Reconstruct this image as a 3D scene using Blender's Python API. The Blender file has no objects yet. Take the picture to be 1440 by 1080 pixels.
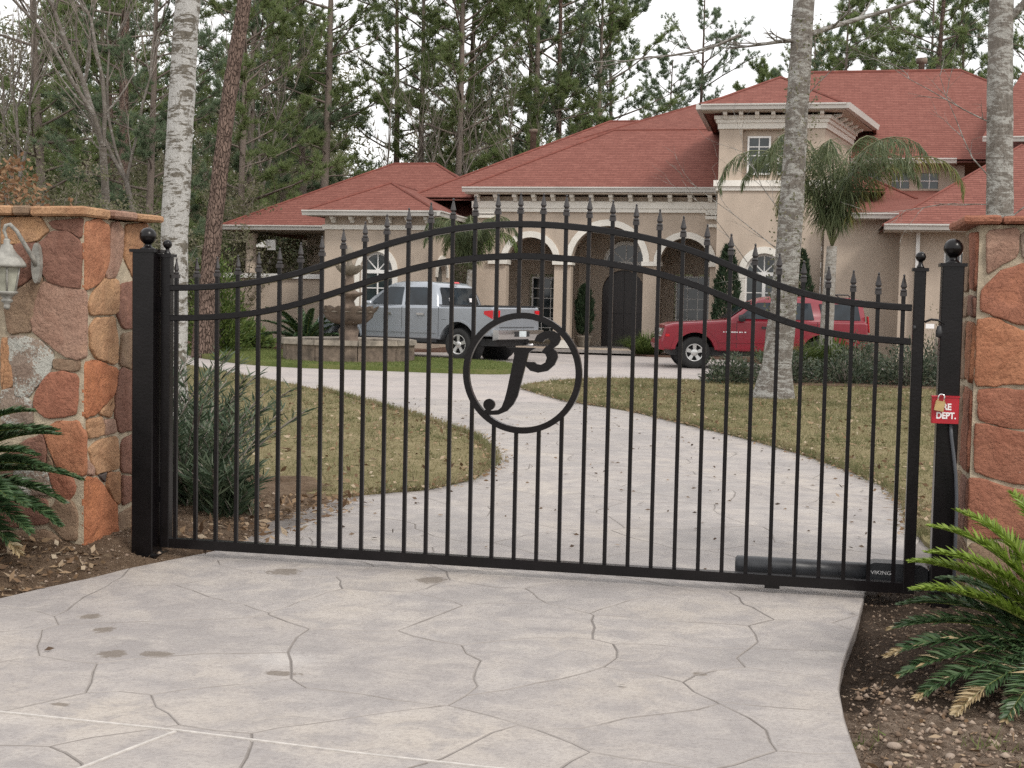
import bpy, bmesh, math, random
import numpy as np
from mathutils import Vector, Matrix, noise

# ------------------------------------------------------------------ camera, sky, sun, exposure
scene = bpy.context.scene
COL = scene.collection
R = math.radians

cam_d = bpy.data.cameras.new('camera'); cam = bpy.data.objects.new('camera', cam_d); COL.objects.link(cam)
cam_d.sensor_fit = 'HORIZONTAL'; cam_d.sensor_width = 36.0; cam_d.lens = 47.5
cam_d.clip_start = 0.05; cam_d.clip_end = 1500
YAW, PITCH, ROLL = 0.21124, -0.06035, 0.02026
fw = Vector((-math.sin(YAW)*math.cos(PITCH), math.cos(YAW)*math.cos(PITCH), math.sin(PITCH)))
r0 = Vector((math.cos(YAW), math.sin(YAW), 0)); u0 = r0.cross(fw)
rr = r0*math.cos(ROLL) + u0*math.sin(ROLL); uu = u0*math.cos(ROLL) - r0*math.sin(ROLL)
M = Matrix((rr, uu, -fw)).transposed().to_4x4(); M.translation = (3.680, -7.404, 1.550)
cam.matrix_world = M
scene.camera = cam

SUN_EL, SUN_AZ = R(42), R(52)      # sun stands to the front right, behind thin cloud
world = bpy.data.worlds.new('World'); scene.world = world; world.use_nodes = True
wt = world.node_tree; wt.nodes.clear()
sky = wt.nodes.new('ShaderNodeTexSky'); sky.sky_type = 'NISHITA'; sky.sun_disc = False
sky.sun_elevation = SUN_EL; sky.sun_rotation = R(180)-SUN_AZ; sky.air_density = 1.2; sky.dust_density = 3.0
bg1 = wt.nodes.new('ShaderNodeBackground'); bg1.inputs[1].default_value = 0.10
bg2 = wt.nodes.new('ShaderNodeBackground'); bg2.inputs[0].default_value = (1.0, 0.99, 0.985, 1); bg2.inputs[1].default_value = 1.22
tc = wt.nodes.new('ShaderNodeTexCoord'); nz = wt.nodes.new('ShaderNodeTexNoise')
nz.inputs['Scale'].default_value = 2.2; nz.inputs['Detail'].default_value = 6
rmp = wt.nodes.new('ShaderNodeMapRange'); rmp.inputs[1].default_value = 0.3; rmp.inputs[2].default_value = 0.62
rmp.inputs[3].default_value = 0.80; rmp.inputs[4].default_value = 1.0
mx = wt.nodes.new('ShaderNodeMixShader'); wo = wt.nodes.new('ShaderNodeOutputWorld')
wt.links.new(tc.outputs['Generated'], nz.inputs['Vector']); wt.links.new(nz.outputs['Fac'], rmp.inputs[0])
wt.links.new(sky.outputs[0], bg1.inputs[0]); wt.links.new(rmp.outputs[0], mx.inputs[0])
wt.links.new(bg1.outputs[0], mx.inputs[1]); wt.links.new(bg2.outputs[0], mx.inputs[2]); wt.links.new(mx.outputs[0], wo.inputs[0])

sun_d = bpy.data.lights.new('sun', 'SUN'); sun_d.energy = 1.5; sun_d.angle = R(12); sun_d.color = (1.0, 0.95, 0.88)
sun = bpy.data.objects.new('sun', sun_d); COL.objects.link(sun)
sd = Vector((math.sin(SUN_AZ)*math.cos(SUN_EL), -math.cos(SUN_AZ)*math.cos(SUN_EL), math.sin(SUN_EL)))
sun.rotation_euler = sd.to_track_quat('Z', 'Y').to_euler(); sun.location = (20, -20, 30)

vs = scene.view_settings
vs.view_transform = 'Standard'; vs.look = 'None'; vs.gamma = 1.0; vs.use_curve_mapping = False; vs.exposure = 0.27
scene.cycles.use_denoising = False
scene.cycles.max_bounces = 6; scene.cycles.transparent_max_bounces = 8
scene.cycles.sample_clamp_indirect = 4.0

rnd = random.Random(7)
nrg = np.random.default_rng(11)

# ------------------------------------------------------------------ materials
def ramp(nt, fac, cols, pos=None):
    n = nt.nodes.new('ShaderNodeValToRGB'); e = n.color_ramp.elements
    k = len(cols); pos = pos or [i/(k-1) for i in range(k)]
    while len(e) < k: e.new(0.5)
    for i in range(k): e[i].position = pos[i]; e[i].color = tuple(cols[i])+(1,)
    nt.links.new(fac, n.inputs[0]); return n.outputs[0]

def tex_noise(nt, scale, detail=5, rough=0.55, vec=None, dist=0.0):
    n = nt.nodes.new('ShaderNodeTexNoise'); n.inputs['Scale'].default_value = scale
    n.inputs['Detail'].default_value = detail; n.inputs['Roughness'].default_value = rough
    n.inputs['Distortion'].default_value = dist
    if vec is not None: nt.links.new(vec, n.inputs['Vector'])
    return n.outputs['Fac']

def coord(nt, kind='Object', scale=None):
    t = nt.nodes.new('ShaderNodeTexCoord'); o = t.outputs[kind]
    if scale:
        m = nt.nodes.new('ShaderNodeMapping'); m.inputs['Scale'].default_value = scale
        nt.links.new(o, m.inputs[0]); o = m.outputs[0]
    return o

def world_pos(nt, scale=None):
    g = nt.nodes.new('ShaderNodeNewGeometry'); o = g.outputs['Position']
    if scale:
        m = nt.nodes.new('ShaderNodeMapping'); m.inputs['Scale'].default_value = scale
        nt.links.new(o, m.inputs[0]); o = m.outputs[0]
    return o

def mixc(nt, fac, a, b, mode='MIX'):
    n = nt.nodes.new('ShaderNodeMix'); n.data_type = 'RGBA'; n.blend_type = mode
    for s, v in ((n.inputs[0], fac), (n.inputs[6], a), (n.inputs[7], b)):
        if isinstance(v, bpy.types.NodeSocket): nt.links.new(v, s)
        elif isinstance(v, (int, float)): s.default_value = v
        else: s.default_value = tuple(v)+(1,)
    return n.outputs[2]

def mth(nt, op, a, b=None, c=None):
    n = nt.nodes.new('ShaderNodeMath'); n.operation = op
    for i, v in enumerate((a, b, c)):
        if v is None: continue
        if isinstance(v, bpy.types.NodeSocket): nt.links.new(v, n.inputs[i])
        else: n.inputs[i].default_value = v
    return n.outputs[0]

def smooth(nt, v, a, b):
    n = nt.nodes.new('ShaderNodeMapRange'); n.interpolation_type = 'SMOOTHSTEP'
    nt.links.new(v, n.inputs[0]); n.inputs[1].default_value = a; n.inputs[2].default_value = b
    return n.outputs[0]

def new_mat(name):
    m = bpy.data.materials.new(name); m.use_nodes = True
    nt = m.node_tree; b = nt.nodes['Principled BSDF']
    return m, nt, b

def bump(nt, b, h, strength=0.3, dist=0.02):
    n = nt.nodes.new('ShaderNodeBump'); n.inputs['Strength'].default_value = strength; n.inputs['Distance'].default_value = dist
    nt.links.new(h, n.inputs['Height']); nt.links.new(n.outputs[0], b.inputs['Normal'])

def simple(name, col, rough=0.6, var=0.12, scale=4.0, bmp=0.0, metal=0.0, bscale=None, spec=None, coat=0.0, kind='pos', squash=None):
    m, nt, b = new_mat(name)
    v = world_pos(nt, squash) if kind == 'pos' else coord(nt, 'Object', squash)
    f = tex_noise(nt, scale, 6, 0.6, v)
    c = ramp(nt, f, [tuple(x*(1-var*1.6) for x in col), col, tuple(min(1, x*(1+var*1.6)) for x in col)], [0.25, 0.5, 0.75])
    nt.links.new(c, b.inputs['Base Color'])
    b.inputs['Roughness'].default_value = rough; b.inputs['Metallic'].default_value = metal
    if spec is not None: b.inputs['Specular IOR Level'].default_value = spec
    if coat: b.inputs['Coat Weight'].default_value = coat; b.inputs['Coat Roughness'].default_value = 0.08
    if bmp: bump(nt, b, tex_noise(nt, bscale or scale*6, 6, 0.6, v), bmp, 0.02)
    return m

def leafmat(name, cols, rough=0.55, trans=0.25, patch=None, pscale=0.35):
    m, nt, b = new_mat(name)
    g = nt.nodes.new('ShaderNodeNewGeometry')
    c = ramp(nt, g.outputs['Random Per Island'], cols)
    if patch:
        f = smooth(nt, tex_noise(nt, pscale, 3, 0.5, g.outputs['Position']), 0.4, 0.62)
        c = mixc(nt, f, c, patch)
    nt.links.new(c, b.inputs['Base Color']); b.inputs['Roughness'].default_value = rough
    b.inputs['Specular IOR Level'].default_value = 0.3
    t = nt.nodes.new('ShaderNodeBsdfTranslucent'); nt.links.new(c, t.inputs[0])
    ms = nt.nodes.new('ShaderNodeMixShader'); ms.inputs[0].default_value = trans
    out = nt.nodes['Material Output']
    nt.links.new(b.outputs[0], ms.inputs[1]); nt.links.new(t.outputs[0], ms.inputs[2]); nt.links.new(ms.outputs[0], out.inputs[0])
    return m

MAT = {}
MAT['black'] = simple('black_gloss_paint', (0.0050, 0.0040, 0.0045), 0.27, 0.3, 9, 0.04, bscale=60, spec=0.30)
MAT['rust_black'] = simple('finial_iron', (0.030, 0.026, 0.026), 0.42, 0.3, 30, 0.1)

def m_concrete(name, bw=False):
    m, nt, b = new_mat(name); p = world_pos(nt)
    f1 = tex_noise(nt, 0.9, 4, 0.6, p); f2 = tex_noise(nt, 5.0, 8, 0.65, p, 0.6); f3 = tex_noise(nt, 60, 4, 0.6, p)
    c = ramp(nt, f1, [(0.298, 0.278, 0.266), (0.372, 0.342, 0.322), (0.425, 0.382, 0.338)], [0.34, 0.5, 0.66])
    c = mixc(nt, mth(nt, 'MULTIPLY', smooth(nt, f2, 0.45, 0.64), 0.66), c, (0.278, 0.258, 0.252))
    c = mixc(nt, mth(nt, 'MULTIPLY', smooth(nt, f2, 0.50, 0.30), 0.55), c, (0.475, 0.435, 0.392))
    oi = nt.nodes.new('ShaderNodeObjectInfo')
    c = mixc(nt, mth(nt, 'MULTIPLY', oi.outputs['Random'], 0.22), c, (0.25, 0.225, 0.216))
    c = mixc(nt, mth(nt, 'MULTIPLY', smooth(nt, f3, 0.42, 0.72), 0.38), c, (0.19, 0.165, 0.155))
    # long drag streaks left by the stamping and by tyres
    st = tex_noise(nt, 1.0, 6, 0.7, world_pos(nt, (0.9, 9.0, 1)))
    c = mixc(nt, mth(nt, 'MULTIPLY', smooth(nt, st, 0.50, 0.72), 0.42), c, (0.235, 0.215, 0.21))
    # damp oval marks: (x, y, rx, ry)
    sx = nt.nodes.new('ShaderNodeSeparateXYZ'); nt.links.new(p, sx.inputs[0])
    wob = mth(nt, 'MULTIPLY', mth(nt, 'SUBTRACT', tex_noise(nt, 20, 7, 0.75, p), 0.5), 2.4)
    tot = None
    for x, y, rx, ry in [(0.38, -1.56, .052, .055), (0.57, -1.78, .045, .055), (0.82, -2.15, .065, .06), (1.00, -2.10, .075, .05), (0.86, -0.28, .09, .10),
                         (1.71, -0.25, .08, .10), (1.62, -2.23, .08, .035), (0.99, -2.86, .04, .02), (3.3, -1.75, .03, .03)]:
        dx = mth(nt, 'DIVIDE', mth(nt, 'SUBTRACT', sx.outputs[0], x), rx); dy = mth(nt, 'DIVIDE', mth(nt, 'SUBTRACT', sx.outputs[1], y), ry)
        d = mth(nt, 'SQRT', mth(nt, 'ADD', mth(nt, 'MULTIPLY', dx, dx), mth(nt, 'MULTIPLY', dy, dy)))
        s = smooth(nt, mth(nt, 'ADD', d, wob), 1.15, 0.75)
        tot = s if tot is None else mth(nt, 'MAXIMUM', tot, s)
    c = mixc(nt, mth(nt, 'MULTIPLY', tot, 0.72), c, (0.135, 0.108, 0.082))
    # one chalky white scuff
    dx = mth(nt, 'DIVIDE', mth(nt, 'SUBTRACT', sx.outputs[0], 1.55), .2); dy = mth(nt, 'DIVIDE', mth(nt, 'SUBTRACT', sx.outputs[1], -2.02), .16)
    d = mth(nt, 'SQRT', mth(nt, 'ADD', mth(nt, 'MULTIPLY', dx, dx), mth(nt, 'MULTIPLY', dy, dy)))
    c = mixc(nt, mth(nt, 'MULTIPLY', smooth(nt, mth(nt, 'ADD', d, wob), 1.1, 0.2), 0.35), c, (0.56, 0.53, 0.50))
    nt.links.new(c, b.inputs['Base Color'])
    b.inputs['Roughness'].default_value = 0.62; b.inputs['Specular IOR Level'].default_value = 0.35
    hh = mth(nt, 'ADD', mth(nt, 'MULTIPLY', f2, 1.0), mth(nt, 'MULTIPLY', f3, 0.25))
    bump(nt, b, hh, 0.6, 0.03)
    return m
MAT['concrete'] = m_concrete('stamped_concrete')

def m_grout():
    m, nt, b = new_mat('stamped_concrete_joint'); p = world_pos(nt)
    # colour of the joints; far off, where single stones can no longer be told apart, a fine flag pattern takes over
    f1 = tex_noise(nt, 0.9, 5, 0.6, p)
    c = ramp(nt, f1, [(0.31, 0.28, 0.268), (0.37, 0.332, 0.315), (0.405, 0.36, 0.328)], [0.3, 0.5, 0.7])
    v = nt.nodes.new('ShaderNodeTexVoronoi'); v.feature = 'DISTANCE_TO_EDGE'; v.inputs['Scale'].default_value = 1.15
    w = nt.nodes.new('ShaderNodeVectorMath'); w.operation = 'ADD'; nt.links.new(p, w.inputs[0])
    nn = nt.nodes.new('ShaderNodeTexNoise'); nn.inputs['Scale'].default_value = 2.0; nt.links.new(p, nn.inputs['Vector']); nt.links.new(nn.outputs['Color'], w.inputs[1])
    nt.links.new(w.outputs[0], v.inputs['Vector'])
    e = smooth(nt, v.outputs['Distance'], 0.03, 0.008)
    sx = nt.nodes.new('ShaderNodeSeparateXYZ'); nt.links.new(p, sx.inputs[0])
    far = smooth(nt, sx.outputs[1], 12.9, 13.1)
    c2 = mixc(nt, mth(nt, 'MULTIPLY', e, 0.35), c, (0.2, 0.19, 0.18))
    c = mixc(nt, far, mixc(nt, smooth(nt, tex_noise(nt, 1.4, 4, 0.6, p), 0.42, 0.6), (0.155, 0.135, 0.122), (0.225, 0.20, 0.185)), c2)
    nt.links.new(c, b.inputs['Base Color']); b.inputs['Roughness'].default_value = 0.75
    bump(nt, b, tex_noise(nt, 8, 6, 0.6, p), 0.3, 0.02)
    return m
MAT['grout'] = m_grout()
def m_groove():
    m, nt, b = new_mat('dirt_darkened_groove'); p = world_pos(nt)
    c = mixc(nt, smooth(nt, tex_noise(nt, 2.3, 6, 0.7, p), 0.38, 0.62), (0.205, 0.183, 0.168), (0.295, 0.268, 0.248))
    nt.links.new(c, b.inputs['Base Color']); b.inputs['Roughness'].default_value = 0.85; return m
MAT['groove'] = m_groove()
MAT['joint_filler'] = simple('pale_joint_filler', (0.47, 0.44, 0.41), 0.8, 0.15, 30)

def m_stone():
    m, nt, b = new_mat('sandstone'); p = coord(nt, 'Object'); oi = nt.nodes.new('ShaderNodeObjectInfo')
    ad = nt.nodes.new('ShaderNodeVectorMath'); ad.operation = 'ADD'; nt.links.new(p, ad.inputs[0])
    sc = nt.nodes.new('ShaderNodeVectorMath'); sc.operation = 'SCALE'; sc.inputs[0].default_value = (3, 5, 7); nt.links.new(oi.outputs['Random'], sc.inputs[3]); nt.links.new(sc.outputs[0], ad.inputs[1])
    v = ad.outputs[0]
    f1 = tex_noise(nt, 5, 6, 0.6, v, 0.8); f2 = tex_noise(nt, 38, 6, 0.65, v); f3 = tex_noise(nt, 16, 5, 0.7, v, 1.5)
    base = oi.outputs['Color']
    c = mixc(nt, smooth(nt, f1, 0.42, 0.68), base, mixc(nt, 1.0, base, (0.86, 0.80, 0.78), 'MULTIPLY'))
    c = mixc(nt, mth(nt, 'MULTIPLY', smooth(nt, f1, 0.48, 0.28), 0.6), c, mixc(nt, 1.0, base, (1.35, 1.32, 1.2), 'MULTIPLY'))
    c = mixc(nt, mth(nt, 'MULTIPLY', smooth(nt, f2, 0.5, 0.70), 0.28), c, mixc(nt, 1.0, base, (0.55, 0.5, 0.48), 'MULTIPLY'))
    sk = nt.nodes.new('ShaderNodeMapping'); sk.inputs['Scale'].default_value = (1, 1, 4.5); sk.inputs['Rotation'].default_value = (0.3, 0.5, 0.2); nt.links.new(v, sk.inputs[0])
    fs_ = tex_noise(nt, 6, 8, 0.75, sk.outputs[0], 1.2)
    c = mixc(nt, mth(nt, 'MULTIPLY', smooth(nt, fs_, 0.52, 0.64), 0.45), c, mixc(nt, 1.0, base, (0.62, 0.56, 0.55), 'MULTIPLY'))
    c = mixc(nt, mth(nt, 'MULTIPLY', smooth(nt, fs_, 0.46, 0.34), 0.45), c, mixc(nt, 1.0, base, (1.4, 1.42, 1.4), 'MULTIPLY'))
    # lichen speckle, its amount set per stone through alpha
    lf = mth(nt, 'ADD', mth(nt, 'MULTIPLY', tex_noise(nt, 7, 3, 0.5, v), 0.55), mth(nt, 'MULTIPLY', tex_noise(nt, 75, 4, 0.7, v), 0.45))
    thr = mth(nt, 'SUBTRACT', 0.74, mth(nt, 'MULTIPLY', oi.outputs['Alpha'], 0.27))
    lm = smooth(nt, mth(nt, 'SUBTRACT', lf, thr), 0.0, 0.03)
    c = mixc(nt, mth(nt, 'MULTIPLY', lm, 0.9), c, (0.42, 0.42, 0.38))
    nt.links.new(c, b.inputs['Base Color']); b.inputs['Roughness'].default_value = 0.8; b.inputs['Specular IOR Level'].default_value = 0.25
    # bedding-plane ledges + grain
    w = nt.nodes.new('ShaderNodeMath'); w.operation = 'SNAP'; nt.links.new(mth(nt, 'MULTIPLY', f3, 1.0), w.inputs[0]); w.inputs[1].default_value = 0.16
    hh = mth(nt, 'ADD', mth(nt, 'MULTIPLY', w.outputs[0], 0.55), mth(nt, 'ADD', mth(nt, 'MULTIPLY', f2, 0.25), mth(nt, 'MULTIPLY', f1, 0.6)))
    bump(nt, b, hh, 0.9, 0.05)
    return m
MAT['stone'] = m_stone()
MAT['mortar'] = simple('mortar', (0.40, 0.335, 0.245), 0.9, 0.22, 14, 0.5, bscale=90)
MAT['stucco'] = simple('tan_stucco', (0.445, 0.368, 0.298), 0.9, 0.09, 1.6, 0.3, bscale=26, squash=(1, 1, .45))
MAT['trim'] = simple('cream_trim', (0.72, 0.69, 0.63), 0.7, 0.06, 2.0)
MAT['white'] = simple('white_frame', (0.76, 0.75, 0.73), 0.5, 0.05, 2.0)
MAT['gutter'] = simple('gutter_paint', (0.52, 0.50, 0.47), 0.55, 0.08, 1.0)
MAT['soffit'] = simple('soffit', (0.42, 0.36, 0.30), 0.8, 0.05, 2.0)
MAT['door'] = simple('dark_door_wood', (0.030, 0.022, 0.022), 0.4, 0.3, 3.0, squash=(6, 6, 0.6))
MAT['dark_room'] = simple('shaded_interior', (0.10, 0.08, 0.07), 0.9, 0.1, 2.0)
MAT['curtain'] = simple('pale_curtain', (0.45, 0.43, 0.40), 0.9, 0.2, 2.0, squash=(9, 9, 0.4))

def m_glass(name, col=(0.02, 0.028, 0.03), rough=0.06):
    m, nt, b = new_mat(name); p = world_pos(nt)
    c = ramp(nt, tex_noise(nt, 1.6, 4, 0.6, p), [tuple(x*0.5 for x in col), tuple(min(1, x*1.7) for x in col)], [0.35, 0.65])
    nt.links.new(c, b.inputs['Base Color']); b.inputs['Roughness'].default_value = rough
    b.inputs['Specular IOR Level'].default_value = 0.65
    bump(nt, b, tex_noise(nt, 1.1, 2, 0.5, p), 0.06, 0.1)
    return m
MAT['glass'] = m_glass('window_glass')
MAT['carglass'] = m_glass('tinted_car_glass', (0.014, 0.020, 0.026), 0.04); MAT['carglass'].node_tree.nodes['Principled BSDF'].inputs['Specular IOR Level'].default_value = 0.42

def m_roof():
    m, nt, b = new_mat('red_shingles')
    t = nt.nodes.new('ShaderNodeTexCoord'); uv = t.outputs['UV']
    br = nt.nodes.new('ShaderNodeTexBrick'); nt.links.new(uv, br.inputs['Vector']); br.offset = 0.37; br.offset_frequency = 2
    br.inputs['Color1'].default_value = (0.0, 0, 0, 1); br.inputs['Color2'].default_value = (1, 1, 1, 1); br.inputs['Mortar'].default_value = (0.5, 0.5, 0.5, 1)
    br.inputs['Scale'].default_value = 1.0; br.inputs['Mortar Size'].default_value = 0.008; br.inputs['Brick Width'].default_value = 0.26; br.inputs['Row Height'].default_value = 0.145
    br.inputs['Mortar Smooth'].default_value = 0.3
    rb = nt.nodes.new('ShaderNodeSeparateColor'); nt.links.new(br.outputs['Color'], rb.inputs[0])
    f = mth(nt, 'ADD', mth(nt, 'MULTIPLY', rb.outputs[0], 0.14), mth(nt, 'MULTIPLY', tex_noise(nt, 7.0, 8, 0.85, uv), 0.86))
    c = ramp(nt, f, [(0.150, 0.056, 0.045), (0.208, 0.080, 0.063), (0.268, 0.112, 0.089)], [0.28, 0.48, 0.68])
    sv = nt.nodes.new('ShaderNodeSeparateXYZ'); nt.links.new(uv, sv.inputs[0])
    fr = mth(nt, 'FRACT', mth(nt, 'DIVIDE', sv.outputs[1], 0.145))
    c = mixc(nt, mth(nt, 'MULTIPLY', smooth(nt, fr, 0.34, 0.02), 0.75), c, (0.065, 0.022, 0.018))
    c = mixc(nt, mth(nt, 'MULTIPLY', br.outputs['Fac'], 0.4), c, (0.07, 0.03, 0.025))
    nt.links.new(c, b.inputs['Base Color']); b.inputs['Roughness'].default_value = 0.9; b.inputs['Specular IOR Level'].default_value = 0.2
    bump(nt, b, mth(nt, 'ADD', fr, mth(nt, 'MULTIPLY', tex_noise(nt, 30, 4, 0.6, uv), 0.4)), 0.5, 0.03)
    return m
MAT['roof'] = m_roof()
MAT['ridge'] = simple('ridge_shingle', (0.17, 0.052, 0.038), 0.9, 0.2, 3.0)

def m_bark(name, c1, c2, patch=None, sc=(3, 3, 0.9), amount=(0.45, 0.56), bs=0.8, ring=0.0):
    m, nt, b = new_mat(name); v = coord(nt, 'Object', sc)
    f1 = tex_noise(nt, 2.2, 7, 0.7, v, 0.8); f2 = tex_noise(nt, 9.0, 6, 0.7, v)
    c = ramp(nt, f2, [c1, c2], [0.3, 0.7])
    if patch:
        pz = coord(nt, 'Object', (2.6, 2.6, 5.5))
        f = mth(nt, 'ADD', mth(nt, 'MULTIPLY', tex_noise(nt, 1.3, 10, 0.78, pz, 0.9), 0.7), mth(nt, 'MULTIPLY', tex_noise(nt, 1.0, 4, 0.7, coord(nt, 'Object', (6, 6, 34))), 0.3))
        c = mixc(nt, smooth(nt, f, *amount), c, mixc(nt, f2, tuple(x*0.72 for x in patch), patch))
    nt.links.new(c, b.inputs['Base Color']); b.inputs['Roughness'].default_value = 0.9; b.inputs['Specular IOR Level'].default_value = 0.2
    bump(nt, b, mth(nt, 'ADD', f1, f2), bs, 0.05)
    return m
def m_plates(name, crack, c1, c2):
    m, nt, b = new_mat(name); v = coord(nt, 'Object', (1, 1, .30))
    w = nt.nodes.new('ShaderNodeVectorMath'); w.operation = 'ADD'; nt.links.new(v, w.inputs[0])
    nn = nt.nodes.new('ShaderNodeTexNoise'); nn.inputs['Scale'].default_value = 6.0; nn.inputs['Detail'].default_value = 5; nt.links.new(v, nn.inputs['Vector'])
    s = nt.nodes.new('ShaderNodeVectorMath'); s.operation = 'SCALE'; s.inputs[3].default_value = .14; nt.links.new(nn.outputs['Color'], s.inputs[0]); nt.links.new(s.outputs[0], w.inputs[1])
    vo = nt.nodes.new('ShaderNodeTexVoronoi'); vo.feature = 'DISTANCE_TO_EDGE'; vo.inputs['Scale'].default_value = 21.0; nt.links.new(w.outputs[0], vo.inputs['Vector'])
    e = smooth(nt, vo.outputs['Distance'], 0.0, 0.12); f = tex_noise(nt, 14, 6, 0.7, v)
    c = mixc(nt, e, crack, ramp(nt, f, [c1, c2], [0.35, 0.65])); nt.links.new(c, b.inputs['Base Color']); b.inputs['Roughness'].default_value = 0.95; b.inputs['Specular IOR Level'].default_value = 0.15
    bump(nt, b, mth(nt, 'ADD', e, mth(nt, 'MULTIPLY', f, .5)), 1.0, 0.06); return m
MAT['pale_bark'] = m_bark('pale_lichen_bark', (0.10, 0.088, 0.07), (0.20, 0.18, 0.15), (0.54, 0.53, 0.51), amount=(0.455, 0.505))
MAT['mottled_bark'] = m_bark('mottled_grey_bark', (0.12, 0.105, 0.09), (0.24, 0.215, 0.19), (0.46, 0.45, 0.42), amount=(0.47, 0.56))
MAT['pine_bark'] = m_plates('reddish_pine_bark', (0.095, 0.066, 0.054), (0.125, 0.088, 0.073), (0.245, 0.175, 0.145))
MAT['grey_pine_bark'] = m_bark('grey_pine_bark', (0.13, 0.105, 0.09), (0.25, 0.205, 0.175), None, (6, 6, 1.5))
MAT['bare_bark'] = m_bark('pale_bare_bark', (0.11, 0.095, 0.08), (0.21, 0.185, 0.16), (0.34, 0.32, 0.295), amount=(.5, .6))
MAT['twig'] = simple('twig', (0.20, 0.172, 0.148), 0.9, 0.25, 2.0)
MAT['palm_trunk'] = m_bark('palm_trunk', (0.17, 0.15, 0.125), (0.30, 0.27, 0.235), (0.42, 0.40, 0.37))

MAT['needle'] = leafmat('pine_needles', [(0.125, 0.178, 0.070), (0.180, 0.240, 0.090), (0.245, 0.305, 0.125), (0.30, 0.33, 0.175)], 0.5, 0.6)  # needle colour lifted to stand in for haze over the pines
MAT['needle2'] = leafmat('blue_green_needles', [(0.115, 0.165, 0.100), (0.170, 0.228, 0.135), (0.23, 0.285, 0.175)], 0.5, 0.6)  # haze put into the colour here too, paler than the needles
MAT['scrub'] = leafmat('scrub_leaves', [(0.11, 0.118, 0.062), (0.16, 0.165, 0.085), (0.23, 0.218, 0.140), (0.30, 0.268, 0.205)], 0.6, 0.55)  # winter grey-brown, lightened further in place of distance haze
MAT['brownleaf'] = leafmat('dead_brown_leaves', [(0.16, 0.085, 0.045), (0.24, 0.13, 0.07), (0.30, 0.19, 0.11)], 0.7, 0.25)
MAT['shrub'] = leafmat('dark_shrub_leaves', [(0.030, 0.046, 0.030), (0.050, 0.072, 0.044), (0.085, 0.105, 0.066), (0.125, 0.125, 0.09)], 0.45, 0.2)
MAT['bright_shrub'] = leafmat('fresh_shrub_leaves', [(0.05, 0.085, 0.022), (0.085, 0.125, 0.03), (0.13, 0.165, 0.045)], 0.5, 0.25)
MAT['oleander'] = leafmat('long_shrub_leaves', [(0.028, 0.050, 0.028), (0.048, 0.078, 0.042), (0.085, 0.115, 0.068), (0.13, 0.155, 0.10)], 0.4, 0.2)
MAT['cypress'] = leafmat('cypress_leaves', [(0.016, 0.032, 0.016), (0.028, 0.050, 0.024), (0.045, 0.068, 0.034)], 0.6, 0.1)
MAT['palm'] = leafmat('palm_leaflets', [(0.070, 0.095, 0.045), (0.110, 0.138, 0.062), (0.155, 0.178, 0.09)], 0.45, 0.4)
MAT['palm_gold'] = leafmat('yellowing_palm_leaflets', [(0.10, 0.13, 0.04), (0.15, 0.165, 0.05), (0.22, 0.18, 0.06)], 0.5, 0.3)
MAT['sago_new'] = leafmat('fresh_sago_leaflets', [(0.13, 0.195, 0.026), (0.185, 0.265, 0.038), (0.245, 0.33, 0.06)], 0.4, 0.3)
MAT['sago_old'] = leafmat('dark_sago_leaflets', [(0.032, 0.066, 0.028), (0.056, 0.102, 0.042), (0.10, 0.150, 0.066)], 0.32, 0.15)
MAT['sago_dead'] = leafmat('dry_sago_leaflets', [(0.28, 0.20, 0.10), (0.42, 0.32, 0.18), (0.52, 0.43, 0.28)], 0.6, 0.2)
MAT['sago_stem'] = simple('sago_stem', (0.13, 0.15, 0.03), 0.5, 0.2, 8)
MAT['sago_core'] = simple('shaggy_sago_core', (0.10, 0.065, 0.035), 0.95, 0.4, 40, 0.8)
MAT['grass'] = leafmat('winter_grass_blades', [(0.17, 0.15, 0.075), (0.23, 0.20, 0.105), (0.31, 0.26, 0.16), (0.14, 0.145, 0.06)], 0.7, 0.3, patch=(0.13, 0.135, 0.058), pscale=0.9)
MAT['greengrass'] = leafmat('green_grass_blades', [(0.09, 0.13, 0.035), (0.14, 0.175, 0.05), (0.19, 0.20, 0.075)], 0.7, 0.25)
MAT['litter'] = leafmat('fallen_leaves', [(0.10, 0.06, 0.035), (0.20, 0.125, 0.07), (0.30, 0.21, 0.13), (0.42, 0.35, 0.26)], 0.8, 0.1)
MAT['clods'] = leafmat('clay_clods', [(0.12, 0.082, 0.056), (0.19, 0.135, 0.097), (0.27, 0.20, 0.15), (0.36, 0.29, 0.23)], 0.95, 0.0)
MAT['chips'] = leafmat('mulch_chips', [(0.04, 0.026, 0.018), (0.085, 0.056, 0.038), (0.15, 0.105, 0.072), (0.32, 0.25, 0.19)], 0.9, 0.0)

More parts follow.
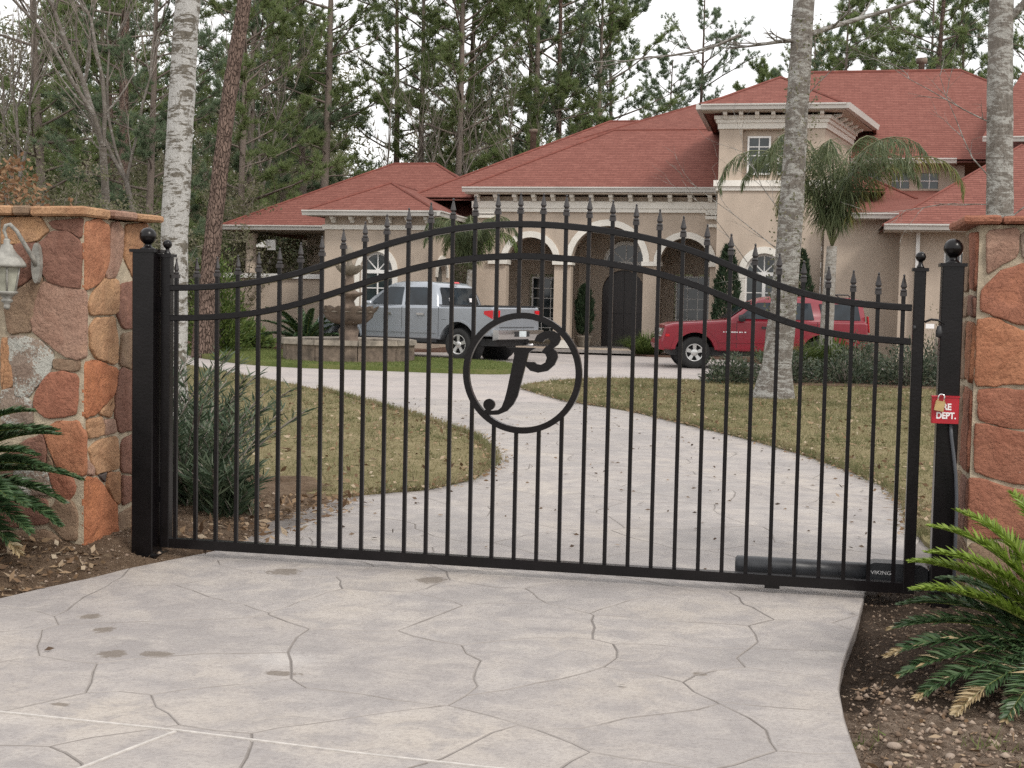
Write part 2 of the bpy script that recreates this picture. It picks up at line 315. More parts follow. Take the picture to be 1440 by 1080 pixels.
def m_twosoil(name, cols, sc, sc2, b_):
    m = m_ground(name, cols, sc, sc2, b_); nt = m.node_tree; b = nt.nodes['Principled BSDF']; p = world_pos(nt)
    old = b.inputs['Base Color'].links[0].from_socket
    f2 = tex_noise(nt, 22, 7, 0.7, p); c2 = ramp(nt, f2, [(0.115, 0.080, 0.056), (0.20, 0.147, 0.108), (0.31, 0.24, 0.185)], [0.35, 0.5, 0.65])
    sx = nt.nodes.new('ShaderNodeSeparateXYZ'); nt.links.new(p, sx.inputs[0])
    f = smooth(nt, mth(nt, 'ADD', sx.outputs[1], mth(nt, 'MULTIPLY', tex_noise(nt, 5, 5, 0.6, p), 0.7)), -1.42, -1.68)   # mulch spread only near the gate, bare clay nearer the street
    nt.links.new(mixc(nt, f, old, c2), b.inputs['Base Color']); return m
def m_ground(name, cols, sc=0.6, sc2=12, b_=0.6, patch=None):
    m, nt, b = new_mat(name); p = world_pos(nt)
    f1 = tex_noise(nt, sc, 6, 0.65, p, 0.4); f2 = tex_noise(nt, sc2, 7, 0.7, p); f3 = tex_noise(nt, sc2*6, 4, 0.7, p)
    f = mth(nt, 'ADD', mth(nt, 'MULTIPLY', f1, 0.45), mth(nt, 'ADD', mth(nt, 'MULTIPLY', f2, 0.3), mth(nt, 'MULTIPLY', f3, 0.25)))
    c = ramp(nt, f, cols, [0.36, 0.46, 0.54, 0.64][:len(cols)])
    nt.links.new(c, b.inputs['Base Color']); b.inputs['Roughness'].default_value = 0.95; b.inputs['Specular IOR Level'].default_value = 0.15
    bump(nt, b, mth(nt, 'ADD', f2, mth(nt, 'MULTIPLY', f3, 0.6)), b_, 0.05)
    return m
MAT['lawn'] = m_ground('winter_lawn', [(0.115, 0.11, 0.045), (0.175, 0.152, 0.075), (0.235, 0.195, 0.108), (0.30, 0.245, 0.152)])
MAT['green_lawn'] = m_ground('green_lawn', [(0.07, 0.10, 0.028), (0.11, 0.14, 0.042), (0.16, 0.17, 0.062), (0.22, 0.20, 0.10)])
MAT['forest'] = m_ground('forest_floor', [(0.06, 0.045, 0.03), (0.10, 0.078, 0.05), (0.15, 0.115, 0.075), (0.20, 0.155, 0.10)], 0.3, 4)
MAT['soil'] = m_twosoil('dark_mulch', [(0.022, 0.015, 0.011), (0.045, 0.031, 0.022), (0.075, 0.053, 0.038), (0.14, 0.105, 0.078)], 1.6, 22, 0.9)
MAT['clay'] = m_ground('clay_soil', [(0.085, 0.055, 0.035), (0.15, 0.10, 0.065), (0.22, 0.155, 0.105), (0.29, 0.22, 0.155)], 1.6, 22, 0.9)
MAT['redmulch'] = m_ground('reddish_mulch', [(0.06, 0.035, 0.025), (0.11, 0.065, 0.048), (0.16, 0.10, 0.075), (0.22, 0.15, 0.115)], 1.0, 10, 0.8)
MAT['pebble'] = simple('pebble', (0.30, 0.235, 0.185), 0.8, 0.25, 9, 0.3, kind='obj')

MAT['silver'] = simple('silver_car_paint', (0.30, 0.325, 0.36), 0.24, 0.03, 1.0, metal=0.35, coat=0.8, kind='obj')
MAT['red_paint'] = simple('faded_red_car_paint', (0.215, 0.010, 0.022), 0.30, 0.10, 1.0, coat=0.35, kind='obj')
MAT['chrome'] = simple('chrome', (0.62, 0.62, 0.62), 0.15, 0.05, 3, metal=1.0, kind='obj')
MAT['alloy'] = simple('alloy_rim', (0.58, 0.58, 0.57), 0.35, 0.05, 3, metal=0.8, kind='obj')
MAT['rubber'] = simple('tyre_rubber', (0.018, 0.018, 0.018), 0.85, 0.2, 6, kind='obj')
MAT['plastic'] = simple('black_plastic', (0.022, 0.022, 0.024), 0.55, 0.2, 6, kind='obj')
MAT['taillight'] = simple('red_lens', (0.55, 0.012, 0.02), 0.15, 0.1, 4, kind='obj')
MAT['plate'] = simple('licence_plate', (0.55, 0.60, 0.62), 0.4, 0.1, 12, kind='obj')
MAT['decal'] = simple('white_decal', (0.75, 0.72, 0.72), 0.5, 0.05, 4, kind='obj')
MAT['graphite'] = simple('dark_grey_housing', (0.028, 0.030, 0.034), 0.40, 0.15, 8, 0.05, kind='obj')
MAT['fire_red'] = simple('red_enamel', (0.38, 0.012, 0.022), 0.35, 0.12, 12, kind='obj')
MAT['letter'] = simple('white_lettering', (0.80, 0.78, 0.77), 0.5, 0.04, 12, kind='obj')
MAT['brass'] = simple('dull_brass', (0.52, 0.37, 0.17), 0.42, 0.15, 30, metal=0.55, kind='obj')
MAT['steel'] = simple('bright_steel', (0.70, 0.70, 0.70), 0.25, 0.08, 20, metal=0.9, kind='obj')
MAT['conduit'] = simple('grey_conduit', (0.07, 0.075, 0.085), 0.5, 0.1, 12, kind='obj')
MAT['lantern'] = simple('weathered_white_metal', (0.27, 0.262, 0.235), 0.6, 0.32, 22, 0.2, kind='obj')
MAT['lantern_glass'] = simple('frosted_glass', (0.33, 0.33, 0.27), 0.3, 0.3, 14, kind='obj')
MAT['cast'] = simple('weathered_cast_stone', (0.215, 0.185, 0.15), 0.9, 0.4, 4, 0.4, kind='obj')
MAT['cast_red'] = simple('terracotta_cast_stone', (0.155, 0.118, 0.092), 0.9, 0.42, 5, 0.4, kind='obj')
MAT['palm_stem'] = simple('palm_leaf_stem', (0.12, 0.13, 0.06), 0.6, 0.2, 6)

# ------------------------------------------------------------------ geometry helpers
def tag(o, label=None, cat=None, group=None, kind=None):
    if label: o['label'] = label
    if cat: o['category'] = cat
    if group: o['group'] = group
    if kind: o['kind'] = kind
    return o

def empty(name, loc=(0, 0, 0), rz=0.0, label=None, cat=None, group=None, kind=None):
    o = bpy.data.objects.new(name, None); COL.objects.link(o); o.location = loc; o.rotation_euler = (0, 0, rz)
    o.empty_display_size = 0.1
    return tag(o, label, cat, group, kind)

def link(name, me, mat, parent=None):
    o = bpy.data.objects.new(name, me); COL.objects.link(o)
    if mat is not None and not me.materials: me.materials.append(MAT[mat] if isinstance(mat, str) else mat)
    if parent: o.parent = parent
    return o

class MB:
    def __init__(s): s.v = []; s.f = []; s.sm = []
    def add(s, vs, fs, smooth=False):
        n = len(s.v); s.v += [tuple(x) for x in vs]; s.f += [tuple(i+n for i in f) for f in fs]; s.sm += [smooth]*len(fs); return s
    def box(s, x0, x1, y0, y1, z0, z1):
        return s.add([(x0, y0, z0), (x1, y0, z0), (x1, y1, z0), (x0, y1, z0), (x0, y0, z1), (x1, y0, z1), (x1, y1, z1), (x0, y1, z1)],
                     [(0, 3, 2, 1), (4, 5, 6, 7), (0, 1, 5, 4), (1, 2, 6, 5), (2, 3, 7, 6), (3, 0, 4, 7)])
    def hexa(s, b, t):   # bottom 4 points, top 4 points, both counter-clockwise from above
        return s.add(list(b)+list(t), [(0, 3, 2, 1), (4, 5, 6, 7), (0, 1, 5, 4), (1, 2, 6, 5), (2, 3, 7, 6), (3, 0, 4, 7)])
    def lathe(s, prof, n=16, c=(0, 0, 0), smooth=True, axis='z', squash=1.0, cap=True):
        vs = []
        for r, z in prof:
            for i in range(n):
                a = 2*math.pi*i/n; x, y = r*math.cos(a), r*math.sin(a)*squash
                vs.append({'z': (c[0]+x, c[1]+y, c[2]+z), 'x': (c[0]+z, c[1]+x, c[2]+y), 'y': (c[0]+x, c[1]+z, c[2]-y)}[axis])
        fs = [(k*n+i, k*n+(i+1) % n, (k+1)*n+(i+1) % n, (k+1)*n+i) for k in range(len(prof)-1) for i in range(n)]
        if cap: fs.append(tuple(range(n-1, -1, -1))); fs.append(tuple((len(prof)-1)*n+i for i in range(n)))
        return s.add(vs, fs, smooth)
    def tube(s, pts, rad, n=8, smooth=True, cap=True):
        pts = [Vector(p) for p in pts]; m = len(pts); vs = []
        rad = rad if isinstance(rad, (list, tuple)) else [rad]*m
        up = Vector((0.3, 0.2, 1)); prev = None
        for k, p in enumerate(pts):
            t = (pts[min(k+1, m-1)]-pts[max(k-1, 0)]).normalized()
            if prev is None:
                a = t.cross(Vector((1, 0, 0)) if abs(t.x) < 0.8 else Vector((0, 1, 0))).normalized()
            else:
                a = (prev-t*prev.dot(t)).normalized()
            prev = a; b = t.cross(a)
            for i in range(n):
                an = 2*math.pi*i/n; vs.append(p+(a*math.cos(an)+b*math.sin(an))*rad[k])
        fs = [(k*n+i, k*n+(i+1) % n, (k+1)*n+(i+1) % n, (k+1)*n+i) for k in range(m-1) for i in range(n)]
        if cap: fs.append(tuple(range(n-1, -1, -1))); fs.append(tuple((m-1)*n+i for i in range(n)))
        return s.add(vs, fs, smooth)
    def prism(s, poly, y0, y1, ax='xz'):   # polygon in a plane, extruded along the third axis
        n = len(poly)
        def P(a, b, c): return {'xz': (a, c, b), 'xy': (a, b, c), 'yz': (c, a, b)}[ax]
        vs = [P(a, b, y0) for a, b in poly]+[P(a, b, y1) for a, b in poly]
        fs = [tuple(range(n)), tuple(range(2*n-1, n-1, -1))]+[(i, n+i, n+(i+1) % n, (i+1) % n) for i in range(n)]
        return s.add(vs, fs)
    def mesh(s, name):
        me = bpy.data.meshes.new(name); me.from_pydata(s.v, [], s.f)
        if any(s.sm): me.polygons.foreach_set('use_smooth', s.sm)
        bm = bmesh.new(); bm.from_mesh(me); bmesh.ops.recalc_face_normals(bm, faces=bm.faces); bm.to_mesh(me); bm.free()
        me.update(); return me
    def build(s, name, mat, parent=None): return link(name, s.mesh(name), mat, parent)

def np_mesh(name, verts, faces, mat, smooth=False, parent=None):
    verts = np.asarray(verts, np.float32); faces = np.asarray(faces, np.int32)
    me = bpy.data.meshes.new(name); k = faces.shape[1]
    me.vertices.add(len(verts)); me.vertices.foreach_set('co', verts.ravel())
    me.loops.add(faces.size); me.loops.foreach_set('vertex_index', faces.ravel())
    me.polygons.add(len(faces)); me.polygons.foreach_set('loop_start', np.arange(0, faces.size, k, dtype=np.int32))
    me.update(calc_edges=True)
    if smooth: me.polygons.foreach_set('use_smooth', np.ones(len(faces), bool))
    me.validate(); o = link(name, me, mat, parent)
    if parent: o['kind'] = 'stuff'
    return o

def copy_tree(o, parent=None):
    c = o.copy(); COL.objects.link(c); c.parent = parent
    for ch in o.children: copy_tree(ch, c)
    return c

def nz3(x, y, z=0.0, s=1.0): return noise.noise(Vector((x*s, y*s, z*s)))

def inside(poly, x, y):
    c = False; n = len(poly); j = n-1
    for i in range(n):
        xi, yi = poly[i]; xj, yj = poly[j]
        if (yi > y) != (yj > y) and x < (xj-xi)*(y-yi)/(yj-yi)+xi: c = not c
        j = i
    return c

def np_inside(poly, x, y):
    c = np.zeros(len(x), bool); n = len(poly); j = n-1
    for i in range(n):
        xi, yi = poly[i]; xj, yj = poly[j]
        t = ((yi > y) != (yj > y)) & (x < (xj-xi)*(y-yi)/((yj-yi) or 1e-9)+xi); c ^= t; j = i
    return c

def clip_half(poly, px, py, nx, ny):   # keep the side where (p-P).n <= 0
    out = []; n = len(poly)
    for i in range(n):
        a, b = poly[i], poly[(i+1) % n]
        da = (a[0]-px)*nx+(a[1]-py)*ny; db = (b[0]-px)*nx+(b[1]-py)*ny
        if da <= 0: out.append(a)
        if (da < 0 < db) or (db < 0 < da):
            t = da/(da-db); out.append((a[0]+(b[0]-a[0])*t, a[1]+(b[1]-a[1])*t))
    return out

def voronoi_cell(seeds, k, bound):
    sx, sy = seeds[k]; poly = bound
    for j, (x, y) in enumerate(seeds):
        if j == k or (x-sx)**2+(y-sy)**2 > 25: continue
        poly = clip_half(poly, (x+sx)/2, (y+sy)/2, x-sx, y-sy)
        if len(poly) < 3: break
    return poly

def interp(pts, x):
    if x <= pts[0][0]: return pts[0][1]
    for (a, b), (c, d) in zip(pts[:-1], pts[1:]):
        if x <= c: return b+(d-b)*(x-a)/(c-a)
    return pts[-1][1]

def area(p): return 0.5*sum(p[i][0]*p[(i+1) % len(p)][1]-p[(i+1) % len(p)][0]*p[i][1] for i in range(len(p)))

def resample(poly, step):
    out = []
    for i in range(len(poly)):
        a, b = poly[i], poly[(i+1) % len(poly)]; L = math.hypot(b[0]-a[0], b[1]-a[1]); k = max(1, int(round(L/step)))
        out += [(a[0]+(b[0]-a[0])*t/k, a[1]+(b[1]-a[1])*t/k) for t in range(k)]
    return out

def chaikin(poly, k=1):
    for _ in range(k):
        q = []
        for i in range(len(poly)):
            a, b = poly[i], poly[(i+1) % len(poly)]
            q += [(a[0]*.75+b[0]*.25, a[1]*.75+b[1]*.25), (a[0]*.25+b[0]*.75, a[1]*.25+b[1]*.75)]
        poly = q
    return poly

def cut_corners(poly, t=.11):
    q = []
    for i in range(len(poly)):
        a, b = poly[i], poly[(i+1) % len(poly)]
        q += [(a[0]*(1-t)+b[0]*t, a[1]*(1-t)+b[1]*t), (a[0]*t+b[0]*(1-t), a[1]*t+b[1]*(1-t))]
    return q

def inset(poly, d):
    n = len(poly); out = []
    for i in range(n):
        a, b, c = Vector(poly[i-1]), Vector(poly[i]), Vector(poly[(i+1) % n])
        e1 = (b-a); e2 = (c-b)
        if e1.length < 1e-7: e1 = e2
        if e2.length < 1e-7: e2 = e1
        n1 = Vector((-e1.y, e1.x)); n2 = Vector((-e2.y, e2.x)); m = (n1.normalized()+n2.normalized())
        if m.length < 1e-3: out.append(tuple(b)); continue
        m.normalize(); out.append((b.x+m.x*d, b.y+m.y*d))
    return out

# leaves, needles, blades: every one a small triangle or kite, made in one go
def blades(base, direc, length, width, jitter=0.0, kite=True):
    base = np.asarray(base, float); direc = np.asarray(direc, float); n = len(base)
    direc = direc+nrg.normal(0, 1, (n, 3))*jitter; direc /= np.linalg.norm(direc, axis=1)[:, None]+1e-9
    side = np.cross(direc, nrg.normal(0, 1, (n, 3))); side /= np.linalg.norm(side, axis=1)[:, None]+1e-9
    L = np.broadcast_to(length, n)[:, None]; W = np.broadcast_to(width, n)[:, None]*0.5
    tip = base+direc*L; mid = base+direc*L*0.45
    if kite:
        v = np.stack([base, mid+side*W, tip, mid-side*W], 1).reshape(-1, 3); f = np.arange(4*n).reshape(-1, 4)
    else:
        v = np.stack([base+side*W, tip, base-side*W], 1).reshape(-1, 3); f = np.arange(3*n).reshape(-1, 3)
    return v, f

# ------------------------------------------------------------------ ground, driveway, lawns
def sheet(name, poly, z, mat, label, depth=0.1):
    me = MB().prism(poly, z-depth, z, 'xy').mesh(name)
    return tag(link(name, me, mat), label, name.replace('_', ' '), kind='structure')

g = MB(); g.add([(-400, -60, -.09), (400, -60, -.09), (400, 600, -.09), (-400, 600, -.09)], [(0, 1, 2, 3)])
tag(g.build('ground', 'forest'), 'brown leaf-strewn ground under the trees', 'ground', kind='structure')

APRON_L = [(-1.3, -4.9), (-0.62, -2.5), (-0.25, -1.33), (-0.18, -1.06), (-0.09, -0.79), (-0.01, -0.45), (0.08, -0.2), (0.18, 0.06), (0.27, 0.36)]
LAWN_L_EDGE = [(0.36, 0.91), (0.38, 1.53), (0.32, 2.73), (0.72, 3.18), (0.91, 3.85), (0.86, 5.01), (0.64, 5.88), (0.03, 7.55), (-0.65, 8.67), (-1.75, 10.46), (-4.2, 14.01), (-6.82, 17.17), (-8.6, 19.07), (-10.08, 20.96), (-14, 26.0)]
LAWN_R_EDGE = [(-1.30, 16.75), (-1.21, 16.33), (0.13, 13.46), (1.17, 12.31), (2.06, 10.57), (3.07, 8.61), (3.73, 7.15), (4.13, 5.9), (4.45, 4.66), (4.53, 3.65), (4.5, 2.03)]
APRON_R = [(4.3, 0.9), (4.06, 0.18), (4.0, -0.48), (3.94, -1.01), (3.89, -1.47), (3.87, -1.81), (3.88, -2.2), (3.9, -2.5), (3.92, -2.76), (4.35, -4.9)]
FOUNT_LOW = [(-13.94, 28.0), (-11.91, 25.13), (-9.9, 22.6), (-7.93, 20.95), (-5.42, 20.75), (-3.92, 20.62), (-2.66, 20.71), (-2.40, 21.5), (-2.75, 23.6), (-3.6, 25.0), (-5.4, 25.7), (-8.2, 26.4), (-10.5, 28.6)]

drive = APRON_L+[(0.2, 0.9), (-0.3, 3.0), (-0.2, 5), (-4, 11), (-16, 24), (-24, 27.5), (-24, 29.5), (-12, 30.8), (-6, 33.6), (2.0, 33.2), (2.2, 30.2), (7.2, 29.2), (7.2, 23.2), (1.6, 22.6), (1.4, 16), (5.0, 6.0), (5.0, 2.0)]+APRON_R
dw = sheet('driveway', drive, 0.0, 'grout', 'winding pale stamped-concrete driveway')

# flagstone shapes pressed into the concrete: one piece each, joints recessed between them
near = APRON_L+LAWN_L_EDGE[:10]+[(-3.3, 12.7), (-2.5, 13.2), (0.0, 13.2)]+LAWN_R_EDGE[2:]+APRON_R
near = [(a, b) for a, b in near]
seeds = []; r2 = random.Random(5)
tries = 0
while tries < 9000:
    tries += 1
    x = r2.uniform(-4, 5.2); y = r2.uniform(-5.2, 14); md = (0.38+0.34*(0.5+nz3(x, y, 17, .8)))*(1 if y < 2 else 1.2)
    if all((x-a)**2+(y-b)**2 > md*md for a, b in seeds): seeds.append((x, y))
def warp(x, y):
    return (x+0.17*nz3(x, y, 3.1, 1.3)+0.05*nz3(x, y, 9.7, 4.0)+0.012*nz3(x, y, 1.7, 19), y+0.17*nz3(x, y, 7.3, 1.3)+0.05*nz3(x, y, 4.1, 4.0)+0.012*nz3(x, y, 2.7, 19))
def edge_dist(x, y):
    d = 9e9
    for i in range(len(near)):
        ax_, ay_ = near[i]; bx_, by_ = near[(i+1) % len(near)]; vx, vy = bx_-ax_, by_-ay_; L2 = vx*vx+vy*vy
        t = max(0, min(1, ((x-ax_)*vx+(y-ay_)*vy)/L2)) if L2 else 0; d = min(d, (x-ax_-t*vx)**2+(y-ay_-t*vy)**2)
    return math.sqrt(d)
warp_free = warp
def warp(x, y):
    k = min(1, edge_dist(x, y)/0.35); a, b = warp_free(x, y); return (x+(a-x)*k, y+(b-y)*k)
BIG = [(-8, -9), (9, -9), (9, 18), (-8, 18)]
if area(near) < 0: near = near[::-1]
for k, sd_ in enumerate(seeds):
    cell = voronoi_cell(seeds, k, BIG)
    if len(cell) < 3: continue
    cell = [warp(*q) for q in resample(cell, 0.14)]
    # clip the drive's outline by the (nearly convex) cell hull, then keep the warped cell when it lies wholly inside
    ins = [inside(near, *q) for q in cell]
    if not any(ins) and not inside(near, *sd_): continue
    if not all(ins):
        base = voronoi_cell(seeds, k, BIG); q = near
        for i in range(len(base)):
            a, b = base[i], base[(i+1) % len(base)]; ex, ey = b[0]-a[0], b[1]-a[1]
            q = clip_half(q, a[0], a[1], ey, -ex) if area(base) > 0 else clip_half(q, a[0], a[1], -ey, ex)
            if len(q) < 3: break
        if len(q) < 3 or abs(area(q)) < 0.01: continue
        cell = [warp(*p_) for p_ in resample(q, 0.14)]
    cc = []
    for q_ in cell:
        if not cc or math.hypot(q_[0]-cc[-1][0], q_[1]-cc[-1][1]) > 0.035: cc.append(q_)
    cell = cc
    if len(cell) < 4 or abs(area(cell)) < 0.02: continue
    if area(cell) < 0: cell = cell[::-1]
    gap = 0.0032+0.0024*nz3(sd_[0], sd_[1], 0, 1.7); tilt = (r2.uniform(-.0015, .0015), r2.uniform(-.0015, .0015)); top = 0.0045+r2.uniform(-.0006, .0006)
    o1 = inset(cell, .0018); o2 = inset(cell, .0036+gap); o3 = inset(cell, .0080+gap)
    vs = [(x, y, 0.0008) for x, y in o1]+[(x, y, top-0.0008) for x, y in o2]+[(x, y, top+tilt[0]*(x-sd_[0])+tilt[1]*(y-sd_[1])) for x, y in o3]
    n = len(cell)
    fs = [(i, (i+1) % n, n+(i+1) % n, n+i) for i in range(n)]+[(n+i, n+(i+1) % n, 2*n+(i+1) % n, 2*n+i) for i in range(n)]+[tuple(2*n+i for i in range(n))]
    mb = MB(); mb.add(vs, fs); o = mb.build('flagstone', 'concrete', dw); o.data.materials.append(MAT['groove']); o.data.polygons.foreach_set('material_index', [1]*n+[0]*(n+1))
# two pale control joints across the apron
def strip(pts, w, z0, z1):
    mb = MB()
    for (x0, y0), (x1, y1) in zip(pts[:-1], pts[1:]):
        d = Vector((x1-x0, y1-y0)).normalized(); nx, ny = -d.y*w/2, d.x*w/2
        mb.hexa([(x0+nx, y0+ny, z0), (x0-nx, y0-ny, z0), (x1-nx, y1-ny, z0), (x1+nx, y1+ny, z0)], [(x0+nx, y0+ny, z1), (x0-nx, y0-ny, z1), (x1-nx, y1-ny, z1), (x1+nx, y1+ny, z1)])
    return mb
strip([(-0.75, -2.98), (0.4, -2.995), (0.83, -3.01), (1.55, -3.03), (2.24, -3.09), (3.0, -3.12), (3.9, -3.16)], 0.012, -0.003, 0.009).build('control_joint', 'joint_filler', dw)
strip([(1.55, -3.045), (1.49, -3.24), (1.43, -3.45), (1.2, -4.3)], 0.012, -0.003, 0.0095).build('control_joint', 'joint_filler', dw)

def lawn(name, poly, mat, label, zb=0.03, mound=0.06, zfun=None, step=0.35):
    poly = [(x+0.05*nz3(x, y, 2, 1.5), y+0.05*nz3(x, y, 6, 1.5)) for x, y in resample(chaikin(poly, 1), 0.5)]
    if area(poly) < 0: poly = poly[::-1]
    bm = bmesh.new(); top = [bm.verts.new((x, y, zb)) for x, y in poly]; bot = [bm.verts.new((x, y, -.08)) for x, y in poly]
    f = bm.faces.new(top); n = len(poly)
    for i in range(n): bm.faces.new((bot[i], bot[(i+1) % n], top[(i+1) % n], top[i]))
    f2 = bm.faces.new(top) if False else f
    bmesh.ops.triangulate(bm, faces=[f])
    me = bpy.data.meshes.new(name); bm.to_mesh(me); bm.free()
    return tag(link(name, me, mat), label, 'lawn', kind='structure'), poly

_, P_LAWN_L = lawn('lawn', [(0.22, 2.5)]+LAWN_L_EDGE[2:]+[(-24, 26), (-24, 3), (-3, 2.2)], 'lawn', 'dry winter lawn left of the driveway behind the gate')
_, P_LAWN_R = lawn('lawn', LAWN_R_EDGE+[(4.6, 1.2), (9, 0.6), (26, 2), (26, 20), (5.77, 20.3), (1.86, 20.59), (1.26, 20.79), (-0.18, 20.47), (-1.13, 19.05), (-1.38, 17.4)], 'lawn', 'leaf-strewn winter lawn right of the driveway')
_, P_LAWN_F = lawn('lawn', FOUNT_LOW, 'green_lawn', 'green lawn island around the fountain', zb=0.10)
_, P_BED_R = lawn('planting_bed', [(1.7, 20.2), (3.2, 19.6), (5.77, 20.0), (26, 19.7), (26, 31.8), (7.0, 31.6), (7.0, 23.4), (1.9, 22.6)], 'redmulch', 'reddish mulch bed with shrubs before the right wing', zb=0.05)
_, P_BED_L = lawn('planting_bed', [(-24, 30.2), (-12, 31.0), (-7.2, 31.3), (-6.0, 33.8), (-6.2, 35.9), (-30, 36.9)], 'redmulch', 'reddish mulch bed along the left wing', zb=0.06)
_, P_BED_C = lawn('planting_bed', [(-1.6, 33.3), (1.2, 32.6), (4.3, 31.3), (4.4, 33.9), (1.0, 33.9), (0.9, 35.8), (-1.0, 35.8)], 'redmulch', 'mulch bed at the foot of the tower', zb=0.05)
for o in list(bpy.data.objects):
    if o.name.startswith('planting_bed'): o['category'] = 'flower bed'
_, _w = lawn('path', [(-40, 27.2), (-24, 27.4), (-14, 29.2), (-10.8, 29.6), (-10.9, 30.6), (-14, 30.4), (-40, 29.6)], 'joint_filler', 'pale concrete walk beyond the left lawn', zb=0.012)

# foreground beds: bumpy soil on both sides of the apron
def soil(name, x0, x1, y0, y1, poly, hfun, mat, label, n=70):
    xs = np.linspace(x0, x1, n); ys = np.linspace(y0, y1, n); vs = []; idx = {}; fs = []
    for j, y in enumerate(ys):
        for i, x in enumerate(xs): vs.append((x, y, hfun(x, y)))
    for j in range(n-1):
        for i in range(n-1):
            if inside(poly, (xs[i]+xs[i+1])/2, (ys[j]+ys[j+1])/2): fs.append((j*n+i, j*n+i+1, (j+1)*n+i+1, (j+1)*n+i))
    used = sorted({q for f in fs for q in f}); mp = {q: k for k, q in enumerate(used)}
    o = np_mesh(name, [vs[q] for q in used], [[mp[q] for q in f] for f in fs], mat, True)
    return tag(o, label, 'soil bed', kind='structure')
def hR(x, y): return -0.035+0.022*nz3(x, y, 0, 5)+0.014*nz3(x, y, 3, 16)+0.006*nz3(x, y, 8, 45)+0.05*max(0, min(1, (x-4.15)/0.8))+(-0.03 if x < 4.0 else 0)
def hL(x, y):
    ed = interp([(b, a) for a, b in APRON_L]+[(4.0, 0.30)], y); e = max(0, min(1, (ed-.06-x)/0.45))
    return -0.012+0.018*nz3(x, y, 0, 5)+0.013*nz3(x, y, 3, 16)+0.005*nz3(x, y, 8, 45)+0.085*e+0.03*nz3(x, y, 11, 2.2)*e
SOIL_R = [(3.85, 0.55), (3.85, -4.6), (7.5, -4.6), (7.5, 1.2), (4.0, 1.2)]
soil('ground_bed', 3.85, 7.5, -4.6, 1.2, SOIL_R, hR, 'soil', 'dark mulch bed right of the driveway apron', 150)
SOIL_L = [(-4, -4.6), (-0.95, -4.6), (-0.38, -2.4), (-0.08, -1.33), (0.0, -0.79), (0.10, -0.45), (0.22, -0.1), (0.36, 0.35), (0.42, 1.0), (0.42, 2.4), (0.3, 3.0), (-4, 3.4)]
soil('ground_bed', -4, 0.6, -4.6, 3.4, SOIL_L, hL, 'clay', 'clay soil bed at the foot of the left stone pillar', 170)

# ------------------------------------------------------------------ the gate
UP = [(-.1, 1.590), (0.03, 1.594), (0.20, 1.600), (0.40, 1.614), (0.60, 1.642), (0.80, 1.687), (1.0, 1.747), (1.2, 1.816), (1.4, 1.880), (1.6, 1.931), (1.8, 1.965), (2.0, 1.983), (2.15, 1.987), (2.3, 1.982), (2.5, 1.967), (2.7, 1.940), (2.9, 1.902), (3.1, 1.843), (3.3, 1.765), (3.5, 1.682), (3.7, 1.620), (3.9, 1.585), (4.1, 1.569), (4.26, 1.562), (4.4, 1.56)]
LO = [(x, z-0.178) for x, z in UP]
def rail_z(tab, x):   # smoothed
    return sum(interp(tab, x+d)*w for d, w in ((-.12, 1), (-.06, 2), (0, 3), (.06, 2), (.12, 1)))/9
gate = empty('driveway_gate', (0, 0, 0), label='black iron driveway gate with arched rails, spear pickets and round J3 monogram', cat='gate')
def rail(name, tab, x0, x1, h, t):
    mb = MB(); N = 72; rows = []
    for i in range(N+1):
        x = x0+(x1-x0)*i/N; z = rail_z(tab, x); d = (rail_z(tab, x+.02)-rail_z(tab, x-.02))/.04; L = math.hypot(1, d)
        nx, nz_ = -d/L, 1/L; b = 0.004
        rows.append([(x+nx*s*h/2, y, z+nz_*s*h/2) for s, y in ((-1, -t/2+b), (-1+2*b/h, -t/2), (1-2*b/h, -t/2), (1, -t/2+b), (1, t/2-b), (1-2*b/h, t/2), (-1+2*b/h, t/2), (-1, t/2-b))])
    vs = [p for r_ in rows for p in r_]; fs = [(i*8+k, i*8+(k+1) % 8, (i+1)*8+(k+1) % 8, (i+1)*8+k) for i in range(N) for k in range(8)]
    fs += [tuple(range(8)), tuple(N*8+k for k in range(7, -1, -1))]
    return mb.add(vs, fs).build(name, 'black', gate)
rail('upper_rail', UP, 0.012, 4.235, 0.036, 0.046)
rail('lower_rail', LO, 0.012, 4.235, 0.036, 0.046)
def bbox(mb, x0, x1, y0, y1, z0, z1, b=0.004):   # box with chamfered vertical edges
    p = [(x0+b, y0), (x1-b, y0), (x1, y0+b), (x1, y1-b), (x1-b, y1), (x0+b, y1), (x0, y1-b), (x0, y0+b)]
    return mb.prism(p, z0, z1, 'xy')
MB().box(-.035, 4.30, -.026, .026, 0.048, 0.104).build('bottom_rail', 'black', gate)
def ball_cap(mb, c, r, post):   # cap plate, collar, ball
    x, y, z = c
    mb.prism([(x-post/2-.012, y-post/2-.012), (x+post/2+.012, y-post/2-.012), (x+post/2+.012, y+post/2+.012), (x-post/2-.012, y+post/2+.012)], z, z+.018, 'xy')
    prof = [(post*.36, z+.018), (post*.34, z+.024), (r*.50, z+.034), (r*.40, z+.046), (r*.44, z+.052)]
    zc = z+.052+r*.9
    prof += [(r*math.cos(a), zc+r*math.sin(a)) for a in [R(-62+i*152/10) for i in range(11)]]
    return mb.lathe(prof, 20, (x, y, 0))
for nm, x in (('end_post', -.005), ('end_post', 4.271)):
    p = bbox(MB(), x-.029, x+.029, -.029, .029, 0.05, 1.755 if x > 1 else 1.775).build(nm, 'black', gate)
    ball_cap(MB(), (x, 0, 1.755 if x > 1 else 1.775), .027, .058).build('ball_finial', 'black', p)
RING = (2.150, 1.155, 0.335)
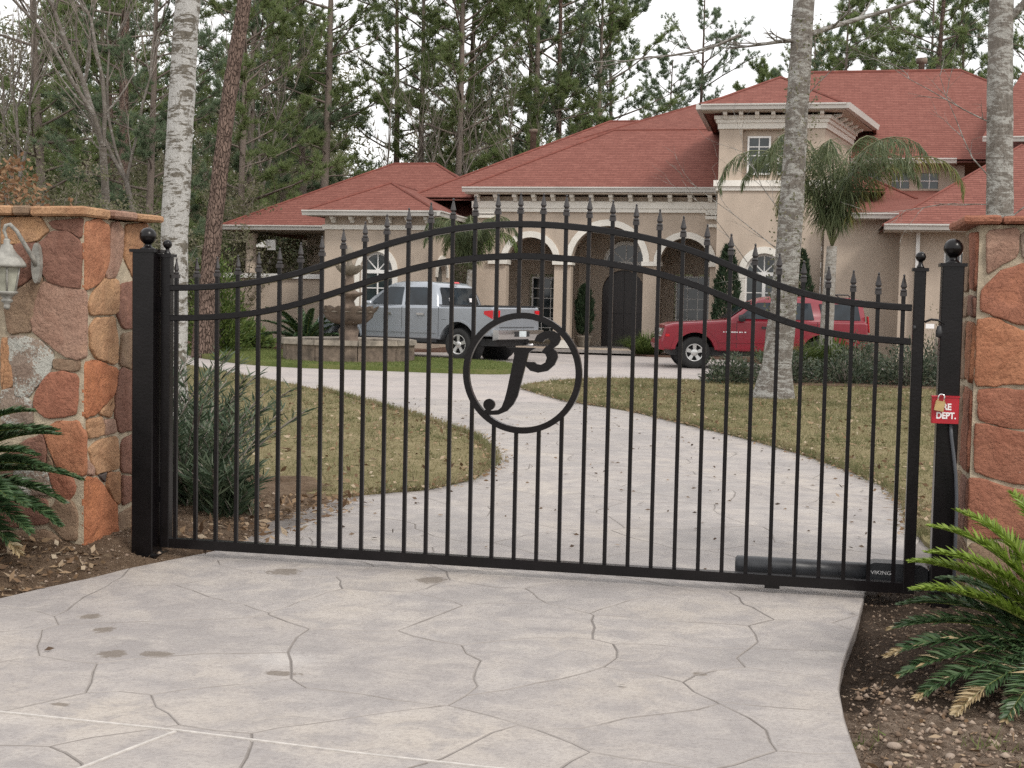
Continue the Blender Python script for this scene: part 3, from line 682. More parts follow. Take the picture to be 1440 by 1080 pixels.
pk = MB(); pk.box(-.0105, .0105, -.0105, .0105, 0, 1); pk_me = pk.mesh('picket'); pk_me.materials.append(MAT['black'])
fn = MB()
fn.prism([(-.0165, -.0165), (.0165, -.0165), (.0165, .0165), (-.0165, .0165)], 0, .022, 'xy')
fn.lathe([(.012, .020), (.017, .027), (.017, .032), (.011, .038)], 8, smooth=False)
fn.add([(0.017, 0, .05), (0, .012, .05), (-.017, 0, .05), (0, -.012, .05), (.006, 0, .034), (0, .006, .034), (-.006, 0, .034), (0, -.006, .034), (.004, 0, .105), (0, .004, .105), (-.004, 0, .105), (0, -.004, .105)],
       [(4, 5, 1, 0), (5, 6, 2, 1), (6, 7, 3, 2), (7, 4, 0, 3), (0, 1, 9, 8), (1, 2, 10, 9), (2, 3, 11, 10), (3, 0, 8, 11)])
fn.lathe([(.003, .100), (.006, .106), (.006, .112), (.002, .116)], 8)
fn_me = fn.mesh('finial'); fn_me.materials.append(MAT['rust_black'])
def picket(x, z0, z1, fin=True):
    o = bpy.data.objects.new('picket', pk_me); COL.objects.link(o); o.parent = gate; o.location = (x, 0, z0); o.scale = (1, 1, z1-z0)
    if fin:
        f = bpy.data.objects.new('finial', fn_me); COL.objects.link(f); f.parent = gate; f.location = (x, 0, z1-.004)
for k in range(33):
    x = 0.054+k*0.12928; zt = rail_z(UP, x)+0.062; dx = x-RING[0]
    if abs(dx) < RING[2]-.03:
        h = math.sqrt((RING[2]-.012)**2-dx*dx)
        picket(x, RING[1]+h, zt); picket(x, .10, RING[1]-h, False)
    else: picket(x, .10, zt)
# ring and monogram
mb = MB(); N = 72; vs = []
for i in range(N):
    a = 2*math.pi*i/N
    for r_, y in ((RING[2]+.004, -.018), (RING[2]+.004, .018), (RING[2]-.030, .018), (RING[2]-.030, -.018)):
        vs.append((RING[0]+r_*math.cos(a), y, RING[1]+r_*math.sin(a)))
mb.add(vs, [(i*4+k, i*4+(k+1) % 4, ((i+1) % N)*4+(k+1) % 4, ((i+1) % N)*4+k) for i in range(N) for k in range(4)]).build('emblem_ring', 'black', gate)
def emb(px, py):   # measured lettering outline -> gate plane
    return (RING[0]+(px-621)*0.000759, RING[1]+(567-py)*0.000759)
Jp = [(498, 376), (722, 378), (690, 397), (665, 422), (640, 530), (612, 650), (590, 740), (560, 800), (515, 850), (450, 880), (385, 884), (338, 864), (346, 846), (395, 853), (445, 846), (472, 822), (492, 770), (512, 690), (560, 440), (556, 408), (525, 392)]
MB().prism([emb(*q) for q in Jp], -.012, .012).build('letter_j', 'black', gate)
MB().prism([(emb(376, 808)[0]+.033*math.cos(2*math.pi*i/24), emb(376, 808)[1]+.033*math.sin(2*math.pi*i/24)) for i in range(24)], -.0125, .0125).build('letter_j_curl', 'black', gate)
T3 = [(708, 325), (728, 283), (780, 252), (850, 250), (893, 272), (906, 310), (886, 350), (850, 378), (880, 405), (886, 445), (862, 500), (812, 545), (742, 560), (682, 546), (650, 516), (650, 482), (714, 482), (728, 496), (760, 501), (794, 482), (805, 447), (792, 420), (760, 412), (788, 372), (820, 352), (831, 325), (812, 306), (788, 314), (772, 334), (744, 332)]
def sm_poly(p):
    return p
MB().prism([emb(*q) for q in T3], -.0115, .0115).build('numeral_3', 'black', gate)
for z in (.32, 1.45): MB().box(-.062, -.034, -.02, .02, z, z+.09).build('hinge', 'black', gate)
MB().box(3.52, 3.60, -.02, .02, 0.030, 0.049).build('bottom_stop', 'black', gate)

# gate posts
def gate_post(x, y, z0, z1, w, label):
    t = empty('gate_post', (x, y, z0), label=label, cat='gate post', group='posts of the driveway gate')
    bbox(MB(), -w/2, w/2, -w/2, w/2, -.1, z1-z0, .006).build('shaft', 'black', t)
    ball_cap(MB(), (0, 0, z1-z0), .050, w).build('ball_finial', 'black', t)
    return t
pl = gate_post(-.115, -.03, 0.0, 1.800, .135, 'thick black gate post hard against the left stone pillar, ball on top')
MB().box(-.095, .095, -.095, .095, -.02, 0.012).build('base_plate', 'black', pl)
MB().box(-.035, .035, .06, .10, .35, 1.25).build('side_channel', 'black', pl)
pr = gate_post(4.435, 0.02, -0.02, 1.782, .110, 'thick black gate post beside the right stone pillar, carrying the red box')

# latch between gate and right post
t = empty('gate_latch', (4.35, 0, 1.46), label='small black latch and chain with pale tag bridging gate end and right post', cat='latch')
MB().tube([(-.05, -.035, .03), (-.02, -.04, .045), (.02, -.03, .042), (.05, -.03, .02)], .006, 6).build('arm', 'black', t)
MB().box(-.045, -.002, -.045, -.041, -.002, .022).build('tag', 'letter', t)
MB().lathe([(.004, -.05), (.016, -.045), (.018, -.02), (.012, .01), (.004, .015)], 10, (.025, -.03, 0)).build('catch', 'plastic', t)
MB().lathe([(.006, -.012), (.009, 0), (.006, .012)], 8, (-.1, -.034, 0)).build('knob', 'plastic', t)

# red fire department box with padlock and conduit
t = empty('fire_department_box', (4.414, -.075, 1.036), label='red metal box reading FIRE DEPT. on the right gate post', cat='key box')
bbox(MB(), -.067, .067, -.03, .03, -.068, .068, .004).build('box', 'fire_red', t)
MB().prism([(-.070, -.034), (.070, -.034), (.070, .032), (-.070, .032)], .068, .074, 'xy').build('lid', 'fire_red', t)
def text(s, size, loc, rot, mat, parent, name='lettering', bold=0.0, align='CENTER', sx=1.0):
    cu = bpy.data.curves.new(name, 'FONT'); cu.body = s; cu.size = size; cu.align_x = align; cu.align_y = 'CENTER'; cu.extrude = 0.0006; cu.offset = bold
    tmp = bpy.data.objects.new(name, cu); COL.objects.link(tmp)
    dg = bpy.context.evaluated_depsgraph_get(); me = bpy.data.meshes.new_from_object(tmp.evaluated_get(dg)); bpy.data.objects.remove(tmp)
    me.materials.clear(); o = link(name, me, mat, parent); o.location = loc; o.rotation_euler = rot; o.scale = (sx, 1, 1); return o
text('FIRE', .046, (-.008, -.0315, .018), (R(90), 0, 0), 'letter', t, bold=.0016, sx=.88)
text('DEPT.', .046, (0.004, -.0315, -.028), (R(90), 0, 0), 'letter', t, bold=.0016, sx=.84)
t2 = empty('padlock', (4.384, -.118, 1.064), label='small brass padlock with steel shackle hanging on the red box', cat='padlock')
t2.rotation_euler = (0, R(10), 0)
bbox(MB(), -.024, .024, -.010, .010, -.030, .022, .003).build('body', 'brass', t2)
MB().tube([(-.015, 0, .02), (-.015, 0, .042)]+[(-.015*math.cos(a), 0, .042+.015*math.sin(a)) for a in [R(i*22.5) for i in range(1, 8)]]+[(.015, 0, .042), (.015, 0, .02)], .0036, 8).build('shackle', 'steel', t2)
tag(MB().tube([(4.445, -.075, .972), (4.452, -.075, .90), (4.468, -.072, .80), (4.482, -.07, .70), (4.492, -.06, .58), (4.496, -.05, .45), (4.497, -.05, .0)], .009, 8).build('cable_conduit', 'conduit'),
    'grey cable conduit running down from the red box', 'conduit')

# electric gate opener behind the bottom rail
t = empty('gate_opener', (3.36, .17, .115), label='long dark grey cylindrical gate opener behind the bottom rail, lettered VIKING', cat='gate opener')
MB().lathe([(.040, -.008), (.050, 0), (.052, .012), (.052, .74)], 24, axis='x').build('ram_tube', 'graphite', t)
MB().prism([(.70, -.062), (1.02, -.062), (1.02, .045), (.98, .066), (.74, .066), (.70, .05)], -.06, .06).build('motor_housing', 'graphite', t)
MB().box(1.02, 1.10, -.02, .02, -.03, .03).build('arm_bracket', 'black', t)
text('VIKING', .029, (.775, -.0612, .012), (R(90), 0, 0), 'letter', t, sx=1.15)

# ------------------------------------------------------------------ stone pillars
ST = {'o': (0.39, 0.175, 0.098), 'b': (0.43, 0.255, 0.145), 'r': (0.315, 0.135, 0.086), 'd': (0.235, 0.122, 0.090), 'p': (0.34, 0.212, 0.158),
      'g': (0.25, 0.172, 0.117), 'l': (0.26, 0.20, 0.16), 'k': (0.095, 0.080, 0.075), 'O': (0.40, 0.160, 0.080), 't': (0.35, 0.19, 0.105)}
def stone(poly, face, parent, col, lich=0.0, depth=0.017, name='stone', seed=0):
    """poly: outline on a pillar face (u, z); face: function (u, z, d) -> xyz with d outwards"""
    if area(poly) < 0: poly = poly[::-1]
    p = resample(cut_corners(inset(poly, -.007)), 0.022)
    p = [(a+0.006*nz3(a, b, seed+1, 22), b+0.006*nz3(a, b, seed+5, 22)) for a, b in p]
    n = len(p); cx = sum(a for a, b in p)/n; cz = sum(b for a, b in p)/n
    rows = []
    sz = math.sqrt(abs(area(p)))
    for ins, d in ((0.0, -.012), (0.0005, depth*.5), (0.003, depth*.9), (0.010, depth*.99)):
        q = inset(p, min(ins, sz*0.12)); rows.append([(a, b, d) for a, b in q])
    for f in (0.62, 0.30):
        q = inset(p, min(.016, sz*.12)); rows.append([(cx+(a-cx)*f, cz+(b-cz)*f, depth) for a, b in q])
    vs = []
    tx, tz = nz3(cx, cz, 31, 9)*.05, nz3(cx, cz, 47, 9)*.05
    for k, row in enumerate(rows):
        for a, b, d in row:
            e = 0 if k < 2 else (0.009*nz3(a, b, seed*1.7+9, 9)+0.005*nz3(a, b, seed+17, 30)+tx*(a-cx)+tz*(b-cz))
            vs.append(face(a, b, d+e))
    vs.append(face(cx, cz, depth+.008*nz3(cx, cz, seed+9, 9)))
    m = len(rows)
    fs = [(k*n+i, k*n+(i+1) % n, (k+1)*n+(i+1) % n, (k+1)*n+i) for k in range(m-1) for i in range(n)]+[((m-1)*n+i, (m-1)*n+(i+1) % n, m*n) for i in range(n)]
    mb = MB(); mb.add(vs, fs, True); o = mb.build(name, 'stone', parent); o.color = (*ST[col], lich); return o

PL = empty('stone_pillar', (-1.0, .4, 0), label='wide rough sandstone pillar left of the gate, lantern on its front', cat='stone pillar', group='stone pillars either side of the gate')
PR_ = empty('stone_pillar', (5.0, .4, 0), label='rough red sandstone pillar right of the gate, behind the sago palm', cat='stone pillar', group='stone pillars either side of the gate')
XL, YL, XR_, YR = -.478, -.12, 4.560, 0.0      # the faces towards the gate and towards the street
MB().box(-1.62-(-1.0), XL+.0+1.0, YL-.4, .62-.4, -.1, 2.0).build('mortar_core', 'mortar', PL)
MB().box(XR_-5.0, 5.72-5.0, YR-.4, .62-.4, -.1, 2.0).build('mortar_core', 'mortar', PR_)
fL = lambda u, z, d: (u+1.0, YL-d-.4, z)
sL = lambda u, z, d: (XL+d+1.0, u-.4, z)
fR = lambda u, z, d: (u-5.0, YR-d-.4, z)
sR = lambda u, z, d: (XR_-d-5.0, u-.4, z)

# outlines of the single stones on the pillar faces: colour, lichen, (distance along the face, height)
LF = [
    ('b', 0, [(-1.013, 1.992), (-0.763, 1.996), (-0.703, 1.918), (-0.779, 1.858), (-0.966, 1.835), (-1.013, 1.841)]),
    ('d', 0.1, [(-0.701, 1.97), (-0.478, 1.996), (-0.495, 1.874), (-0.555, 1.916), (-0.647, 1.929), (-0.678, 1.942)]),
    ('d', 0, [(-0.767, 1.84), (-0.678, 1.914), (-0.578, 1.912), (-0.516, 1.874), (-0.492, 1.826), (-0.497, 1.583), (-0.578, 1.588), (-0.701, 1.614), (-0.74, 1.669), (-0.763, 1.753)]),
    ('g', 0, [(-0.983, 1.511), (-0.755, 1.662), (-0.744, 1.627), (-0.795, 1.514), (-0.814, 1.317), (-0.967, 1.302), (-0.991, 1.44)]),
    ('p', 0, [(-0.701, 1.611), (-0.578, 1.581), (-0.478, 1.569), (-0.436, 1.535), (-0.416, 1.382), (-0.431, 1.172), (-0.516, 1.163), (-0.593, 1.175), (-0.803, 1.317), (-0.81, 1.387), (-0.787, 1.514), (-0.74, 1.613)]),
    ('d', 0, [(-1.013, 1.831), (-0.966, 1.828), (-0.779, 1.851), (-0.771, 1.753), (-0.755, 1.683), (-0.857, 1.611), (-1.014, 1.524)]),
    ('t', 0, [(-1.015, 1.276), (-0.975, 1.274), (-0.937, 0.988), (-1.016, 0.96)]),
    ('l', 1.0, [(-0.967, 1.288), (-0.873, 1.287), (-0.756, 1.262), (-0.678, 1.201), (-0.678, 1.137), (-0.702, 1.08), (-0.846, 0.92), (-0.921, 0.931), (-0.944, 1.03), (-0.971, 1.214)]),
    ('g', 0.3, [(-0.667, 1.155), (-0.5, 1.153), (-0.508, 1.1), (-0.539, 1.092), (-0.663, 1.102), (-0.67, 1.13)]),
    ('r', 0, [(-0.702, 1.073), (-0.608, 1.086), (-0.531, 1.071), (-0.512, 1.044), (-0.523, 0.839), (-0.577, 0.823), (-0.717, 0.804), (-0.803, 0.864), (-0.795, 0.943)]),
    ('l', 0.8, [(-1.016, 0.957), (-0.929, 0.974), (-0.827, 0.906), (-0.811, 0.843), (-0.811, 0.772), (-0.937, 0.76), (-1.016, 0.764)]),
    ('o', 0, [(-0.745, 0.732), (-0.639, 0.786), (-0.515, 0.794), (-0.442, 0.723), (-0.457, 0.475), (-0.546, 0.471), (-0.639, 0.502), (-0.686, 0.599)]),
    ('d', 0, [(-1.017, 0.564), (-0.835, 0.671), (-0.741, 0.704), (-0.721, 0.605), (-0.725, 0.523), (-0.819, 0.522), (-1.017, 0.546)]),
    ('g', 0.3, [(-0.71, 0.591), (-0.678, 0.543), (-0.671, 0.501), (-0.714, 0.506)]),
    ('l', 0.9, [(-0.93, 0.51), (-0.812, 0.508), (-0.718, 0.491), (-0.686, 0.407), (-0.671, 0.344), (-0.859, 0.334), (-0.938, 0.452)]),
    ('r', 0, [(-0.702, 0.478), (-0.624, 0.481), (-0.546, 0.45), (-0.531, 0.394), (-0.546, 0.35), (-0.577, 0.32), (-0.655, 0.352), (-0.678, 0.408)]),
    ('p', 0.3, [(-1.017, 0.531), (-0.946, 0.517), (-0.938, 0.467), (-0.97, 0.401), (-1.017, 0.391)]),
    ('g', 0.2, [(-0.639, 0.331), (-0.546, 0.308), (-0.515, 0.224), (-0.523, 0.081), (-0.593, 0.077), (-0.686, 0.158), (-0.702, 0.242)]),
    ('d', 0, [(-1.017, 0.377), (-0.867, 0.32), (-0.718, 0.313), (-0.702, 0.171), (-1.018, 0.125)]),
    ('g', 0, [(-1.018, 0.103), (-0.702, 0.128), (-0.608, 0.062), (-0.593, -0.002), (-1.019, -0.027)]),
]
LS = [
    ('o', 0, [(-0.132, 1.966), (0.046, 2.001), (0.146, 1.968), (0.161, 1.862), (0.154, 1.739), (0.076, 1.644), (-0.036, 1.592), (-0.142, 1.573), (-0.145, 1.729)]),
    ('p', 0, [(0.189, 1.982), (0.277, 1.998), (0.33, 1.935), (0.338, 1.84), (0.308, 1.744), (0.235, 1.654), (0.133, 1.645), (0.111, 1.673), (0.168, 1.768)]),
    ('t', 0, [(0.367, 1.982), (0.648, 2.014), (0.617, 1.845), (0.477, 1.652), (0.353, 1.775), (0.36, 1.878)]),
    ('b', 0, [(0.104, 1.641), (0.235, 1.64), (0.279, 1.626), (0.265, 1.45), (0.236, 1.432), (-0.063, 1.426), (-0.077, 1.486), (-0.036, 1.55)]),
    ('d', 0, [(0.309, 1.612), (0.508, 1.638), (0.51, 1.337), (0.341, 1.339), (0.265, 1.421), (0.28, 1.524)]),
    ('b', 0.25, [(0.006, 1.401), (0.236, 1.41), (0.266, 1.289), (0.267, 1.127), (0.223, 1.122), (0.007, 1.166), (-0.062, 1.232), (-0.063, 1.352)]),
    ('g', 0, [(0.326, 1.303), (0.51, 1.314), (0.512, 1.072), (0.297, 1.112), (0.311, 1.214)]),
    ('O', 0, [(-0.141, 1.14), (0.007, 1.152), (0.267, 1.087), (0.253, 0.996), (0.194, 0.918), (0.065, 0.869), (0.008, 0.83), (-0.116, 0.815), (-0.141, 0.947)]),
    ('b', 0, [(0.037, 0.835), (0.165, 0.898), (0.209, 0.918), (0.224, 0.858), (0.18, 0.795), (0.093, 0.816)]),
    ('d', 0, [(0.282, 1.068), (0.342, 1.091), (0.512, 1.042), (0.515, 0.693), (0.299, 0.689), (0.239, 0.805), (0.253, 0.966)]),
    ('b', 0, [(-0.089, 0.802), (0.079, 0.803), (0.094, 0.744), (0.08, 0.694), (-0.074, 0.687), (-0.095, 0.76)]),
    ('p', 0, [(0.108, 0.779), (0.224, 0.777), (0.254, 0.693), (0.108, 0.692)]),
    ('b', 0, [(-0.074, 0.623), (0.037, 0.662), (0.269, 0.67), (0.286, 0.467), (0.153, 0.468), (0.01, 0.464), (-0.032, 0.526)]),
    ('d', 0, [(0.322, 0.635), (0.515, 0.67), (0.517, 0.402), (0.316, 0.442)]),
    ('p', 0.2, [(-0.088, 0.561), (-0.018, 0.503), (-0.032, 0.461), (-0.094, 0.476)]),
    ('k', 0, [(0.045, 0.452), (0.127, 0.455), (0.117, 0.396)]),
    ('t', 0, [(0.153, 0.454), (0.301, 0.436), (0.302, 0.234), (0.242, 0.265), (0.139, 0.367)]),
    ('O', 0.42, [(-0.139, 0.439), (-0.088, 0.454), (0.024, 0.433), (0.095, 0.38), (0.139, 0.331), (0.257, 0.226), (0.258, -0.006), (0.054, 0.0), (-0.138, 0.013)]),
    ('d', 0, [(0.331, 0.417), (0.517, 0.379), (0.518, 0.249), (0.332, 0.222)]),
    ('g', 0, [(0.287, 0.176), (0.518, 0.203), (0.521, -0.089), (0.273, -0.046)]),
]
RF = [
    ('p', 0, [(4.595, 1.971), (4.75, 1.983), (4.748, 1.841), (4.687, 1.808), (4.602, 1.741)]),
    ('r', 0, [(4.579, 1.655), (4.618, 1.705), (4.681, 1.767), (4.78, 1.801), (4.956, 1.811), (4.969, 1.504), (4.793, 1.488), (4.679, 1.522), (4.62, 1.545), (4.58, 1.561)]),
    ('o', 0, [(4.563, 1.507), (4.621, 1.517), (4.672, 1.51), (4.794, 1.447), (4.972, 1.415), (4.982, 1.192), (4.712, 1.179), (4.666, 1.165), (4.568, 1.17)]),
    ('r', 0.33, [(4.589, 1.142), (4.694, 1.15), (4.984, 1.139), (4.991, 0.964), (4.799, 0.952), (4.713, 0.957), (4.622, 0.986), (4.595, 0.994), (4.586, 1.109)]),
    ('r', 0.36, [(4.576, 0.964), (4.627, 0.962), (4.714, 0.94), (4.816, 0.928), (4.993, 0.919), (5.005, 0.649), (4.772, 0.666), (4.654, 0.694), (4.582, 0.719)]),
    ('r', 0, [(4.56, 0.681), (4.655, 0.665), (4.754, 0.632), (5.006, 0.608), (5.016, 0.386), (4.564, 0.36), (4.56, 0.569)]),
    ('l', 0, [(4.766, 1.963), (4.949, 1.98), (4.955, 1.827), (4.775, 1.825)]),
    ('g', 0.2, [(4.567, 0.327), (4.765, 0.342), (4.794, 0.123), (4.57, 0.109)]),
    ('d', 0, [(4.793, 0.34), (5.017, 0.361), (5.027, 0.118), (4.825, 0.125)]),
]

for i, (c, l, q) in enumerate(LF): stone([(max(-1.03, min(a, XL+.012)), b) for a, b in q], fL, PL, c, l, seed=i)
for i, (c, l, q) in enumerate(LS): stone([(max(a, YL+.006), b) for a, b in q], sL, PL, c, l, seed=40+i)
for i, (c, l, q) in enumerate(RF): stone([(max(a, XR_-.0), b) for a, b in q], fR, PR_, c, l, seed=80+i)
for i, (c, l, z0, z1) in enumerate([('r', .2, 1.66, 1.97), ('d', 0, 1.52, 1.635), ('o', 0, 1.175, 1.495), ('r', .1, .70, 1.14), ('d', 0, .36, .665), ('g', 0, .06, .33)]):
    stone([(.012, z0), (.30, z0+.02), (.29, z1), (.012, z1-.01)], sR, PR_, c, l, seed=110+i)
    stone([(.325, z0+.01), (.60, z0), (.60, z1-.015), (.315, z1)], sR, PR_, 'g', l, seed=130+i)
def fill(face, u0, u1, z0, z1, parent, n, seed):
    q = random.Random(seed); sd2 = [(u0+(u1-u0)*((i % 2)+.5)/2+q.uniform(-.06, .06), z0+(z1-z0)*(i//2+.5)/((n+1)//2)+q.uniform(-.07, .07)) for i in range(n)]
    for k in range(n):
        c = voronoi_cell(sd2, k, [(u0, z0), (u1, z0), (u1, z1), (u0, z1)])
        if len(c) > 2: stone(inset(c if area(c) > 0 else c[::-1], .012), face, parent, q.choice('obrdpgr'), q.choice([0, 0, .3]), seed=seed+k)
fill(fL, -1.62, -1.04, 0.02, 1.98, PL, 10, 200)
fill(fR, 5.03, 5.72, 0.02, 1.98, PR_, 10, 230)
fill(sL, .53, .62, 0.02, 1.98, PL, 2, 260)

def slab(parent, ox, oy, poly, z0, z1, col, lich=0.0, seed=0):
    p = resample(poly, .05); p = [(a+.008*nz3(a, b, seed, 13), b+.008*nz3(a, b, seed+4, 13)) for a, b in p]
    if area(p) < 0: p = p[::-1]
    n = len(p); rows = [(inset(p, .012), z0), (p, z0+.012), (p, z1-.012), (inset(p, .008), z1-.002), (inset(p, .03), z1)]
    vs = [(a-ox, b-oy, z+.006*nz3(a, b, seed+9, 14)) for q, z in rows for a, b in q]
    fs = [(k*n+i, k*n+(i+1) % n, (k+1)*n+(i+1) % n, (k+1)*n+i) for k in range(4) for i in range(n)]+[tuple(4*n+i for i in range(n)), tuple(range(n-1, -1, -1))]
    o = MB().add(vs, fs).build('cap_stone', 'stone', parent); o.color = (*ST[col], lich)
CL = [('b', .25, [(-1.70, -.205), (-.90, -.205), (-.905, .2), (-1.70, .2)], 2.005, 2.062), ('g', .3, [(-.893, -.20), (-.785, -.20), (-.79, .2), (-.89, .2)], 2.005, 2.060),
      ('b', .1, [(-.775, -.205), (-.435, -.205), (-.43, .10), (-.775, .12)], 2.002, 2.060), ('p', .1, [(-.76, .13), (-.40, .112), (-.375, .335), (-.77, .34)], 2.012, 2.060),
      ('b', .15, [(-.77, .352), (-.372, .347), (-.36, .66), (-.77, .66)], 2.014, 2.058), ('g', .2, [(-1.70, .212), (-.785, .21), (-.785, .66), (-1.70, .66)], 2.005, 2.058)]
for i, (c, l, q, a, b) in enumerate(CL): slab(PL, -1.0, .4, q, a, b, c, l, 3*i)
CR = [('r', .1, [(4.475, -.07), (4.655, -.075), (4.66, .64), (4.47, .64)], 2.003, 2.048), ('r', .15, [(4.667, -.07), (5.06, -.08), (5.05, .64), (4.67, .64)], 2.005, 2.046), ('o', .1, [(5.07, -.07), (5.82, -.08), (5.82, .64), (5.06, .64)], 2.003, 2.046)]
for i, (c, l, q, a, b) in enumerate(CR): slab(PR_, 5.0, .4, q, a, b, c, l, 50+3*i)

# wall lantern
t = empty('wall_lantern', (-.868, -.30, 1.690), label='weathered white coach lantern with curved arm on the left stone pillar', cat='lantern'); t.scale = (1.12, 1.0, 1.14)
MB().prism([(.095+.026*math.cos(a), .03+.105*math.sin(a)) for a in [R(i*22.5) for i in range(16)]], .125, .158).build('backplate', 'lantern', t)
MB().tube([(.095, .13, .02), (.092, .10, .06), (.070, .05, .13), (.045, .02, .19), (.018, 0, .222), (-.004, -.004, .215), (-.014, -.004, .19), (-.006, 0, .165), (0, 0, .145)], [.013, .013, .012, .011, .011, .011, .010, .008, .008], 10).build('arm', 'lantern', t)
MB().lathe([(.012, .15), (.018, .14), (.016, .125), (.030, .115), (.034, .10), (.052, .075), (.078, .05), (.098, .022), (.100, .010), (.092, .004)], 24).build('cap', 'lantern', t)
MB().lathe([(.046, -.118), (.068, -.01), (.070, .006)], 6, smooth=False).build('glass', 'lantern_glass', t)
for k in range(6):
    a = R(60*k); c_, s_ = math.cos(a), math.sin(a)
    MB().tube([(.049*c_, .049*s_, -.12), (.073*c_, .073*s_, .008)], .0055, 6).build('glazing_bar', 'lantern', t)
MB().lathe([(.056, -.118), (.058, -.126), (.040, -.138), (.022, -.155), (.030, -.162), (.032, -.170), (.014, -.182), (.018, -.190), (.016, -.205), (.004, -.214)], 18).build('base', 'lantern', t)

# ------------------------------------------------------------------ the house
HX, HY = -2.0, 36.0
house = empty('house', (HX, HY, 0), label='large tan stucco villa with red shingle hip roofs and arched portico', cat='house')
def hp(mb, name, mat, parent=None):   # mesh in world coordinates -> part of the house
    mb.v = [(x-HX, y-HY, z) for x, y, z in mb.v]
    return mb.build(name, mat, parent or house)

def arch_pts(xa, xb, zs, rise, n=14):
    c, r_ = (xa+xb)/2, (xb-xa)/2
    return [(c-r_*math.cos(math.pi*i/n), zs+rise*math.sin(math.pi*i/n)) for i in range(n+1)]

def wall(name, plane, u0, u1, z0, z1, openings=(), thick=0.3, mat='stucco', parent=None):
    """plane('x', Y) faces -Y and runs along X; openings: (ua, ub, zbottom, zspring, rise)"""
    mb = MB(); ax, c = plane
    def P(u, z, d): return (u, c+d, z) if ax == 'x' else (c-d, u, z)
    def quad(pts): mb.add(pts, [tuple(range(len(pts)))])
    cur = u0
    for ua, ub, zb, zs, rise in sorted(openings):
        if ua > cur: quad([P(cur, z0, 0), P(ua, z0, 0), P(ua, z1, 0), P(cur, z1, 0)])
        if zb > z0: quad([P(ua, z0, 0), P(ub, z0, 0), P(ub, zb, 0), P(ua, zb, 0)]); quad([P(ua, zb, 0), P(ub, zb, 0), P(ub, zb, thick), P(ua, zb, thick)])
        ap = arch_pts(ua, ub, zs, rise) if rise > 0 else [(ua, zs), (ub, zs)]
        for (a, za), (b, zb_) in zip(ap[:-1], ap[1:]):
            quad([P(a, za, 0), P(b, zb_, 0), P(b, z1, 0), P(a, z1, 0)]); quad([P(a, za, 0), P(a, za, thick), P(b, zb_, thick), P(b, zb_, 0)])
        quad([P(ua, zb, 0), P(ua, zb, thick), P(ua, zs, thick), P(ua, zs, 0)]); quad([P(ub, zb, 0), P(ub, zs, 0), P(ub, zs, thick), P(ub, zb, thick)])
        cur = ub
    if cur < u1: quad([P(cur, z0, 0), P(u1, z0, 0), P(u1, z1, 0), P(cur, z1, 0)])
    quad([P(u0, z1, 0), P(u1, z1, 0), P(u1, z1, thick), P(u0, z1, thick)])
    quad([P(u0, z0, 0), P(u0, z1, 0), P(u0, z1, thick), P(u0, z0, thick)]); quad([P(u1, z0, 0), P(u1, z0, thick), P(u1, z1, thick), P(u1, z1, 0)])
    return hp(mb, name, mat, parent)

def arch_trim(xa, xb, zs, rise, w, y0, y1, name='arch_trim', mat='trim', plane='x', parent=None, n=16):
    mb = MB(); a = arch_pts(xa, xb, zs, rise, n); b = arch_pts(xa-w, xb+w, zs, rise+w, n)
    for i in range(n):
        q = [a[i], a[i+1], b[i+1], b[i]]
        if plane == 'x': mb.prism(q, y0, y1)
        else: mb.add([(y0, u, z) for u, z in q]+[(y1, u, z) for u, z in q], [(0, 1, 2, 3), (7, 6, 5, 4)]+[(k, 4+k, 4+(k+1) % 4, (k+1) % 4) for k in range(4)])
    return hp(mb, name, mat, parent)

def fan_window(xa, xb, zb, zs, rise, y, cols=2, rows=3, frame='white', inner_door=False):
    """arched window: a frame, a pane below and a fanlight above with glazing bars"""
    ap = arch_pts(xa, xb, zs, rise, 16)
    w = hp(MB().prism([(xa, zb), (xb, zb)]+ap[::-1], y, y+.03), 'window', 'glass')
    fr = MB(); t = .07
    for (a, za), (b, zb_) in zip(ap[:-1], ap[1:]):
        cx = (xa+xb)/2; k = 1-t/((xb-xa)/2)
        fr.prism([(a, za), (b, zb_), (cx+(b-cx)*k, zs+(zb_-zs)*k), (cx+(a-cx)*k, zs+(za-zs)*k)], y-.05, y-.004)
    fr.box(xa, xa+t, y-.05, y-.004, zb, zs); fr.box(xb-t, xb, y-.05, y-.004, zb, zs)
    hp(fr, 'window_frame', frame)
    hp(MB().box(xa+t, xb-t, y-.052, y-.004, zs-.05, zs+.06), 'transom_bar', frame)
    cx, r_ = (xa+xb)/2, (xb-xa)/2
    for a in (R(45), R(90), R(135)):
        d = (math.cos(a)*(r_-t), math.sin(a)*(rise-t)); nx, nz_ = -d[1]/r_*.018, d[0]/r_*.018
        hp(MB().prism([(cx+nx, zs+.03+nz_), (cx+d[0]+nx, zs+d[1]+nz_), (cx+d[0]-nx, zs+d[1]-nz_), (cx-nx, zs+.03-nz_)], y-.03, y-.003), 'glazing_bar', frame)
    for i in range(1, cols):
        x = xa+(xb-xa)*i/cols; wd = .05 if inner_door else .02
        hp(MB().box(x-wd, x+wd, y-.046, y-.003, zb, zs-.05), 'glazing_bar', frame)
    for j in range(1, rows):
        z = zb+(zs-zb)*j/rows; hp(MB().box(xa+t, xb-t, y-.028, y-.002, z-.014, z+.014), 'glazing_bar', frame)
    return w

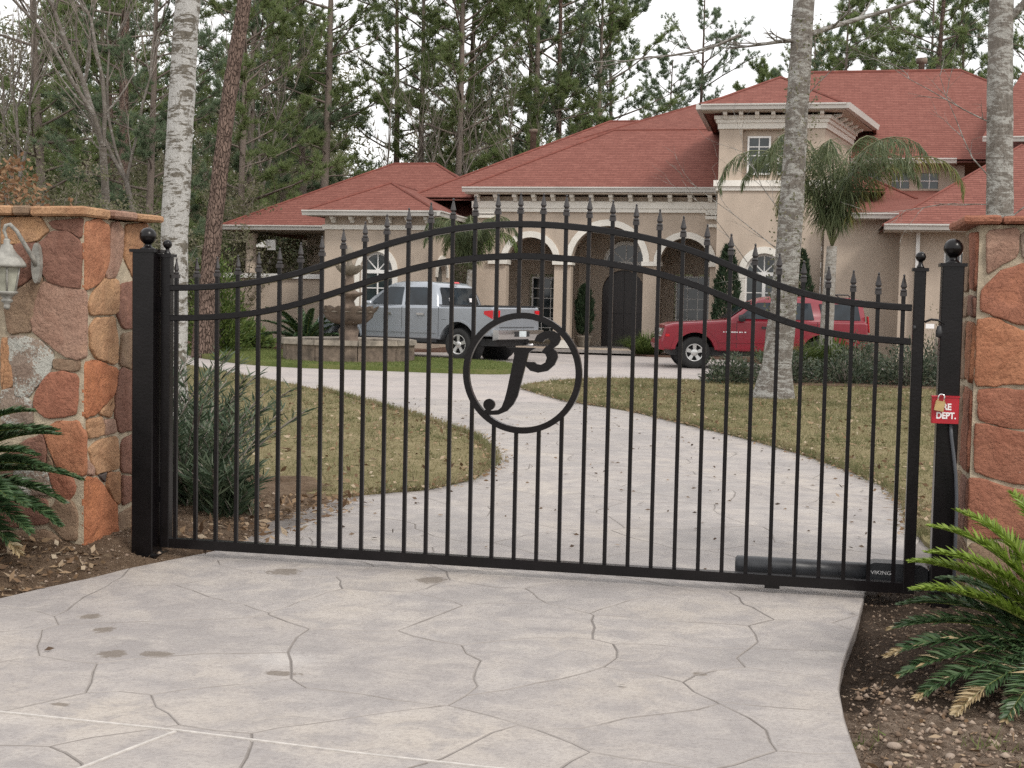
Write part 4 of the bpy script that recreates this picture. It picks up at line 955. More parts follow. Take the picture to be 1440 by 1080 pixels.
def rect_window(xa, xb, za, zb, y, cols=2, rows=4, frame='white', t=.055):
    hp(MB().box(xa, xb, y, y+.03, za, zb), 'window', 'glass')
    fr = MB(); fr.box(xa-t, xa, y-.05, y+.01, za-t, zb+t); fr.box(xb, xb+t, y-.05, y+.01, za-t, zb+t); fr.box(xa, xb, y-.05, y+.01, zb, zb+t); fr.box(xa, xb, y-.05, y+.01, za-t, za)
    hp(fr, 'window_frame', frame)
    for i in range(1, cols): x = xa+(xb-xa)*i/cols; hp(MB().box(x-.014, x+.014, y-.028, y-.002, za, zb), 'glazing_bar', frame)
    for j in range(1, rows): z = za+(zb-za)*j/rows; hp(MB().box(xa, xb, y-.026, y-.001, z-.014, z+.014), 'glazing_bar', frame)

def roof_poly(polys, name='roof', thick=.10):
    me = bpy.data.meshes.new(name); vs = []; fs = []; uvs = []
    for q in polys:
        q = [Vector(p) for p in q]; nrm = (q[1]-q[0]).cross(q[2]-q[0])
        if nrm.z < 0: q = q[::-1]; nrm = -nrm
        nrm.normalize(); u = Vector((0, 0, 1)).cross(nrm)
        u = u.normalized() if u.length > 1e-4 else Vector((1, 0, 0)); v = nrm.cross(u)
        b = len(vs); vs += [(p.x-HX, p.y-HY, p.z) for p in q]; fs.append(tuple(range(b, b+len(q)))); uvs += [(p.dot(u), p.dot(v)) for p in q]
        b2 = len(vs); vs += [(p.x-HX, p.y-HY, p.z-thick) for p in q]; fs.append(tuple(range(b2+len(q)-1, b2-1, -1))); uvs += [(p.dot(u), p.dot(v)) for p in q[::-1]]
    me.from_pydata(vs, [], fs); uvl = me.uv_layers.new(name='UVMap')
    for i, uv in enumerate(uvs): uvl.data[i].uv = uv
    return link(name, me, 'roof', house)

def ridge(parent, a, b, r_=.05):
    a = Vector(a); b = Vector(b); hp(MB().tube([a, b], r_, 6, False), 'ridge_cap', 'ridge', None).parent = house

def hip(x0, x1, y0, y1, ze, s, name='roof', ridge_along='x', cut=None):
    """hip roof over a rectangle; returns its ridge ends"""
    if ridge_along == 'x':
        h = (y1-y0)/2; zr = ze+h*s; A_, B_ = (x0+h, y0+h, zr), (x1-h, y0+h, zr)
        P = [[(x0, y0, ze), (x1, y0, ze), B_, A_], [(x1, y0, ze), (x1, y1, ze), B_], [(x1, y1, ze), (x0, y1, ze), A_, B_], [(x0, y1, ze), (x0, y0, ze), A_]]
    else:
        h = (x1-x0)/2; zr = ze+h*s; A_, B_ = (x0+h, y0+h, zr), (x0+h, y1, zr)
        P = [[(x0, y0, ze), (x1, y0, ze), A_], [(x1, y0, ze), (x1, y1, ze), B_, A_], [(x0, y1, ze), (x0, y0, ze), A_, B_]]
    o = roof_poly(P, name)
    for c in ((x0, y0, ze), (x1, y0, ze)): ridge(o, c, A_ if (c[0] == x0 or ridge_along != 'x') else B_)
    ridge(o, A_, B_)
    return A_, B_

def gutter(x0, x1, y, z, h=.16, d=.14, name='gutter'):
    return hp(MB().prism([(y, z-h), (y-d*.55, z-h), (y-d*.75, z-h*.45), (y-d, z-h*.25), (y-d, z), (y, z)], x0, x1, 'yz'), name, 'gutter')
def gutter_y(x, y0, y1, z, h=.16, d=.14):
    return hp(MB().prism([(x, z-h), (x+d*.55, z-h), (x+d*.75, z-h*.45), (x+d, z-h*.25), (x+d, z), (x, z)], y0, y1), 'gutter', 'gutter')

br = MB(); br.prism([(0, 0), (0, -.20), (-.10, -.20), (-.16, -.13), (-.30, -.09), (-.34, 0)], -.065, .065, 'yz')
br_me = br.mesh('bracket'); br_me.materials.append(MAT['trim'])
def brackets(xs, y, z, sc=1.0):
    for x in xs:
        o = bpy.data.objects.new('bracket', br_me); COL.objects.link(o); o.parent = house; o.location = (x-HX, y-HY, z); o.scale = (sc, sc, sc)

# --- portico: three arches on square piers
ARC = [(-5.90, -4.30, .12, 2.88, .80), (-3.75, -1.40, .12, 2.90, 1.17), (-.87, .72, .12, 2.90, .80)]
wall('portico_wall', ('x', 36.0), -7.0, 1.06, 0, 5.0, ARC, .45)
for xa, xb, zb, zs, rise in ARC: arch_trim(xa, xb, zs, rise, .20, 35.93, 36.02)
for xa, xb in ((-4.30, -3.75), (-1.40, -.87), (-6.45, -5.90), (.72, 1.0)):
    hp(MB().box(xa-.05, xb+.05, 35.88, 36.5, 2.80, 2.94), 'pier_capital', 'trim')
    hp(MB().box(xa-.04, xb+.04, 35.90, 36.5, .10, .36), 'pier_base', 'trim')
hp(MB().box(-7.05, 1.04, 35.90, 36.0, 4.50, 4.62).box(-7.07, 1.03, 35.86, 36.0, 4.622, 4.84), 'frieze', 'trim')
hp(MB().box(-6.98, -6.30, 35.84, 35.995, 4.30, 4.40).box(-6.98, -6.30, 35.80, 35.995, 4.43, 4.49).box(-6.94, -6.34, 35.87, 35.995, 4.05, 4.14), 'pilaster_capital', 'trim')
hp(MB().box(.55, 1.03, 35.84, 35.995, 4.30, 4.40).box(.55, 1.03, 35.80, 35.995, 4.43, 4.49).box(.6, 1.03, 35.87, 35.995, 4.05, 4.14), 'pilaster_capital', 'trim')
brackets([-6.85+.628*k for k in range(13)], 35.86, 5.04)
hp(MB().box(-7.2, 1.02, 35.42, 36.0, 5.05, 5.09), 'soffit', 'soffit')
gutter(-7.28, 1.0, 35.45, 5.26)
# behind the arches
hp(MB().box(-7.0, 1.05, 36.4, 39.2, -.02, .12), 'porch_floor', 'concrete'); hp(MB().box(-6.8, 1.05, 35.55, 36.4, -.02, .07), 'porch_step', 'concrete')
wall('back_wall', ('x', 38.8), -7.0, 1.05, 0.1, 4.9, [(-3.13, -1.67, .12, 1.98, .75), (-5.7, -4.5, .14, 2.55, 0), (-.66, .62, .14, 2.62, 0)], .3)
hp(MB().box(-7.0, 1.05, 36.45, 38.8, 4.6, 4.7), 'porch_ceiling', 'soffit')
hp(MB().box(-4.05, -3.95, 36.46, 38.79, .12, 4.6), 'porch_wall', 'stucco'); hp(MB().box(-1.17, -1.07, 36.46, 38.79, .12, 4.6), 'porch_wall', 'stucco')
hp(MB().prism([(-3.13, .12), (-1.67, .12)]+arch_pts(-3.13, -1.67, 1.98, .75)[::-1], 38.95, 39.05), 'door', 'door')
for x in (-2.98, -2.30): hp(MB().box(x, x+.58, 38.91, 38.95, .3, 1.1).box(x, x+.58, 38.91, 38.95, 1.25, 2.0), 'door_panel', 'door')
hp(MB().box(-2.42, -2.38, 38.9, 38.95, .12, 2.72), 'door_stile', 'door')
fan_window(-3.02, -1.60, 2.82, 2.95, .70, 38.72, cols=1, rows=1)
arch_trim(-3.02, -1.60, 2.95, .70, .06, 38.60, 38.72)
rect_window(-5.55, -4.62, .35, 2.4, 38.9, 3, 6); rect_window(-.55, .5, .35, 2.5, 38.9, 3, 6)
hp(MB().box(-.52, -.1, 39.0, 39.02, .3, 2.5), 'curtain', 'curtain')

# --- left wing
wall('wing_wall', ('x', 33.0), -11.09, -7.69, 0, 4.15, [(-9.92, -8.84, .9, 2.42, .62)], .3)
fan_window(-9.92, -8.84, .9, 2.42, .62, 33.18, 2, 3)
arch_trim(-9.92, -8.84, 2.42, .62, .16, 32.94, 33.02)
hp(MB().box(-10.08, -9.92, 32.95, 33.02, .8, 2.42).box(-8.84, -8.68, 32.95, 33.02, .8, 2.42), 'window_surround', 'trim')
wall('wing_side_wall', ('y', -7.684), 33.006, 36.0, 0, 4.15, [(33.9, 35.1, .9, 2.3, .55)], .3)
arch_trim(33.9, 35.1, 2.3, .55, .15, -7.70, -7.63, plane='y')
hp(MB().box(-7.86, -7.83, 33.9, 35.1, .9, 2.3).prism(arch_pts(33.9, 35.1, 2.3, .55), -7.86, -7.83, 'yz'), 'window', 'glass')
hp(MB().box(-11.15, -7.63, 32.93, 33.0, 3.72, 3.86), 'frieze', 'trim'); hp(MB().box(-7.69, -7.62, 32.93, 36, 3.72, 3.86), 'frieze', 'trim')
brackets([-10.75+.605*k for k in range(6)], 32.93, 4.10, .9)
hp(MB().box(-11.5, -7.3, 32.45, 33, 4.11, 4.14), 'soffit', 'soffit')
hip(-11.62, -7.26, 32.45, 37.5, 4.25, .485, ridge_along='y')
gutter(-11.62, -7.26, 32.46, 4.28); gutter_y(-7.28, 32.33, 36.0, 4.28)
# --- far left porch
wall('porch_parapet', ('x', 37.0), -16.3, -11.0, 0, 2.22, (), .25); hp(MB().box(-16.35, -11.0, 36.9, 37.3, 2.22, 2.38), 'parapet_cap', 'white')
hp(MB().lathe([(.24, 2.38), (.24, 2.46), (.20, 2.5), (.185, 3.6), (.24, 3.66), (.24, 3.78)], 16, (-15.3, 37.12, 0)), 'porch_column', 'stucco')
wall('porch_back_wall', ('x', 39.4), -14.1, -11.0, 0, 3.9, [(-13.4, -12.3, 1.2, 3.05, 0)], .2, 'stucco'); hp(MB().box(-13.4, -12.3, 39.5, 39.53, 1.2, 3.05), 'window', 'glass')
hp(MB().box(-13.5, -12.2, 39.33, 39.42, 3.06, 3.22), 'lintel', 'trim')
hp(MB().box(-12.6, -11.05, 37.0, 37.25, 2.38, 3.95), 'porch_wall', 'stucco'); hp(MB().box(-12.62, -11.0, 36.93, 37.0, 3.05, 3.22), 'lintel', 'trim')
hp(MB().box(-12.45, -11.25, 36.97, 36.999, 2.4, 3.04), 'window', 'glass')
hp(MB().box(-16.3, -11, 36.6, 39.4, 3.86, 3.92), 'soffit', 'soffit')
hp(MB().box(-14.62, -14.32, 36.9, 36.96, 3.2, 3.55).hexa([(-14.9, 36.6, 3.28), (-14.6, 36.6, 3.28), (-14.6, 36.9, 3.28), (-14.9, 36.9, 3.28)], [(-14.9, 36.6, 3.36), (-14.6, 36.6, 3.5), (-14.6, 36.9, 3.5), (-14.9, 36.9, 3.36)]), 'floodlight', 'white')
hip(-16.2, -5.0, 36.45, 46.0, 4.0, .545)
gutter(-16.2, -11.2, 36.47, 4.03)

# --- main roofs over the portico
hip(-7.28, 6.0, 35.42, 44.0, 5.23, .55)
hip(-9.4, 7.0, 36.4, 48.2, 5.0, .55)
hp(MB().lathe([(.12, 7.2), (.12, 8.0), (.17, 8.02), (.17, 8.14)], 10, (-6.6, 43.5, 0)), 'roof_vent', 'cast_red')

# --- tower
def wall_poly(name, pts, z0, z1, mat='stucco'):
    mb = MB()
    for (a, b), (c, d) in zip(pts[:-1], pts[1:]): mb.add([(a, b, z0), (c, d, z0), (c, d, z1), (a, b, z1)], [(0, 1, 2, 3)])
    return hp(mb, name, mat)
wall('tower_wall', ('x', 34.0), 1.03, 4.13, 0, 5.1, [(1.90, 3.05, .3, 2.55, .62)], .25); wall('tower_wall', ('x', 34.0), 1.03, 4.13, 5.1, 7.3, [(1.72, 3.56, 5.42, 6.86, 0)], .25)
wall_poly('tower_side_wall', [(4.134, 34.0), (5.05, 38.3)], 0, 7.3); wall_poly('tower_side_wall', [(1.026, 38.5), (1.026, 34.0)], 0, 7.3)
arch_trim(1.90, 3.05, 2.55, .62, .20, 33.92, 34.02); hp(MB().box(1.70, 1.90, 33.93, 34.02, .1, 2.55).box(3.05, 3.25, 33.93, 34.02, .1, 2.55), 'window_surround', 'trim')
fan_window(1.90, 3.05, .3, 2.55, .62, 34.2, 2, 4, inner_door=True)
hp(MB().box(1.6, 3.7, 34.22, 34.3, 5.3, 7.0), 'recessed_panel', 'stucco')
rect_window(1.92, 2.50, 5.58, 6.62, 34.19, 2, 4); rect_window(2.82, 3.40, 5.58, 6.62, 34.19, 2, 4)
def band(z0, z1, d, name='trim_band', mat='trim'):
    mb = MB(); mb.box(1.03-d, 4.13, 34-d, 34.0, z0, z1)
    a, b = Vector((4.13, 34.0)), Vector((5.05, 38.3)); n_ = Vector(((b-a).y, -(b-a).x)).normalized()*d
    mb.hexa([(a.x, 34-d, z0), (a.x+n_.x, 34-d, z0), (b.x+n_.x, b.y+n_.y, z0), (b.x, b.y, z0)], [(a.x, 34-d, z1), (a.x+n_.x, 34-d, z1), (b.x+n_.x, b.y+n_.y, z1), (b.x, b.y, z1)])
    mb.box(1.03-d, 1.03, 34.0, 37.5, z0, z1)
    return hp(mb, name, mat)
band(5.04, 5.16, .06); band(5.162, 5.34, .13); band(6.88, 7.05, .05); band(7.052, 7.16, .10); band(7.162, 7.26, .16)
brackets([1.2+.47*k for k in range(7)], 33.86, 7.34, .9)
hp(MB().box(.5, 4.6, 33.45, 34.0, 7.345, 7.375), 'soffit', 'soffit')
T = [(.48, 33.42), (4.66, 33.42), (5.72, 38.4), (.48, 38.4)]
for k in range(5):
    o = bpy.data.objects.new('bracket', br_me); COL.objects.link(o); o.parent = house; o.location = (4.32+.2*k*.93-HX, 34.4+.86*k-HY, 7.34); o.rotation_euler = (0, 0, R(90-12)); o.scale = (.9, .9, .9)
mb = MB(); mb.hexa([(4.605, 33.45, 7.345), (4.65, 33.45, 7.345), (5.66, 38.4, 7.345), (4.6, 38.4, 7.345)], [(4.605, 33.45, 7.375), (4.65, 33.45, 7.375), (5.66, 38.4, 7.375), (4.6, 38.4, 7.375)]); hp(mb, 'soffit', 'soffit')
gutter(.45, 4.68, 33.44, 7.535)
mb = MB(); mb.hexa([(4.60, 33.42, 7.375), (4.76, 33.32, 7.375), (5.86, 38.4, 7.375), (5.70, 38.4, 7.375)], [(4.60, 33.42, 7.535), (4.80, 33.30, 7.535), (5.90, 38.4, 7.535), (5.70, 38.4, 7.535)]); hp(mb, 'gutter', 'gutter')
hp(MB().box(.36, .50, 33.3, 38.4, 7.375, 7.535), 'gutter', 'gutter')
ap, ap2 = (2.75, 35.75, 8.68), (3.3, 42.0, 8.68)
o = roof_poly([[(.48, 33.42, 7.50), (4.68, 33.42, 7.50), ap], [(4.68, 33.42, 7.50), (5.8, 38.6, 7.50), (6.0, 42, 7.50), ap2, ap], [(.48, 42, 7.50), (.48, 33.42, 7.50), ap, ap2]])
ridge(o, (.48, 33.42, 7.50), ap); ridge(o, (4.68, 33.42, 7.50), ap)

# --- right side: clerestory, big roof, lower wings
wall('clerestory_wall', ('x', 38.55), 4.9, 8.6, 4.8, 6.25, [(5.45, 6.0, 5.5, 6.0, 0), (6.35, 6.9, 5.5, 6.0, 0), (7.25, 7.8, 5.5, 6.0, 0)], .2)
for a in (5.45, 6.35, 7.25): rect_window(a, a+.55, 5.5, 6.0, 38.62, 2, 2)
hp(MB().box(4.9, 8.3, 38.0, 38.6, 6.24, 6.28), 'soffit', 'soffit'); gutter(4.9, 8.28, 38.02, 6.42)
# the big hip: front slope from the clerestory eave up to the long ridge
rz, ry = 10.22, 44.2; ze, ye = 6.38, 37.95
q0, q1 = (3.55, ry, rz), (8.95, ry, rz)
o = roof_poly([[(-2.2, ye, ze), (15.0, ye, ze), q1, q0], [(15.0, ye, ze), (15.0, 50.5, ze), q1], [(-2.2, 50.5, ze), (-2.2, ye, ze), q0], [(15.0, 50.5, ze), (-2.2, 50.5, ze), q0, q1]])
roof_poly([[q0, (-6.5, 40.0, 6.7), (-2.2, ye+.01, ze-.01)], [(-6.5, 40.0, 6.7), (-6.5, 50.4, 6.7), q0]]); ridge(o, q0, (-6.5, 40.0, 6.7)); ridge(o, q0, q1, .07); ridge(o, q1, (15.0, ye, ze))
hp(MB().lathe([(.11, 10.0), (.11, 10.55), (.20, 10.57), (.20, 10.75)], 10, (7.6, 44.6, 0)), 'roof_vent', 'cast_red')
# right gable beyond the near trunk
gutter(8.9, 13, 36.8, 6.95)
roof_poly([[(8.9, 36.8, 6.95), (15.5, 36.8, 6.95), (15.5, 41.0, 9.6), (10.6, 41.0, 9.6)]])
# lower right wings
wall('right_wing_wall', ('x', 33.6), 4.2, 6.3, 0, 4.2, (), .2); wall('right_wing_wall', ('x', 31.8), 6.25, 12.5, 0, 3.8, [(7.42, 8.3, .9, 3.2, 0)], .2)
wall('right_wing_side_wall', ('y', 6.444), 31.806, 33.59, 0, 3.8, (), .2)
rect_window(7.47, 8.25, .95, 3.15, 31.9, 2, 5); hp(MB().box(6.66, 6.76, 31.66, 31.79, 0, 3.7), 'downspout', 'white')
gutter(4.7, 6.25, 33.05, 4.33); gutter(5.75, 12.5, 31.05, 3.90)
hp(MB().box(5.8, 12.5, 31.07, 31.85, 3.70, 3.74), 'soffit', 'soffit'); hp(MB().box(4.7, 6.25, 33.07, 33.7, 4.14, 4.18), 'soffit', 'soffit')
roof_poly([[(4.7, 33.02, 4.30), (8.5, 33.02, 4.30), (8.5, 38.6, 5.45), (4.7, 38.6, 5.45)]])
o = roof_poly([[(5.72, 31.02, 3.86), (13.5, 31.02, 3.86), (13.5, 37.0, 7.15), (9.95, 36.0, 6.60)], [(5.72, 31.02, 3.86), (9.95, 36.0, 6.60), (9.95, 39.5, 6.60), (5.72, 35.5, 3.86)]])
ridge(o, (5.72, 31.02, 3.86), (9.95, 36.0, 6.60), .04)

# ------------------------------------------------------------------ vehicles (local: x forward, y left, z up; origin under the rear axle)
def arch_cut(cx, cz, r_, a0, a1, n=9):
    return [(cx+r_*math.cos(R(a0+(a1-a0)*i/n)), cz+r_*math.sin(R(a0+(a1-a0)*i/n))) for i in range(n+1)]

def loft_body(prof, half, sections):
    """profile (x, z) swept across the width; sections: (fraction of half width, inset)"""
    if area(prof) < 0: prof = prof[::-1]
    ys = [(-f*half, i) for f, i in sections]+[(f*half, i) for f, i in sections[::-1]]
    n = len(prof); vs = []
    for y, i in ys: vs += [(a, y, b) for a, b in (inset(prof, i) if i else prof)]
    fs = [(k*n+i, k*n+(i+1) % n, (k+1)*n+(i+1) % n, (k+1)*n+i) for k in range(len(ys)-1) for i in range(n)]+[tuple(range(n)), tuple((len(ys)-1)*n+i for i in range(n-1, -1, -1))]
    return MB().add(vs, fs, False)

def wheel(parent, x, y, rt, rw, width, spokes, side, rim_mat='alloy'):
    w = empty('wheel', (x, y, rt)); w.parent = parent; w.rotation_euler = (0, 0, 0 if side < 0 else math.pi)
    h = width/2
    MB().lathe([(rw*.96, -h*.9), (rw*1.02, -h), (rt*.93, -h), (rt*.985, -h*.8), (rt, -h*.5), (rt, h*.5), (rt*.985, h*.8), (rt*.93, h), (rw*.96, h)], 32, axis='y', cap=False).build('tyre', 'rubber', w)
    rm = MB(); rm.lathe([(rw*1.0, -h*.92), (rw*.93, -h*.98), (rw*.86, -h*.80), (rw*.84, -h*.3)], 32, axis='y', cap=False)
    rm.lathe([(.085, -h*.3), (.085, -h*.78), (.06, -h*.88), (.01, -h*.9)], 16, axis='y')
    for k in range(spokes):
        a = 2*math.pi*k/spokes+.3; c_, s_ = math.cos(a), math.sin(a); w0, w1 = .030, .048
        def pt(r_, t, y_): return (r_*c_-t*s_, y_, r_*s_+t*c_)
        rm.hexa([pt(.05, -w0, -h*.75), pt(.05, w0, -h*.75), pt(rw*.90, w1, -h*.82), pt(rw*.90, -w1, -h*.82)], [pt(.05, -w0, -h*.45), pt(.05, w0, -h*.45), pt(rw*.90, w1, -h*.55), pt(rw*.90, -w1, -h*.55)])
    rm.build('rim', rim_mat, w)
    MB().lathe([(rw*.82, -h*.28), (rw*.82, -h*.26)], 24, axis='y').build('brake_shadow_plate', 'plastic', w)  # dark disc that stands for the shade behind the spokes
    return w

def side_plate(parent, name, mat, poly, yfun, t=.012, both=True, sm=None):
    for s in ((-1, 1) if both else (1,)):
        vs = [(x, s*yfun(z), z) for x, z in poly]+[(x, s*(yfun(z)+t), z) for x, z in poly]; n = len(poly)
        MB().add(vs, [tuple(range(n)), tuple(range(2*n-1, n-1, -1))]+[(i, n+i, n+(i+1) % n, (i+1) % n) for i in range(n)]).build(name, mat, parent)

# --- silver pickup
pk_t = empty('pickup_truck', (-4.72, 27.75, 0), label='silver crew-cab pickup truck parked behind the fountain', cat='pickup truck')
pk_t.rotation_euler = (0, 0, R(180-22.9)); pk_t.scale = (1.06, 1.06, 1.06)
prof = [(-1.02, .62)]+arch_cut(0, .40, .56, 158, 22)+[(.62, .50), (3.06, .50)]+arch_cut(3.7, .40, .56, 158, 22)+[(4.36, .50), (4.66, .56), (4.72, .80), (4.66, 1.04), (4.52, 1.17), (4.1, 1.235), (3.2, 1.30), (3.0, 1.31), (.60, 1.33), (-1.03, 1.35), (-1.08, 1.30), (-1.08, .70)]
loft_body(prof, 1.0, [(1.0, .05), (.985, .016), (.94, 0)]).build('body', 'silver', pk_t)
def ycab(z): return .965-(z-1.30)/.60*.17
cab = MB(); zb, zt = 1.30, 1.92
b = [(.66, -.965, zb), (.66, .965, zb), (3.18, .965, zb), (3.18, -.965, zb)]
rows = [(zb, .66, 3.18, .965), (1.55, .72, 2.86, .90), (1.82, .84, 2.46, .825), (1.90, .93, 2.30, .79), (1.945, 1.15, 2.10, .70), (1.95, 1.3, 2.0, .6)]
vs = []
for z, xa, xb, y in rows:
    c = .12 if z < 1.9 else .2
    vs += [(xa, -y+c, z), (xa+c*.4, -y, z), (xb-c*.6, -y, z), (xb, -y+c*1.6, z), (xb, y-c*1.6, z), (xb-c*.6, y, z), (xa+c*.4, y, z), (xa, y-c, z)]
cab.add(vs, [(k*8+i, k*8+(i+1) % 8, (k+1)*8+(i+1) % 8, (k+1)*8+i) for k in range(len(rows)-1) for i in range(8)]+[tuple((len(rows)-1)*8+i for i in range(8))], True)
cab.build('cab', 'silver', pk_t)
def yw(z): return interp([(1.30, .965), (1.55, .90), (1.82, .825), (1.90, .79)], z)+.004
for poly in ([(.98, 1.36), (1.72, 1.36), (1.74, 1.80), (1.12, 1.80), (1.0, 1.72)], [(1.83, 1.36), (2.86, 1.36), (2.76, 1.46), (2.36, 1.78), (2.28, 1.80), (1.84, 1.80)]):
    side_plate(pk_t, 'side_window', 'carglass', poly, yw, .006)
def plate_at(parent, name, mat, pts, off):   # thin plate on four points, pushed out along off
    o = Vector(off); vs = [Vector(p) for p in pts]; n = len(vs)
    return MB().add([tuple(p) for p in vs]+[tuple(p+o) for p in vs], [tuple(range(n)), tuple(range(2*n-1, n-1, -1))]+[(i, n+i, n+(i+1) % n, (i+1) % n) for i in range(n)]).build(name, mat, parent)
plate_at(pk_t, 'rear_window', 'carglass', [(.675, -.76, 1.38), (.675, .76, 1.38), (.81, .68, 1.80), (.81, -.68, 1.80)], (-.014, 0, .003))
plate_at(pk_t, 'windscreen', 'carglass', [(3.07, -.74, 1.38), (3.07, .74, 1.38), (2.49, .66, 1.80), (2.49, -.66, 1.80)], (.012, 0, .012))
plate_at(pk_t, 'third_brake_light', 'taillight', [(.86, -.16, 1.905), (.86, .16, 1.905), (.90, .16, 1.94), (.90, -.16, 1.94)], (-.02, 0, .01))
for y in (-.42, .42): plate_at(pk_t, 'sticker', 'decal', [(.672, y-.05, 1.44), (.672, y+.05, 1.44), (.70, y+.05, 1.54), (.70, y-.05, 1.54)], (-.018, 0, .003))
for x in (.60, 1.78, 3.02): side_plate(pk_t, 'door_seam', 'plastic', [(x, .58), (x+.010, .58), (x+.012, 1.30), (x, 1.30)], lambda z: .996, .006)
side_plate(pk_t, 'lower_moulding', 'silver', [(.66, .66), (3.02, .66), (3.02, .75), (.66, .75)], lambda z: .995, .022)
side_plate(pk_t, 'sill_step', 'plastic', [(.66, .43), (3.0, .43), (3.0, .52), (.66, .52)], lambda z: .93, .06)
for x in (1.05, 2.12): side_plate(pk_t, 'door_handle', 'chrome', [(x, 1.10), (x+.24, 1.11), (x+.24, 1.155), (x, 1.15)], lambda z: .998, .035)
for s in (-1, 1):
    MB().box(-1.04, .60, s*.94-.05, s*.94+.05, 1.345, 1.375).build('bed_rail', 'plastic', pk_t)
    MB().lathe([(.01, -.05), (.10, -.045), (.11, .0), (.10, .05), (.01, .06)], 12, (2.78, s*1.12, 1.38), squash=.9).build('mirror', 'silver', pk_t)
    for cx in (0, 3.7):
        ar = MB(); a = arch_cut(cx, .40, .56, 168, 12, 14); b_ = arch_cut(cx, .40, .61, 168, 12, 14)
        for i in range(14): ar.prism([a[i], a[i+1], b_[i+1], b_[i]], s*.985, s*1.02)
        ar.build('wheel_arch_flare', 'silver', pk_t)
        MB().lathe([(.545, -.02), (.545, .02)], 24, (cx, s*.62, .42), axis='y').build('wheel_well', 'plastic', pk_t)
MB().box(-1.06, .58, -.88, .88, 1.346, 1.352).build('bed_cover', 'plastic', pk_t)
side_plate(pk_t, 'fuel_door_line', 'plastic', [(.36, 1.0), (.50, 1.0), (.50, 1.008), (.36, 1.008)], lambda z: .998, .004)
# tail: lamps, bumper, plate
for s in (-1, 1):
    plate_at(pk_t, 'tail_light', 'taillight', [(-1.085, s*.99, 1.02), (-1.085, s*.78, 1.04), (-1.085, s*.76, 1.26), (-1.085, s*.99, 1.26)], (-.03, 0, 0))
    plate_at(pk_t, 'tail_light_side', 'taillight', [(-1.06, s*.992, 1.05), (-.80, s*.992, 1.16), (-.80, s*.992, 1.24), (-1.06, s*.992, 1.26)], (0, s*.014, 0))
MB().prism([(-1.06, .52), (-1.22, .56), (-1.25, .68), (-1.22, .78), (-1.06, .79)], -.98, .98).build('rear_bumper', 'chrome', pk_t)
MB().box(-1.262, -1.24, -.30, .30, .62, .75).build('plate_recess', 'plastic', pk_t)
MB().box(-1.27, -1.262, -.15, .15, .62, .76).build('licence_plate', 'plate', pk_t)
MB().box(-1.10, -1.078, -.74, .74, .84, .85).build('tailgate_seam', 'plastic', pk_t); MB().box(-1.105, -1.08, -.13, .13, 1.14, 1.19).build('tailgate_handle', 'plastic', pk_t)
MB().box(-.95, 4.4, -.75, .75, .38, .56).build('chassis', 'plastic', pk_t)
MB().tube([(-1.2, -.55, .40), (-.8, -.55, .42)], .04, 10).build('exhaust', 'chrome', pk_t)
text('TRD', .12, (-.52, .9985, 1.15), (R(90), 0, R(180)), 'plastic', pk_t, 'badge', sx=1.5); text('OFF ROAD', .06, (-.52, .9985, 1.075), (R(90), 0, R(180)), 'plastic', pk_t, 'badge', sx=1.3)
for x in (0, 3.7):
    for s in (-1, 1): wheel(pk_t, x, s*.86, .40, .25, .27, 5, s)
plate_at(pk_t, 'headlight', 'chrome', [(4.60, .98, .95), (4.70, .74, .95), (4.64, .74, 1.12), (4.52, .98, 1.12)], (.02, .015, 0))

# --- red sport utility vehicle
sv = empty('sport_utility_vehicle', (3.95, 27.88, 0), label='faded red sport utility vehicle parked before the tower', cat='suv')
sv.rotation_euler = (0, 0, R(180+11)); sv.scale = (1.06, 1.06, 1.06)
prof = [(-1.06, .50)]+arch_cut(0, .38, .47, 165, 15)+[(.55, .42), (2.42, .42)]+arch_cut(2.95, .38, .47, 165, 15)+[(3.46, .42), (3.70, .44), (3.76, .62), (3.70, .86), (3.66, 1.0), (3.45, 1.06), (2.3, 1.14), (2.1, 1.15), (-1.02, 1.17), (-1.08, 1.12), (-1.10, .60)]
loft_body(prof, .92, [(1.0, .06), (.985, .02), (.93, 0)]).build('body', 'red_paint', sv)
rows = [(1.13, -1.04, 2.22, .89), (1.30, -1.03, 1.98, .86), (1.60, -.98, 1.56, .77), (1.68, -.94, 1.40, .73), (1.725, -.75, 1.15, .62), (1.735, -.4, .8, .45)]
vs = []
for z, xa, xb, y in rows:
    c = .12 if z < 1.66 else .2
    vs += [(xa, -y+c, z), (xa+c*.4, -y, z), (xb-c*.6, -y, z), (xb, -y+c*1.5, z), (xb, y-c*1.5, z), (xb-c*.6, y, z), (xa+c*.4, y, z), (xa, y-c, z)]
MB().add(vs, [(k*8+i, k*8+(i+1) % 8, (k+1)*8+(i+1) % 8, (k+1)*8+i) for k in range(len(rows)-1) for i in range(8)]+[tuple((len(rows)-1)*8+i for i in range(8))], True).build('cabin', 'red_paint', sv)
def ys_(z): return interp([(1.13, .89), (1.30, .86), (1.60, .77), (1.68, .73)], z)+.005
for poly in ([(1.02, 1.19), (1.92, 1.19), (1.84, 1.30), (1.50, 1.57), (1.06, 1.58)], [(.18, 1.19), (.92, 1.19), (.94, 1.58), (.26, 1.58)], [(-.90, 1.20), (.0, 1.20), (.06, 1.57), (-.84, 1.57)]):
    side_plate(sv, 'side_window', 'carglass', poly, ys_, .006)
plate_at(sv, 'windscreen', 'carglass', [(2.17, -.72, 1.18), (2.17, .72, 1.18), (1.62, .62, 1.58), (1.62, -.62, 1.58)], (.012, 0, .012))
plate_at(sv, 'rear_window', 'carglass', [(-1.045, -.66, 1.22), (-1.045, .66, 1.22), (-.99, .60, 1.58), (-.99, -.60, 1.58)], (-.012, 0, .002))
